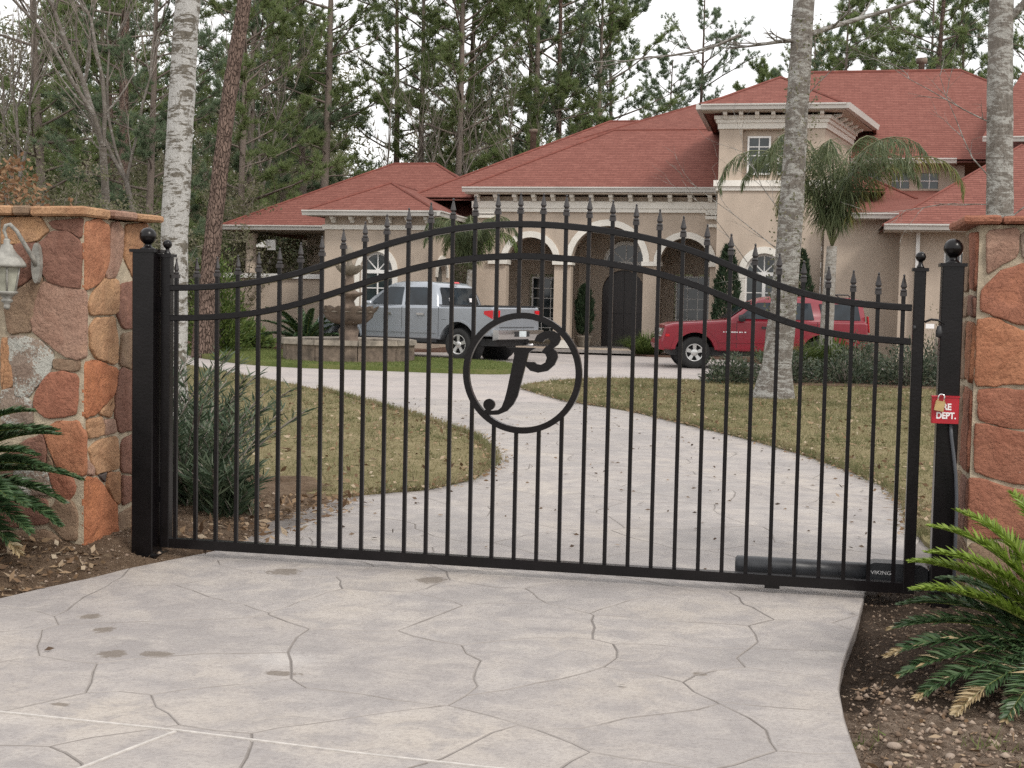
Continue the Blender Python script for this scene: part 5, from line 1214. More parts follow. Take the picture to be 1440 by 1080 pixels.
for x in (.10, .98, 1.98): side_plate(sv, 'door_seam', 'plastic', [(x, .50), (x+.010, .50), (x+.010, 1.14), (x, 1.14)], lambda z: .918, .006)
for x in (.28, 1.18): side_plate(sv, 'door_handle', 'plastic', [(x, .96), (x+.22, .965), (x+.22, 1.015), (x, 1.01)], lambda z: .918, .03)
side_plate(sv, 'body_moulding', 'red_paint', [(.56, .62), (2.40, .62), (2.40, .68), (.56, .68)], lambda z: .915, .02)
for s in (-1, 1):
    for cx in (0, 2.95):
        ar = MB(); a = arch_cut(cx, .38, .47, 172, 8, 14); b_ = arch_cut(cx, .38, .56, 172, 8, 14)
        for i in range(14): ar.prism([a[i], a[i+1], b_[i+1], b_[i]], s*.905, s*.955)
        ar.build('wheel_arch_flare', 'red_paint', sv)
        MB().lathe([(.46, -.02), (.46, .02)], 24, (cx, s*.52, .40), axis='y').build('wheel_well', 'plastic', sv)
        wheel(sv, cx, s*.78, .375, .21, .24, 5, s)
    MB().lathe([(.01, -.08), (.075, -.07), (.085, .0), (.075, .07), (.01, .08)], 12, (1.88, s*1.0, 1.20)).build('mirror', 'plastic', sv)
    MB().tube([(-.7, s*.60, 1.74), (-.65, s*.60, 1.79), (.9, s*.58, 1.79), (.95, s*.58, 1.735)], .018, 6).build('roof_rack_rail', 'plastic', sv)
    plate_at(sv, 'tail_light', 'taillight', [(-1.095, s*.90, .92), (-1.095, s*.74, .92), (-1.06, s*.74, 1.30), (-1.06, s*.88, 1.30)], (-.02, s*.012, 0))
    plate_at(sv, 'headlight', 'chrome', [(3.70, s*.88, .78), (3.755, s*.60, .78), (3.70, s*.60, .94), (3.66, s*.88, .94)], (.02, s*.01, 0))
    plate_at(sv, 'side_marker', 'taillight', [(3.55, s*.925, .74), (3.64, s*.922, .74), (3.64, s*.922, .80), (3.55, s*.925, .80)], (0, s*.012, 0))
for y in (-.3, .3): MB().tube([(-.1, y*2, 1.79), (-.1, -y*2, 1.79)] if y < 0 else [(.55, y*2, 1.79), (.55, -y*2, 1.79)], .014, 6).build('roof_rack_bar', 'plastic', sv)
MB().prism([(3.66, .42), (3.80, .44), (3.84, .56), (3.80, .66), (3.70, .68)], -.90, .90).build('front_bumper', 'red_paint', sv)
MB().prism([(-1.06, .46), (-1.18, .48), (-1.20, .62), (-1.06, .66)], -.88, .88).build('rear_bumper', 'plastic', sv)
MB().box(3.70, 3.775, -.55, .55, .74, .93).build('grille', 'chrome', sv)
MB().box(-.9, 3.5, -.68, .68, .30, .50).build('chassis', 'plastic', sv)
for k, (w_, g_) in enumerate([(.03, .05), (.05, 0), (.04, .04), (.06, .02), (.05, .03), (.03, .02), (.05, .03), (.02, .01), (.04, 0)]):
    x = 2.30-k*.062; MB().box(x-w_, x, .925, .929, .86, .885).build('door_decal_stroke', 'decal', sv)

# ------------------------------------------------------------------ fountain
ft = empty('fountain', (-7.0, 23.55, .10), label='tiered weathered stone fountain in a low basin on the green lawn', cat='fountain')
N = 10; ro = 1.60
for k in range(N):
    a0, a1 = 2*math.pi*k/N+.15, 2*math.pi*(k+1)/N+.15
    def pt(r_, a, z): return (r_*math.cos(a), r_*math.sin(a), z)
    e = .006
    MB().hexa([pt(ro-.22, a0+e, -.05), pt(ro, a0+e, -.05), pt(ro, a1-e, -.05), pt(ro-.22, a1-e, -.05)], [pt(ro-.22, a0+e, .38), pt(ro, a0+e, .38), pt(ro, a1-e, .38), pt(ro-.22, a1-e, .38)]).build('basin_block', 'cast_red', ft)
    MB().hexa([pt(ro-.30, a0+e, .38), pt(ro+.07, a0+e, .38), pt(ro+.07, a1-e, .38), pt(ro-.30, a1-e, .38)], [pt(ro-.28, a0+e, .47), pt(ro+.04, a0+e, .50), pt(ro+.04, a1-e, .50), pt(ro-.28, a1-e, .47)]).build('coping_stone', 'cast', ft)
MB().lathe([(1.35, -.05), (1.35, .20)], 20).build('basin_floor', 'cast', ft)
def bowl(prof, n, amp, name, mat):
    vs = []; m_ = len(prof)
    for j, (r_, z) in enumerate(prof):
        for i in range(n):
            a = 2*math.pi*i/n; sc = 1+amp*(j/(m_-1))*math.cos(a*12)
            vs.append((r_*sc*math.cos(a), r_*sc*math.sin(a), z+(amp*.9*r_*math.cos(a*12) if j == m_-1 else 0)))
    return MB().add(vs, [(k*n+i, k*n+(i+1) % n, (k+1)*n+(i+1) % n, (k+1)*n+i) for k in range(m_-1) for i in range(n)]+[tuple(range(n))], True).build(name, mat, ft)
MB().lathe([(.34, .18), (.36, .30), (.28, .36), (.22, .55), (.25, .70), (.20, .78), (.22, .86)], 20).build('pedestal', 'cast_red', ft)
bowl([(.20, .84), (.42, .88), (.56, 1.0), (.60, 1.12), (.66, 1.18), (.70, 1.26), (.58, 1.20), (.3, 1.15)][:6], 96, .055, 'large_bowl', 'cast_red')
MB().lathe([(.64, 1.14), (.62, 1.18), (.1, 1.18)], 24).build('bowl_floor', 'cast', ft)
MB().lathe([(.14, 1.1), (.17, 1.25), (.12, 1.40), (.20, 1.50), (.34, 1.56), (.36, 1.62), (.22, 1.62), (.10, 1.70), (.12, 1.85), (.08, 1.95), (.09, 2.04)], 20).build('middle_tier', 'cast_red', ft)
bowl([(.08, 2.02), (.18, 2.05), (.26, 2.12), (.32, 2.20), (.34, 2.25)], 72, .06, 'small_bowl', 'cast')
MB().lathe([(.06, 2.1), (.09, 2.25), (.05, 2.36), (.10, 2.45), (.12, 2.55), (.06, 2.66), (.01, 2.74)], 16).build('urn_finial', 'cast', ft)

# ------------------------------------------------------------------ plants and trees
def tri_tubes(segs, n=4):
    """many thin tapered tubes at once: segs = array (k, 8): x0 y0 z0 x1 y1 z1 r0 r1"""
    s = np.asarray(segs, float); a = s[:, :3]; b = s[:, 3:6]; d = b-a; L = np.linalg.norm(d, axis=1)[:, None]+1e-9; t = d/L
    ref = np.where(np.abs(t[:, 2:3]) < .9, np.array([[0, 0, 1.]]), np.array([[1., 0, 0]])); u = np.cross(t, ref); u /= np.linalg.norm(u, axis=1)[:, None]+1e-9; w = np.cross(t, u)
    ang = np.arange(n)*2*np.pi/n; vs = []
    for e, r_ in ((a, s[:, 6:7]), (b, s[:, 7:8])):
        for q in ang: vs.append(e+(u*np.cos(q)+w*np.sin(q))*r_)
    V = np.stack(vs, 1).reshape(-1, 3); base = np.arange(len(s))[:, None]*2*n
    f = np.array([[i, (i+1) % n, n+(i+1) % n, n+i] for i in range(n)]); F = (base[:, :, None]+f[None]).reshape(-1, 4)
    return V, F

def trunk_mesh(name, pts, rads, n=14, rough=.06, flare=None):
    pts = [Vector(p) for p in pts]; fine = []; fr = []
    for i in range(len(pts)-1):
        k = max(2, int((pts[i+1]-pts[i]).length/0.25))
        for j in range(k):
            t = j/k; fine.append(pts[i].lerp(pts[i+1], t)); fr.append(rads[i]+(rads[i+1]-rads[i])*t)
    fine.append(pts[-1]); fr.append(rads[-1])
    # soften the bends
    for _ in range(4):
        fine = [fine[0]]+[(fine[i-1]+fine[i]*2+fine[i+1])/4 for i in range(1, len(fine)-1)]+[fine[-1]]
    vs = []
    for p, r_ in zip(fine, fr):
        for i in range(n):
            a = 2*math.pi*i/n; q = r_*(1+rough*nz3(math.cos(a)*1.5+p.x, math.sin(a)*1.5+p.y, p.z*1.2, 1.6)+rough*.6*nz3(math.cos(a)*3, math.sin(a)*3, p.z*4))
            vs.append((p.x+q*math.cos(a), p.y+q*math.sin(a), p.z))
    m = len(fine)
    fs = [(k*n+i, k*n+(i+1) % n, (k+1)*n+(i+1) % n, (k+1)*n+i) for k in range(m-1) for i in range(n)]+[tuple((m-1)*n+i for i in range(n))]
    return MB().add(vs, fs, True).mesh(name)

def pine(seed, H, base, spread, mat, tufts, dens=1.0, wid=.030, ln=.30):
    """a pine: trunk, bare limbs, needle tufts; returns three meshes as a parented thing at the origin"""
    q = random.Random(seed); root = empty('pine_tree')
    lean = (q.uniform(-.03, .03), q.uniform(-.03, .03)); r0_ = H*.0085+.04
    pts = [(lean[0]*z+.12*nz3(z, seed, 0, .15), lean[1]*z+.12*nz3(z, seed, 5, .15), z) for z in [H*i/10 for i in range(11)]]
    link('trunk', trunk_mesh('trunk', pts, [r0_*(1-.82*i/10)*(1.25 if i == 0 else 1) for i in range(11)], 10), 'grey_pine_bark' if seed % 2 else 'pine_bark', root)
    segs = []; bp = []; bd = []
    z = H*base
    while z < H*.985:
        f = (z-H*base)/(H*(1-base)); L = spread*(0.45+.75*math.sin(math.pi*min(1, f*.78+.22)))*q.uniform(.55, 1.15)*(1 if f > .12 else .8)
        az = q.uniform(0, 2*math.pi); up = q.uniform(-.05, .35)+.5*f
        p = Vector((lean[0]*z+.12*nz3(z, seed, 0, .15), lean[1]*z+.12*nz3(z, seed, 5, .15), z)); d = Vector((math.cos(az), math.sin(az), up)).normalized()
        K = 5; r_ = .012+L*.011; prev = p.copy(); limb = [p.copy()]
        for k in range(K):
            d = (d+Vector((q.uniform(-.18, .18), q.uniform(-.18, .18), q.uniform(-.05, .16)))).normalized(); nx = prev+d*(L/K)
            segs.append((*prev, *nx, r_*(1-k/K*.8), r_*(1-(k+1)/K*.8))); prev = nx; limb.append(nx.copy())
            if k >= 1:
                for _ in range(2 if k < 3 else 3):
                    sd_ = (d+Vector((q.uniform(-1, 1), q.uniform(-1, 1), q.uniform(-.2, .6)))).normalized(); sl = L*q.uniform(.12, .30); e = nx+sd_*sl
                    segs.append((*nx, *e, r_*.35, .004))
                    for m_ in range(tufts):
                        t = q.uniform(.35, 1.08); bp.append(nx+sd_*sl*t+Vector((q.gauss(0, .05), q.gauss(0, .05), q.gauss(0, .05)))); bd.append(sd_*.8+Vector((0, 0, .45)))
        z += H*(1-base)/(34*dens)*q.uniform(.4, 1.6)
    V, F = tri_tubes(segs, 4); np_mesh('limbs', V, F, 'grey_pine_bark', parent=root)
    bp = np.array([tuple(v) for v in bp]); bd = np.array([tuple(v) for v in bd]); n = 11
    P = np.repeat(bp, n, 0); D = np.repeat(bd, n, 0)
    V, F = blades(P, D, nrg.uniform(.6, 1.15, len(P))*ln, wid, .75, kite=False)
    np_mesh('crown', V, F, mat, parent=root)
    return root

def bare(seed, H, r0_, forks, mat='bare_bark', lean=0.0, name='bare_tree', twigs=True, first=.35):
    q = random.Random(seed); root = empty(name); segs = []; main = []
    def grow(p, d, L, r_, lvl):
        K = 4 if lvl < 2 else 3; prev = p
        for k in range(K):
            d = (d+Vector((q.gauss(0, .11), q.gauss(0, .11), q.gauss(.03, .06)))).normalized(); nx = prev+d*(L/K); a, b = r_*(1-.35*k/K), r_*(1-.35*(k+1)/K)
            (main if lvl == 0 else segs).append((*prev, *nx, a, b)); prev = nx
            if lvl >= 1 and lvl < 4 and q.random() < .75:
                sd_ = (d+Vector((q.uniform(-1, 1), q.uniform(-1, 1), q.uniform(-.2, .7)))*.8).normalized(); grow(prev, sd_, L*q.uniform(.35, .6), max(.004, b*.5), lvl+1 if lvl > 1 else 2)
        if lvl < 4:
            for _ in range(forks if lvl < 2 else 2):
                sd_ = (d+Vector((q.uniform(-1, 1), q.uniform(-1, 1), q.uniform(.0, .5)))*.55).normalized(); grow(prev, sd_, L*q.uniform(.6, .85), max(.004, r_*.62*q.uniform(.7, 1)), lvl+1)
    grow(Vector((0, 0, -.1)), Vector((lean, q.uniform(-.05, .05), 1)).normalized(), H*first, r0_, 0)
    V, F = tri_tubes(main, 10); np_mesh('trunk', V, F, mat, True, root)
    big = [s for s in segs if s[6] > .025]; small = [s for s in segs if s[6] <= .025]
    if big: V, F = tri_tubes(big, 6); np_mesh('limbs', V, F, mat, True, root)
    if small: V, F = tri_tubes(small, 3); np_mesh('twigs', V, F, 'twig', False, root)
    return root

def thicket(seed, H, Rr, mat, nst, nleaf, ls=.09, name='scrub_tree', low=.05):
    """several thin stems with a loose cloud of leaves"""
    q = random.Random(seed); root = empty(name); segs = []; tips = []
    for k in range(nst):
        a = q.uniform(0, 6.28); d = Vector((math.cos(a)*q.uniform(.05, .5), math.sin(a)*q.uniform(.05, .5), 1)).normalized(); p = Vector((q.gauss(0, Rr*.15), q.gauss(0, Rr*.15), -.05)); L = H*q.uniform(.55, 1.0); K = 6; r_ = .012*H**.6
        for j in range(K):
            d = (d+Vector((q.gauss(0, .15), q.gauss(0, .15), 0))).normalized(); nx = p+d*L/K; segs.append((*p, *nx, r_*(1-j/K*.85), r_*(1-(j+1)/K*.85))); p = nx
            if j >= 1 or low < .1:
                for _ in range(3):
                    sd_ = Vector((q.gauss(0, 1), q.gauss(0, 1), q.gauss(.3, .5))).normalized(); e = p+sd_*Rr*q.uniform(.25, .8); segs.append((*p, *e, r_*.3, .003)); tips.append((p, e))
    V, F = tri_tubes(segs, 4); np_mesh('stems', V, F, 'twig', parent=root)
    idx = [q.randrange(len(tips)) for _ in range(nleaf)]
    P = np.array([tuple(tips[i][0].lerp(tips[i][1], q.uniform(.2, 1.1))+Vector((q.gauss(0, Rr*.09), q.gauss(0, Rr*.09), q.gauss(0, Rr*.09)))) for i in idx])
    P[:, 2] = np.maximum(P[:, 2], .02)
    V, F = blades(P, nrg.normal(0, 1, (len(P), 3))+np.array([0, 0, .2]), nrg.uniform(.7, 1.3, len(P))*ls, ls*.5, .2)
    np_mesh('foliage', V, F, mat, parent=root)
    return root

def put(root, x, y, rz, sc, label, cat, group=None, z=0.0, first=[set()]):
    if root.name in first[0]: o = copy_tree(root)
    else: o = root; first[0].add(root.name)
    o.location = (x, y, z); o.rotation_euler = (0, 0, rz); o.scale = (sc, sc, sc)
    tag(o, label, cat, group)
    return o

# ---- near trunks
def big_tree(name, pts, rads, mat, label, cat='tree', extra=None, rough=.08):
    b0 = Vector(pts[0]); root = empty(name, tuple(b0), label=label, cat=cat)
    link('trunk', trunk_mesh('trunk', [tuple(Vector(p)-b0) for p in pts], rads, 20, rough), mat, root)
    return root
def branches(root, starts, seed, mat='twig'):
    """starts: (point, direction, length, radius)"""
    q = random.Random(seed); segs = []
    def grow(p, d, L, r_, lvl):
        K = 6; prev = Vector(p)
        for k in range(K):
            d = (d+Vector((q.gauss(0, .13), q.gauss(0, .13), q.gauss(0, .10)))).normalized(); nx = prev+d*(L/K); segs.append((*prev, *nx, r_*(1-.7*k/K), r_*(1-.7*(k+1)/K))); prev = nx
            if lvl < 2 and q.random() < .7:
                grow(prev, (d+Vector((q.uniform(-1, 1), q.uniform(-1, 1), q.uniform(-.5, .6)))*.9).normalized(), L*q.uniform(.25, .5), max(.0025, r_*.5), lvl+1)
    for p, d, L, r_ in starts: grow(p, Vector(d).normalized(), L, r_, 0)
    V, F = tri_tubes(segs, 5); return np_mesh('branches', V, F, mat, True, root)
t = big_tree('pale_trunk_tree', [(-3.66, 7.6, -.15), (-3.72, 7.6, .5), (-3.69, 7.6, 2.5), (-3.60, 7.6, 4.2), (-3.53, 7.6, 5.2), (-3.42, 7.7, 9), (-3.3, 7.8, 14)], [.20, .165, .158, .150, .142, .11, .06], 'pale_bark', 'pale lichen-spotted trunk rising just behind the left end of the gate')
branches(t, [((0, 0, 6.5), (1, .2, .8), 4, .05), ((.1, 0, 8), (-1, .3, .9), 4, .05), ((.2, 0, 10), (.5, 1, .9), 4, .04), ((.2, 0, 12), (-.4, -1, .9), 3, .04), ((.3, .1, 13.8), (.2, 0, 1), 3, .05)], 3, 'bare_bark')
t = big_tree('leaning_pine', [(-11.1, 24.2, -.1), (-10.95, 24.2, 1.8), (-10.72, 24.2, 4.0), (-10.42, 24.2, 6.5), (-10.0, 24.2, 9.0), (-9.3, 24.2, 13), (-8.2, 24.3, 19)], [.30, .225, .20, .185, .17, .14, .07], 'pine_bark', 'reddish pine trunk leaning to the right, left of the house', rough=.12)
segs_t = [((.9+.2*k, 0, 12+1.1*k), (math.cos(k*2.4), math.sin(k*2.4), .3), 3.0, .05) for k in range(6)]
branches(t, segs_t, 8, 'grey_pine_bark')
P = []; q_ = random.Random(4)
for k in range(6):
    for _ in range(60): P.append((.9+.2*k+math.cos(k*2.4)*q_.uniform(1, 3.2)+q_.gauss(0, .4), math.sin(k*2.4)*q_.uniform(1, 3.2)+q_.gauss(0, .4), 12.6+1.1*k+q_.gauss(.4, .4)))
P = np.repeat(np.array(P), 10, 0); V, F = blades(P, nrg.normal(0, 1, P.shape), .26, .03, .3, False); np_mesh('crown', V, F, 'needle', parent=t)
t = big_tree('mottled_trunk_tree', [(3.20, 15.8, -.15), (3.22, 15.8, .12), (3.27, 15.8, .6), (3.37, 15.8, 1.95), (3.42, 15.8, 3.2), (3.46, 15.8, 4.6), (3.52, 15.8, 6.8), (3.6, 15.9, 10), (3.7, 16, 15)], [.42, .33, .25, .215, .20, .185, .175, .13, .06], 'mottled_bark', 'mottled grey trunk on the right lawn before the red vehicle')
branches(t, [((.25, -.1, 3.9), (.3, -.1, 1), 1.2, .010), ((.1, -.15, 2.6), (-1, .1, .7), 2.2, .010), ((.15, -.15, 1.9), (-.9, .1, 1.0), 2.6, .010), ((.12, -.1, 3.2), (-.8, .3, .9), 2.0, .009), ((.3, 0, 5.0), (.6, .1, .9), 1.6, .012),
             ((.30, -.1, 6.1), (-1, .1, .12), 1.1, .045), ((-.7, 0, 6.25), (-1, .1, -.45), 2.4, .03), ((.35, 0, 6.2), (1, .2, .35), 3.0, .05), ((.4, 0, 8), (-1, .3, .8), 4, .05), ((.4, 0, 10), (.7, -.6, .8), 4, .05), ((.45, .1, 13), (-.4, .6, 1), 3, .05), ((.5, .2, 14.9), (.2, 0, 1), 3, .05)], 12, 'mottled_bark')
P = []; q_ = random.Random(9)
for _ in range(900):
    z = q_.uniform(1.6, 6.6); a = q_.uniform(0, 6.28); P.append((.05+.055*z+math.cos(a)*q_.uniform(.16, .34), math.sin(a)*q_.uniform(.16, .34), z))
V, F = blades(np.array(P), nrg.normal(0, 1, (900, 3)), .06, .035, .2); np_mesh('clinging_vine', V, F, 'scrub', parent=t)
t = big_tree('grey_trunk_tree', [(6.55, 13.0, -.15), (6.50, 13, .3), (6.37, 13, 2.9), (6.30, 13, 4.6), (6.26, 13, 6.2), (6.2, 13, 10), (6.1, 13, 15)], [.36, .235, .185, .178, .165, .12, .06], 'mottled_bark', 'grey mottled trunk rising behind the right stone pillar')
branches(t, [((-.2, -.1, 3.4), (-.8, -.1, 1), 1.9, .012), ((-.2, -.1, 3.2), (-1, .1, .25), 1.6, .009), ((-.2, -.1, 4.3), (-.9, .1, .5), 1.8, .012), ((-.1, -.1, 3.0), (.8, -.2, .8), 1.6, .012), ((-.28, 0, 5.7), (1, -.1, .9), 2.5, .06), ((-.3, 0, 8), (-1, .3, .8), 4, .05), ((-.35, 0, 11), (.7, .6, .8), 4, .05), ((-.4, 0, 14.9), (.2, 0, 1), 3, .05)], 15, 'mottled_bark')

# ---- pines behind the house and in the left wood: (x, y, kind, scale, label)
PV = [pine(21, 23, .30, 3.5, 'needle', 10, 1.45), pine(22, 26, .36, 3.8, 'needle', 10, 1.4), pine(23, 20, .14, 3.6, 'needle2', 10, 1.55), pine(24, 24, .32, 3.9, 'needle2', 8, 1.1), pine(25, 17, .10, 3.2, 'needle', 10, 1.55)]
PINES = [
 (-22.4, 41, 1, .95, 'brown-trunked pine beside the pale forked tree in the left wood'),
 (-26.5, 48, 3, .95, 'dark thin pine at the far left, left of the forked tree'),
 (-17.8, 42, 4, .95, 'slim pine standing just right of the leaning pine'),
 (-17.2, 33, 2, .75, 'low bushy pine at the left end of the red roof'),
 (-20.5, 56, 0, 1.0, 'pine seen between the pale trunk and the leaning pine'),
 (-32, 60, 2, 1.1, 'pine deep in the left wood behind the forked tree'),
 (-19.0, 66, 3, 1.0, 'far pine above the left porch roof'),
 (-15.2, 58, 0, .95, 'pine above the left porch roof, right of the slim pine'),
 (-13.9, 61, 1, .92, 'left one of two close reddish pines above the left wing'),
 (-13.1, 58, 1, .88, 'right one of two close reddish pines above the left wing'),
 (-11.2, 64, 2, 1.05, 'bushy pine between the two pairs of pines behind the left wing'),
 (-9.2, 58, 0, 1.0, 'left one of the pine pair left of the sky gap'),
 (-8.4, 60, 3, .95, 'right one of the pine pair left of the sky gap'),
 (-6.6, 66, 2, .92, 'dark pine with rounded crown above the main red roof'),
 (-4.9, 74, 2, .80, 'small far pine filling the middle above the main roof'),
 (-2.6, 72, 3, .82, 'airy lone pine standing free against the white sky'),
 (1.6, 76, 4, .92, 'short pine just left of the tower roof'),
 (3.9, 70, 2, .82, 'pine directly behind the mottled trunk above the tower'),
 (6.6, 72, 2, .86, 'bushy pine above the long ridge, right of the mottled trunk'),
 (9.3, 62, 1, .88, 'straight pine with few limbs above the ridge near the roof vent'),
 (12.2, 70, 2, .95, 'leafy pine above the right end of the ridge'),
 (13.3, 58, 0, .85, 'pine at the far right behind the grey trunk'),
 (-29.5, 52, 4, 1.2, 'bushy pine at the far left edge above the lantern pillar'),
 (-24.0, 62, 2, 1.1, 'bushy far pine behind the brown-trunked pine'),
 (-12.2, 54, 4, 1.2, 'full green pine rising straight over the left wing ridge'),
 (-7.3, 62, 4, 1.15, 'low full pine filling the gap at the left slope of the main roof'),
 (-22.0, 52, 2, 1.15, 'full pine seen through the fork of the pale bare tree'),
 (-27.5, 44, 4, 1.3, 'full green pine behind the far left pillar top'),
 (-18.6, 53, 0, 1.05, 'tall green pine immediately left of the leaning pine'),
 (5.2, 66, 4, 1.05, 'full green pine peeking over the ridge right of the tower roof'),
 (10.6, 72, 4, 1.15, 'full pine between the straight pine and the right ridge end'),
 (15.4, 66, 2, 1.0, 'full pine at the right picture edge'),
]
for i, (x, y, k, sc, lb) in enumerate(PINES): put(PV[k], x, y, i*1.7, sc, lb, 'pine tree', 'pines around the house')

BV = [bare(31, 17, .155, 3, lean=-.22), bare(32, 15, .125, 3, lean=.12), bare(33, 12, .09, 2), bare(36, 13, .10, 3)]
BARE = [
 (-16.3, 29.0, 0, 1.0, 2.2, 'pale forked bare tree leaning left above the left pillar'),
 (-16.8, 31.5, 1, 1.0, .4, 'pale bare tree with twin stems left of the spotted trunk'),
 (-24.5, 36, 3, 1.1, 1.0, 'leafless grey tree at the far left edge'),
 (-14.2, 50, 2, 1.15, 0, 'thin pale bare tree above the left porch roof'),
 (-12.7, 52, 3, 1.05, 2, 'slender leafless tree left of the reddish pine pair'),
 (-11.6, 55, 2, 1.2, 4, 'slender leafless tree right of the reddish pine pair'),
 (-18.5, 47, 3, 1.2, 5, 'leafless tree behind the leaning pine'),
 (-8.2, 53, 2, 1.0, 3, 'small leafless tree at the left foot of the main roof'),
 (-29, 44, 0, .9, .7, 'leafless tree deep in the left wood'),
 (12.0, 50, 3, .95, 1, 'leafless twiggy tree over the right end of the big roof'),
]
for x, y, k, sc, rz, lb in BARE: put(BV[k], x, y, rz, sc, lb, 'bare tree', 'leafless trees in the wood')

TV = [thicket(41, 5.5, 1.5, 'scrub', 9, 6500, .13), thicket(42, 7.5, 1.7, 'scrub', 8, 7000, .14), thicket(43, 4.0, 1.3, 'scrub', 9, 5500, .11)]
SCRUB = [(-14.0, 26.5, 0, .85, 'low scrub tree just right of the spotted trunk'), (-17.0, 27.5, 1, .8, 'scrub tree behind the top of the left pillar'), (-19.4, 28.5, 0, 1.0, 'scrub tree at the left behind the lantern'),
 (-22.5, 31, 1, 1.0, 'tall scrub tree in the far left wood'), (-18.6, 35, 1, .95, 'scrub tree between forked tree and spotted trunk'), (-15.6, 37.5, 0, 1.0, 'scrub tree left of the leaning pine'), (-18.2, 41, 1, 1.0, 'scrub tree behind the left porch'),
 (-21.2, 40, 2, 1.3, 'bushy scrub in the middle of the left wood'), (-15.5, 46.5, 1, .9, 'scrub tree over the left porch roof'), (-12.4, 50, 1, .95, 'dark scrub tree behind the left wing roof'), (-9.3, 52, 1, .95, 'scrub tree rising behind the left wing ridge'),
 (-7.0, 57, 1, 1.15, 'scrub tree at the left slope of the main roof'), (-25.5, 38, 0, 1.4, 'wide scrub tree at the left edge of the wood'), (-14.6, 55, 1, 1.1, 'scrub tree between the two pairs of pines')]
for i, (x, y, k, sc, lb) in enumerate(SCRUB): put(TV[k], x, y, i*2.1, sc, lb, 'scrub tree', 'scrub trees at the edge of the wood')
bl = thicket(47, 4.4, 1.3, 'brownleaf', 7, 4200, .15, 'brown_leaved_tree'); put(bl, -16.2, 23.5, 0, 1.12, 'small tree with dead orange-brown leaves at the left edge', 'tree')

# far wood: one mass closing the view behind everything
P = []; S = []; q_ = random.Random(77)
for k in range(230):
    x = q_.uniform(-70, -4); y = q_.uniform(62, 112) if x < -24 else q_.uniform(80, 115); h = (q_.uniform(6, 19) if x < -16 else q_.uniform(5, 12)); S.append((x, y, -.2, x+q_.gauss(0, .4), y, h, .10, .03))
    for _ in range(46):
        z = h*q_.uniform(.12, 1.0); rr_ = (1-z/h)*1.2+1.6; a = q_.uniform(0, 6.28); d = rr_*math.sqrt(q_.random())
        P.append((x+math.cos(a)*d, y+math.sin(a)*d, z))
for k in range(34):
    x = q_.uniform(-4, 45); y = q_.uniform(85, 120); h = q_.uniform(7, 12); S.append((x, y, -.2, x, y, h, .16, .05))
    for _ in range(40):
        z = h*q_.uniform(.1, 1.0); a = q_.uniform(0, 6.28); d = 2.2*math.sqrt(q_.random()); P.append((x+math.cos(a)*d, y+math.sin(a)*d, z))
V1, F1 = tri_tubes(S, 5)
wood = np_mesh('distant_woods', V1, F1, 'grey_pine_bark'); tag(wood, 'hazy mass of trunks and foliage far behind the house', 'woods', kind='stuff')
P = np.array(P); P = np.repeat(P, 40, 0)+nrg.normal(0, .75, (len(P)*40, 3)); P[:, 2] = np.maximum(P[:, 2], .1)
V, F = blades(P, nrg.normal(0, 1, P.shape)+np.array([0, 0, .3]), nrg.uniform(.25, .55, len(P)), .13, .2, False)
np_mesh('foliage', V, F, 'scrub', parent=wood)

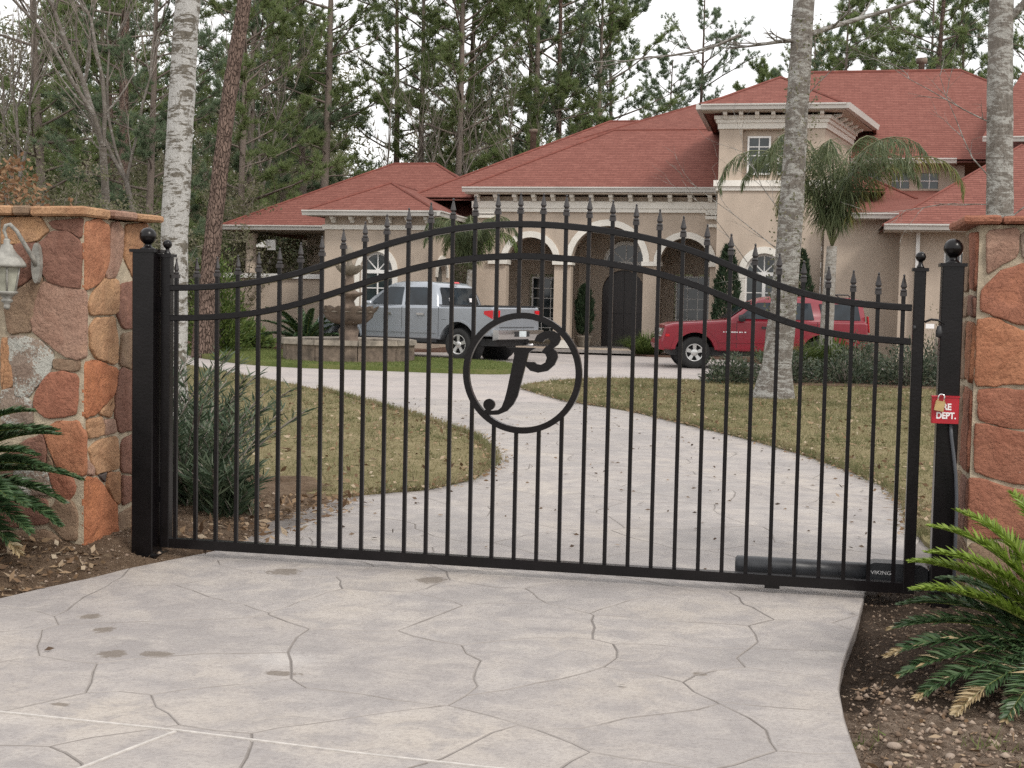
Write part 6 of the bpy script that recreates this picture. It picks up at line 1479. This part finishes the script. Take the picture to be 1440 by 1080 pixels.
# ---- palms
def frond(name, L, elev, droop, leaf, n, mat, parent, az, base=(0, 0, 0), vee=.5, hang=0.0, stem='sago_stem', w=.012, tipdead=0, r_=.012, start=.12, twist=0.0, late=0.0, mess=.07):
    """one feather leaf: curved midrib with leaflets down both sides"""
    q = random.Random(hash((round(az, 3), round(L, 3), n)) & 0xffff); K = 14; pts = []; p = Vector(base); e = elev; d_az = az
    for k in range(K+1):
        pts.append(p.copy()); e -= droop/K*((0.5+k/K)*(1-late)+late*2.4*(k/K)**1.4); d_az += twist/K
        p = p+Vector((math.cos(d_az)*math.cos(e), math.sin(d_az)*math.cos(e), math.sin(e)))*(L/K)
    mb = MB(); mb.tube(pts, [r_*(1-.8*k/K) for k in range(K+1)], 5)
    o = mb.build('frond', stem, parent)
    B_, D_, LL = [], [], []
    for i in range(n):
        t = start+(1-start)*(i+.5)/n; f = t*K; k = min(K-1, int(f)); c = pts[k].lerp(pts[k+1], f-k); tg = (pts[k+1]-pts[k]).normalized()
        sd_ = tg.cross(Vector((0, 0, 1))); sd_ = sd_.normalized() if sd_.length > .05 else Vector((-math.sin(az), math.cos(az), 0)); up = sd_.cross(tg)
        ll = leaf*(math.sin(math.pi*min(1, .16+t*.80))**.7)*q.uniform(.88, 1.08)
        for s in (-1, 1):
            dv = (sd_*s*.85+tg*(.55+.5*t)+up*vee*.6+Vector((0, 0, -hang))+Vector((q.gauss(0, mess), q.gauss(0, mess), q.gauss(0, mess)))).normalized()
            B_.append(tuple(c)); D_.append(tuple(dv)); LL.append(ll)
    B_ = np.array(B_); D_ = np.array(D_); LL = np.array(LL)
    # each leaflet: two bent kites so that it curves
    D2 = D_+np.array([0, 0, -.30-hang*.6]); D2 /= np.linalg.norm(D2, axis=1)[:, None]
    up = np.tile(np.array([[0., 0, 1]]), (len(B_), 1)); sd2 = np.cross(D_, up); sd2 /= np.linalg.norm(sd2, axis=1)[:, None]+1e-6; sd2 += np.cross(D_, sd2)*nrg.normal(0, .8, (len(D_), 1)); sd2 /= np.linalg.norm(sd2, axis=1)[:, None]
    m_ = B_+D_*LL[:, None]*.5; tip = m_+D2*LL[:, None]*.5
    V = np.stack([B_-sd2*w*.25, B_+sd2*w*.25, m_+sd2*w*.5, m_-sd2*w*.5, tip], 1).reshape(-1, 3); b0 = np.arange(len(B_))[:, None]*5
    nfrac = tipdead
    F4 = (b0+np.array([[0, 1, 2, 3]])); F3 = (b0+np.array([[3, 2, 4]]))
    me = bpy.data.meshes.new('leaflets'); me.from_pydata(V.tolist(), [], F4.tolist()+F3.tolist())
    lo_ = link('leaflets', me, mat, o)
    if tipdead:
        me.materials.append(MAT['sago_dead']); nn = len(B_)
        cut = nn*(1-tipdead)
        mi = [1 if i >= cut or q.random() < .04 else 0 for i in range(nn)]; me.polygons.foreach_set('material_index', mi+mi)
    return o

def sago(name, loc, label, seed, specs, core_r=.13, core_h=.2):
    root = empty(name, loc, label=label, cat='sago palm'); q = random.Random(seed)
    MB().lathe([(core_r*1.1, -.06), (core_r*1.15, core_h*.4), (core_r, core_h*.8), (core_r*.5, core_h*1.1), (.02, core_h*1.2)], 14).build('trunk', 'sago_core', root)
    V, F = blades(np.array([(core_r*.9*math.cos(a), core_r*.9*math.sin(a), z) for a, z in [(q.uniform(0, 6.28), q.uniform(0, core_h)) for _ in range(160)]]), np.array([(math.cos(a), math.sin(a), .6) for a in [q.uniform(0, 6.28) for _ in range(160)]]), .10, .022, .6)
    np_mesh('leaf_bases', V, F, 'sago_core', parent=root)
    for az, L, el, dr, mat, dead in specs:
        frond('frond', L, R(el), R(dr), .15*(.6+.4*L), int(130*L/.8), mat, root, R(az), (math.cos(R(az))*core_r*.5, math.sin(R(az))*core_r*.5, core_h*.9), vee=.75, tipdead=dead, w=(.016 if seed == 2 else .012) if L < 1.2 else .03, r_=.010, mess=.12)
    return root
# near right: azimuth 180 points left in the picture, 270 towards the street
sgr = sago('sago_palm', (4.87, -1.50, -.03), 'sago palm in the right foreground with fresh green upright fronds and dried lower ones', 1, [
    (164, .86, 66, 62, 'sago_new', 0), (176, .82, 50, 52, 'sago_new', 0), (150, .84, 70, 55, 'sago_new', 0), (120, .84, 76, 50, 'sago_new', 0), (60, .85, 70, 60, 'sago_new', 0), (20, .85, 60, 60, 'sago_new', 0),
    (190, .78, 40, 44, 'sago_new', 0), (225, .72, 78, 45, 'sago_new', 0), (95, .8, 60, 55, 'sago_new', 0), (330, .8, 60, 55, 'sago_new', 0), (290, .7, 68, 50, 'sago_new', 0), (182, .80, 60, 60, 'sago_new', 0),
    (168, .78, 30, 46, 'sago_old', 0), (178, .80, 22, 44, 'sago_old', .06), (186, .82, 13, 40, 'sago_old', .14), (195, .80, 8, 38, 'sago_old', .03), (206, .80, 3, 36, 'sago_old', .08), (158, .76, 34, 46, 'sago_old', 0), (220, .76, 3, 40, 'sago_old', .30),
    (236, .72, 6, 44, 'sago_old', .03), (252, .70, 8, 46, 'sago_old', .1), (140, .75, 36, 45, 'sago_old', 0), (268, .66, 14, 52, 'sago_old', .1), (300, .7, 18, 50, 'sago_old', .1), (340, .7, 20, 45, 'sago_old', .1), (20, .7, 25, 45, 'sago_old', 0), (70, .7, 30, 45, 'sago_old', 0)], .13, .22); sgr.scale = (.93, .93, .90)
sago('sago_palm', (-1.22, -.66, .06), 'dark green sago palm before the left stone pillar, cut by the picture edge', 2, [
    (8, .86, 44, 50, 'sago_old', 0), (352, .90, 28, 42, 'sago_old', 0), (340, .92, 16, 40, 'sago_old', 0), (20, .86, 20, 40, 'sago_old', 0), (358, .88, 8, 44, 'sago_old', 0), (330, .88, 4, 44, 'sago_old', .1), (315, .85, 14, 50, 'sago_old', 0), (345, .82, -6, 38, 'sago_old', .15),
    (0, .85, 60, 60, 'sago_old', 0), (30, .8, 50, 60, 'sago_old', 0), (300, .85, 30, 50, 'sago_old', 0), (280, .8, 15, 50, 'sago_old', 0), (180, .8, 35, 50, 'sago_old', 0), (220, .8, 35, 50, 'sago_old', 0), (140, .8, 40, 50, 'sago_old', 0), (90, .8, 50, 50, 'sago_old', 0), (325, .9, 40, 50, 'sago_old', 0), (12, .8, 2, 40, 'sago_old', 0), (350, .85, 36, 46, 'sago_old', 0), (335, .88, 22, 46, 'sago_old', 0), (5, .84, 14, 42, 'sago_old', 0), (322, .84, 8, 46, 'sago_old', 0), (355, .8, 52, 56, 'sago_old', 0), (343, .9, 6, 40, 'sago_old', 0), (310, .82, -2, 40, 'sago_old', .1)], .14, .42)
sago('sago_palm', (-9.9, 28.3, .06), 'small sago palm by the house wall left of the fountain', 3, [(20*k, 1.5, 62-18*(k % 3), 50, 'sago_old', 0) for k in range(18)], .16, .3)

def feather_palm(name, loc, H, label, fronds, tr, mats, leaf=.55, n=60, w=.028, seed=0, FL=3.0):
    root = empty(name, loc, label=label, cat='palm tree'); q = random.Random(seed)
    link('trunk', trunk_mesh('trunk', [(0, 0, -.1), (.02, 0, H*.3), (.05, 0, H*.65), (.08, 0, H)], [tr*1.5, tr*1.1, tr, tr*.8], 12, .05), 'palm_trunk', root)
    for k in range(fronds):
        az = k*2.39996+q.uniform(-.2, .2); f = k/fronds
        frond('frond', q.uniform(.85, 1.1)*FL, R(90-27*f**1.8), R(162+22*q.random()), leaf, n, mats[1] if f > .86 else mats[0], root, az, (.08, 0, H), vee=0, hang=1.15, stem='palm_stem', w=w, r_=.028, start=.16, late=.85, mess=.36)
    return root
feather_palm('queen_palm', (4.18, 24.3, 0.02), 2.95, 'tall queen palm with drooping feathery fronds in front of the tower', 15, .14, ('palm', 'palm_gold'), .70, 135, .020, 5, 4.1)
feather_palm('queen_palm', (-6.2, 32.0, 0.05), 2.45, 'smaller feathery palm at the left end of the portico', 15, .11, ('palm', 'bright_shrub'), .55, 120, .018, 9, 2.8)

# ---- shrubs near and far
def shrub(name, loc, rx, ry, h, n, ls, mat, label, seed, cat='shrub', upright=.3, wid=.35, group=None):
    """a bush: stems and leaves spread through a lumpy dome"""
    q = np.random.default_rng(seed); root = empty(name, loc, label=label, cat=cat, group=group)
    u = q.normal(0, 1, (n, 3)); u /= np.linalg.norm(u, axis=1)[:, None]; u[:, 2] = np.abs(u[:, 2])
    lump = 1+.22*np.sin(u[:, 0]*5+seed)*np.cos(u[:, 1]*6+seed*2)+.15*np.sin(u[:, 2]*9+u[:, 0]*7)
    r_ = (q.random(n)**.45)*lump; P = u*r_[:, None]*np.array([rx, ry, h]); P[:, 2] = np.maximum(P[:, 2], .02)
    D = u*np.array([1, 1, .6])+np.array([0, 0, upright])
    V, F = blades(P, D, q.uniform(.7, 1.3, n)*ls, ls*wid, .45); np_mesh('foliage', V, F, mat, parent=root)
    sg = []
    for _ in range(26):
        a = q.uniform(0, 6.28); e = np.array([math.cos(a)*rx*.75*q.random(), math.sin(a)*ry*.75*q.random(), h*q.uniform(.4, .85)]); sg.append((*(e*[.15, .15, 0]), *e, .008+.01*h, .004))
    V, F = tri_tubes(sg, 4); np_mesh('stems', V, F, 'twig', parent=root)
    return root
# long-leaved bush behind the left end of the gate: many arching shoots with whorls of narrow leaves
def oleander(loc, label, seed, shoots, spread, H):
    q = random.Random(seed); root = empty('long_leaved_shrub', loc, label=label, cat='shrub'); segs = []; B_, D_ = [], []
    for _ in range(shoots):
        a = q.uniform(0, 6.28); d = Vector((math.cos(a)*q.uniform(.05, .55), math.sin(a)*q.uniform(.05, .55), 1)).normalized(); p = Vector((q.gauss(0, spread*.3), q.gauss(0, spread*.3), 0)); L = H*q.uniform(.4, 1.0); K = 7
        for k in range(K):
            d = (d+Vector((math.cos(a)*.07, math.sin(a)*.07, -.04))).normalized(); nx = p+d*L/K; segs.append((*p, *nx, .006, .005)); 
            for m_ in range(11):
                b = q.uniform(0, 6.28); B_.append(tuple(p.lerp(nx, q.random()))); D_.append(tuple(d*.75+Vector((math.cos(b), math.sin(b), .1))*.8))
            p = nx
    V, F = tri_tubes(segs, 4); np_mesh('stems', V, F, 'twig', parent=root)
    n = len(B_); V, F = blades(np.array(B_), np.array(D_), nrg.uniform(.09, .17, n), .014, .15); np_mesh('foliage', V, F, 'oleander', parent=root)
    return root
oleander((-.62, 1.6, .02), 'grey-green long-leaved bush just behind the left gate post', 1, 52, .42, 1.08)
oleander((-1.45, 3.1, .02), 'taller long-leaved bush behind the left stone pillar', 2, 50, .5, 1.3)
oleander((-.2, 1.2, .02), 'low long-leaved bush spilling toward the driveway behind the gate', 3, 26, .26, .5)

shrub('shrub', (-11.6, 26.2, .03), .8, .8, 2.7, 5200, .14, 'bright_shrub', 'tall light green shrub below the leaning pine', 1, upright=.6)
shrub('shrub', (-12.6, 30.6, .06), .7, .7, .75, 1500, .16, 'bright_shrub', 'bright broad-leaved plant at the far left of the house bed', 2, wid=.6)
shrub('shrub', (-11.3, 31.6, .06), .6, .5, .7, 1300, .12, 'shrub', 'small dark shrub before the left porch wall', 3)
shrub('shrub', (-10.6, 31.7, .06), .6, .5, .75, 1300, .12, 'shrub', 'dark shrub at the left corner of the left wing', 4)
for i, (x, y, rx, h, lb) in enumerate([(2.35, 19.9, .75, .72, 'dark shrub hiding the wheel of the red vehicle, left of the mottled trunk'), (3.35, 20.6, .8, .80, 'dark shrub directly behind the mottled trunk'), (4.55, 20.9, .85, .78, 'dark shrub right of the mottled trunk'),
        (5.75, 20.9, .9, .82, 'dark shrub behind the right end of the gate'), (6.9, 20.9, .9, .82, 'dark shrub behind the right gate post'), (4.9, 22.6, .9, .9, 'dark shrub at the foot of the queen palm'), (6.3, 23.0, 1.0, .95, 'dark shrub in the second row behind the right gate end'), (8.1, 21.0, .9, .85, 'dark shrub hidden mostly by the right pillar')]):
    shrub('shrub', (x, y, .04), rx*(.8+.25*((i*37) % 5)/4), .7, h*(.70+.3*((i*53) % 7)/6), 2300, .085, 'shrub', lb, 20+i, group='dark shrubs along the right bed')
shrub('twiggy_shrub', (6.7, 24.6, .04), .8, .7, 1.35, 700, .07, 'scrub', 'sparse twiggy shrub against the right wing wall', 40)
def grass_clump(loc, h, n, label, seed, spread=.35):
    q = np.random.default_rng(seed); root = empty('ornamental_grass', loc, label=label, cat='grass clump')
    a = q.uniform(0, 6.28, n); rr_ = spread*np.sqrt(q.random(n)); B_ = np.stack([np.cos(a)*rr_*.5, np.sin(a)*rr_*.5, np.zeros(n)], 1); D = np.stack([np.cos(a)*rr_*1.6, np.sin(a)*rr_*1.6, np.ones(n)*.8], 1)
    D /= np.linalg.norm(D, axis=1)[:, None]; L = h*q.uniform(.6, 1.1, n); w = .02; sd_ = np.cross(D, np.array([0, 0, 1.])); sd_ /= np.linalg.norm(sd_, axis=1)[:, None]+1e-6
    m_ = B_+D*L[:, None]*.6; D2 = D+np.stack([np.cos(a)*.7, np.sin(a)*.7, -np.ones(n)*.9], 1); D2 /= np.linalg.norm(D2, axis=1)[:, None]; tip = m_+D2*L[:, None]*.45
    V = np.stack([B_-sd_*w*.5, B_+sd_*w*.5, m_+sd_*w*.4, m_-sd_*w*.4, tip], 1).reshape(-1, 3); b0 = np.arange(n)[:, None]*5
    me = bpy.data.meshes.new('leaves'); me.from_pydata(V.tolist(), [], (b0+np.array([[0, 1, 2, 3]])).tolist()+(b0+np.array([[3, 2, 4]])).tolist()); link('leaves', me, 'bright_shrub', root)
grass_clump((-.95, 33.9, .05), 1.15, 700, 'green strappy grass clump beside the front door', 1, .75)
grass_clump((.35, 33.6, .05), .9, 500, 'low strappy grass clump before the right portico arch', 2, .6)
grass_clump((4.35, 23.9, .05), 1.5, 700, 'tall strappy grass clump around the foot of the queen palm', 3, .6)
grass_clump((3.35, 24.6, .05), 1.1, 700, 'strappy grass clump right of the mottled trunk', 4, .7)
def cypress(loc, h, r_, label, seed):
    q = np.random.default_rng(seed); n = 3600; root = empty('cypress', loc, label=label, cat='cypress')
    t = q.random(n)**.8; rad = r_*np.sin(np.pi*np.clip(t*.86+.14, 0, 1))**.7*(.7+.3*q.random(n))*(1+.12*np.sin(t*23)); a = q.uniform(0, 6.28, n)
    P = np.stack([np.cos(a)*rad, np.sin(a)*rad, .1+t*(h-.2)], 1); D = np.stack([np.cos(a)*.5, np.sin(a)*.5, np.ones(n)], 1)
    V, F = blades(P, D, q.uniform(.10, .22, n), .05, .25); np_mesh('foliage', V, F, 'cypress', parent=root)
    MB().lathe([(.05, -.05), (.04, h*.5), (.01, h*.9)], 8).build('trunk', 'twig', root)
cypress((1.42, 33.35, .04), 3.35, .38, 'slim dark cypress left of the tower window', 1)
cypress((3.55, 33.35, .04), 3.25, .36, 'slim dark cypress right of the tower window', 2)
cypress((-3.42, 36.9, .42), 1.75, .27, 'clipped dark cypress in a pot beside the front door', 3)
t = empty('planter', (-3.42, 36.9, .12), label='dark planter pot under the clipped cypress by the door', cat='planter')
MB().lathe([(.16, 0), (.20, .05), (.25, .30), (.28, .34), (.28, .38), (.22, .38), (.20, .34)], 16).build('pot', 'cast', t)

# ---- grass, litter and chips (masses nobody could count)
def scatter(poly, n, x0, x1, y0, y1, bias=None):
    X = nrg.uniform(x0, x1, n*4); Y = y0+(y1-y0)*(nrg.random(n*4)**(bias or 1.0)); m_ = np_inside(poly, X, Y); return X[m_][:n], Y[m_][:n]
def grass_on(name, poly, n, box, zb, mat, h, w, label, bias=1.6):
    X, Y = scatter(poly, n, *box, bias); B_ = np.stack([X, Y, np.full(len(X), zb-.004)], 1); D = nrg.normal(0, .55, B_.shape)+np.array([0, 0, .75])
    sc = 1+Y/18
    V, F = blades(B_, D, nrg.uniform(.5, 1.2, len(X))*h*np.clip(sc, 1, 1.8), w*sc, .1, False); tag(np_mesh(name, V, F, mat), label, 'grass', kind='stuff')
grass_on('lawn_grass', P_LAWN_L, 90000, (-12, 1, 1.2, 21), .03, 'grass', .035, .006, 'short dry grass on the left lawn')
grass_on('lawn_grass', P_LAWN_R, 90000, (-1.5, 9, 1, 21), .03, 'grass', .035, .006, 'short dry grass on the right lawn')
grass_on('lawn_grass', P_LAWN_F, 40000, (-13, -2.3, 20.6, 28.5), .10, 'greengrass', .03, .006, 'short green grass around the fountain', 1.0)
E_ = []
for edge in (LAWN_L_EDGE[2:11], LAWN_R_EDGE[1:]):
    for (a, b), (c, d) in zip(edge[:-1], edge[1:]):
        for _ in range(int(420*math.hypot(c-a, d-b))): t_ = rnd.random(); E_.append((a+(c-a)*t_+rnd.gauss(0, .035), b+(d-b)*t_+rnd.gauss(0, .035)))
for (P_, bx) in ((P_LAWN_L, (-9, 1, 2.6, 18)), (P_LAWN_R, (-1.4, 8, 1.2, 20))):
    X, Y = scatter(P_, 900, *bx, 1.5)
    for x, y in zip(X, Y): E_ += [(x+rnd.gauss(0, .03), y+rnd.gauss(0, .03)) for _ in range(14)]
E_ = np.array(E_); B_ = np.stack([E_[:, 0], E_[:, 1], np.full(len(E_), .025)], 1); V, F = blades(B_, nrg.normal(0, .6, B_.shape)+np.array([0, 0, .8]), nrg.uniform(.035, .085, len(B_))*(1+B_[:, 1]/30), .006+B_[:, 1]*.0004, .1, False)
tag(np_mesh('edge_grass', V, F, 'grass'), 'taller ragged grass tufts along the lawn edges', 'grass', kind='stuff')
def litter(name, pts, size, mat, label, zf, flat=.35, aspect=.55):
    n = len(pts); B_ = np.stack([pts[:, 0], pts[:, 1], np.array([zf(x, y) for x, y in pts])+.004], 1); D = nrg.normal(0, 1, (n, 3))*np.array([1, 1, flat])
    V, F = blades(B_, D, nrg.uniform(.5, 1.4, n)*size, size*aspect, 0); V[:, 2] = np.maximum(V[:, 2], np.repeat(B_[:, 2]-.003, 4)); tag(np_mesh(name, V, F, mat), label, 'litter', kind='stuff')
xy = np.concatenate([np.stack(scatter(P_LAWN_L, 2600, -8, 1, 1.2, 17, 1.4), 1), np.stack(scatter(P_LAWN_R, 3200, -1.5, 8, 1, 20, 1.2), 1)])
litter('fallen_leaves', xy, .065, 'litter', 'fallen leaves scattered over the lawns', lambda x, y: .04)
# leaves drifted along the lawn edges and a few on the concrete
E_ = []
for edge in (LAWN_L_EDGE[1:11], LAWN_R_EDGE[1:]):
    for (a, b), (c, d) in zip(edge[:-1], edge[1:]):
        for _ in range(int(85*math.hypot(c-a, d-b))): t_ = rnd.random(); E_.append((a+(c-a)*t_+rnd.gauss(0, .09), b+(d-b)*t_+rnd.gauss(0, .09)))
litter('fallen_leaves', np.array(E_), .05, 'litter', 'brown leaves drifted along the driveway edges', lambda x, y: .032)
X, Y = scatter(near, 420, -3, 4.6, -4.5, 13, .9); k_ = (Y > .5) | (nrg.random(len(Y)) < .10)
litter('fallen_leaves', np.stack([X[k_], Y[k_]], 1), .045, 'chips', 'dark leaf bits strewn on the driveway', lambda x, y: .012, .2)
X, Y = scatter(SOIL_R, 16000, 3.86, 6.2, -4.2, 1.1); m_ = X > np.interp(Y, [-4.9, -2.76, -2.2, -1.81, -1.47, -1.01, -.48, .18, .9], [4.37, 3.94, 3.9, 3.89, 3.91, 3.96, 4.02, 4.08, 4.32]); X, Y = X[m_], Y[m_]
litter('mulch_chips', np.stack([X, Y], 1), .020, 'chips', 'bark mulch chips on the right bed', hR, .5, .3)
X, Y = scatter(SOIL_L, 11000, -2.2, .4, -2.6, 2.2); m_ = X < np.interp(Y, [-4.9, -2.5, -1.33, -.79, -.2, .36, .91, 2.3], [-1.32, -.66, -.29, -.13, .04, .23, .33, .34]); X, Y = X[m_], Y[m_]
litter('mulch_chips', np.stack([X, Y], 1), .020, 'chips', 'bark chips on the soil by the left pillar', hL, .5, .3)
n_ = 420; X = nrg.uniform(-1.3, -.1, n_); Y = nrg.uniform(-1.5, -.25, n_); m_ = X < np.interp(Y, [-1.5, -.79, -.2], [-.34, -.14, .0])
litter('fallen_leaves', np.stack([X[m_], Y[m_]], 1), .06, 'litter', 'curled dry leaves below the left sago palm', lambda x, y: hL(x, y)+.01, .7, .5)
n_ = 160; X = nrg.uniform(3.95, 5.0, n_); Y = nrg.uniform(-3.2, -1.6, n_); m_ = X > np.interp(Y, [-3.2, -2.2, -1.6], [4.02, 3.92, 3.9])
litter('fallen_leaves', np.stack([X[m_], Y[m_]], 1), .042, 'litter', 'dry leaves on the soil in front of the right sago palm', lambda x, y: hR(x, y)+.008, .6, .5)
n_ = 260; X = nrg.uniform(-.2, .55, n_); Y = nrg.uniform(.3, 2.3, n_)
litter('fallen_leaves', np.stack([X, Y], 1), .07, 'litter', 'dead leaves under the bush behind the gate', lambda x, y: .045, .6, .5)
T_ = []
for cx, cy, k in [(4.02, -2.95, 160), (4.10, -2.82, 120), (4.22, -2.98, 140), (4.3, -2.85, 70), (4.40, -2.35, 40), (4.62, -2.55, 40), (3.96, -2.3, 25), (4.75, -2.8, 40)]:
    T_ += [(cx+rnd.gauss(0, .05), cy+rnd.gauss(0, .04)) for _ in range(k)]
T_ = np.array(T_); B_ = np.stack([T_[:, 0], T_[:, 1], np.array([hR(x, y) for x, y in T_])], 1); V, F = blades(B_, nrg.normal(0, .5, B_.shape)+np.array([0, 0, .8]), nrg.uniform(.03, .075, len(B_)), .006, .1, False)
tag(np_mesh('weeds', V, F, 'greengrass'), 'small green weed tufts in the right foreground soil', 'weeds', kind='stuff')
# a few stones one can pick out on the right bed
pb = MB(); pb.lathe([(.2, -.6), (.8, -.45), (1.0, 0), (.75, .45), (.25, .62)], 9); pb_me = pb.mesh('pebble'); pb_me.materials.append(MAT['pebble'])
for i, (x, y, s, lb) in enumerate([(4.05, -2.42, .028, 'rounded tan stone nearest the driveway edge on the right soil'), (4.24, -2.47, .024, 'rounded tan stone left of the pair under the dry sago frond'), (4.12, -2.66, .018, 'small tan stone near the bottom right weeds'), (4.02, -2.60, .019, 'small stone beside the driveway edge, lower right')]):
    o = bpy.data.objects.new('pebble', pb_me); COL.objects.link(o); o.location = (x, y, hR(x, y)+s*.3); o.scale = (s, s*.8, s*.75); o.rotation_euler = (0, 0, i*1.3); tag(o, lb, 'stone', 'stones on the right soil bed')

def clods(n, x0, x1, y0, y1, keep, zf, mat, label, s0, s1):
    X = nrg.uniform(x0, x1, n); Y = nrg.uniform(y0, y1, n); m_ = keep(X, Y); X, Y = X[m_], Y[m_]; n = len(X)
    S_ = (s0+(s1-s0)*nrg.random(n)**3); base = np.array([[1, 0, 0], [0, 1, 0], [-1, 0, 0], [0, -1, 0], [0, 0, 1], [0, 0, -1]], float)
    V = base[None]*S_[:, None, None]*nrg.uniform(.6, 1.25, (n, 6, 3)); a = nrg.uniform(0, 6.28, n); c_, s_ = np.cos(a)[:, None], np.sin(a)[:, None]
    V = np.stack([V[:, :, 0]*c_-V[:, :, 1]*s_, V[:, :, 0]*s_+V[:, :, 1]*c_, V[:, :, 2]*.7], 2)+np.stack([X, Y, np.array([zf(x, y) for x, y in zip(X, Y)])+S_*.2], 1)[:, None]
    f = np.array([[0, 1, 4], [1, 2, 4], [2, 3, 4], [3, 0, 4], [1, 0, 5], [2, 1, 5], [3, 2, 5], [0, 3, 5]]); F = (np.arange(n)[:, None, None]*6+f[None]).reshape(-1, 3)
    tag(np_mesh('soil_clods', V.reshape(-1, 3), F, mat), label, 'soil', kind='stuff')
clods(5200, 3.9, 6.0, -4.0, -1.55, lambda X, Y: X > np.interp(Y, [-4.9, -2.76, -2.2, -1.81, -1.47], [4.40, 3.96, 3.92, 3.91, 3.93]), hR, 'clods', 'clay clods and grit on the soil at the lower right', .004, .022)
clods(3000, 3.95, 6.0, -1.9, .9, lambda X, Y: X > np.interp(Y, [-1.81, -1.47, -1.01, -.48, .18, .9], [3.91, 3.93, 3.98, 4.04, 4.10, 4.34]), hR, 'chips', 'dark lumps of mulch before the right pillar', .004, .016)
clods(3600, -2.0, .3, -2.4, 2.2, lambda X, Y: X < np.interp(Y, [-2.5, -1.33, -.79, -.2, .36, .91, 2.3], [-.66, -.29, -.13, .04, .23, .33, .34]), hL, 'clods', 'clay clods on the soil by the left pillar', .004, .018)
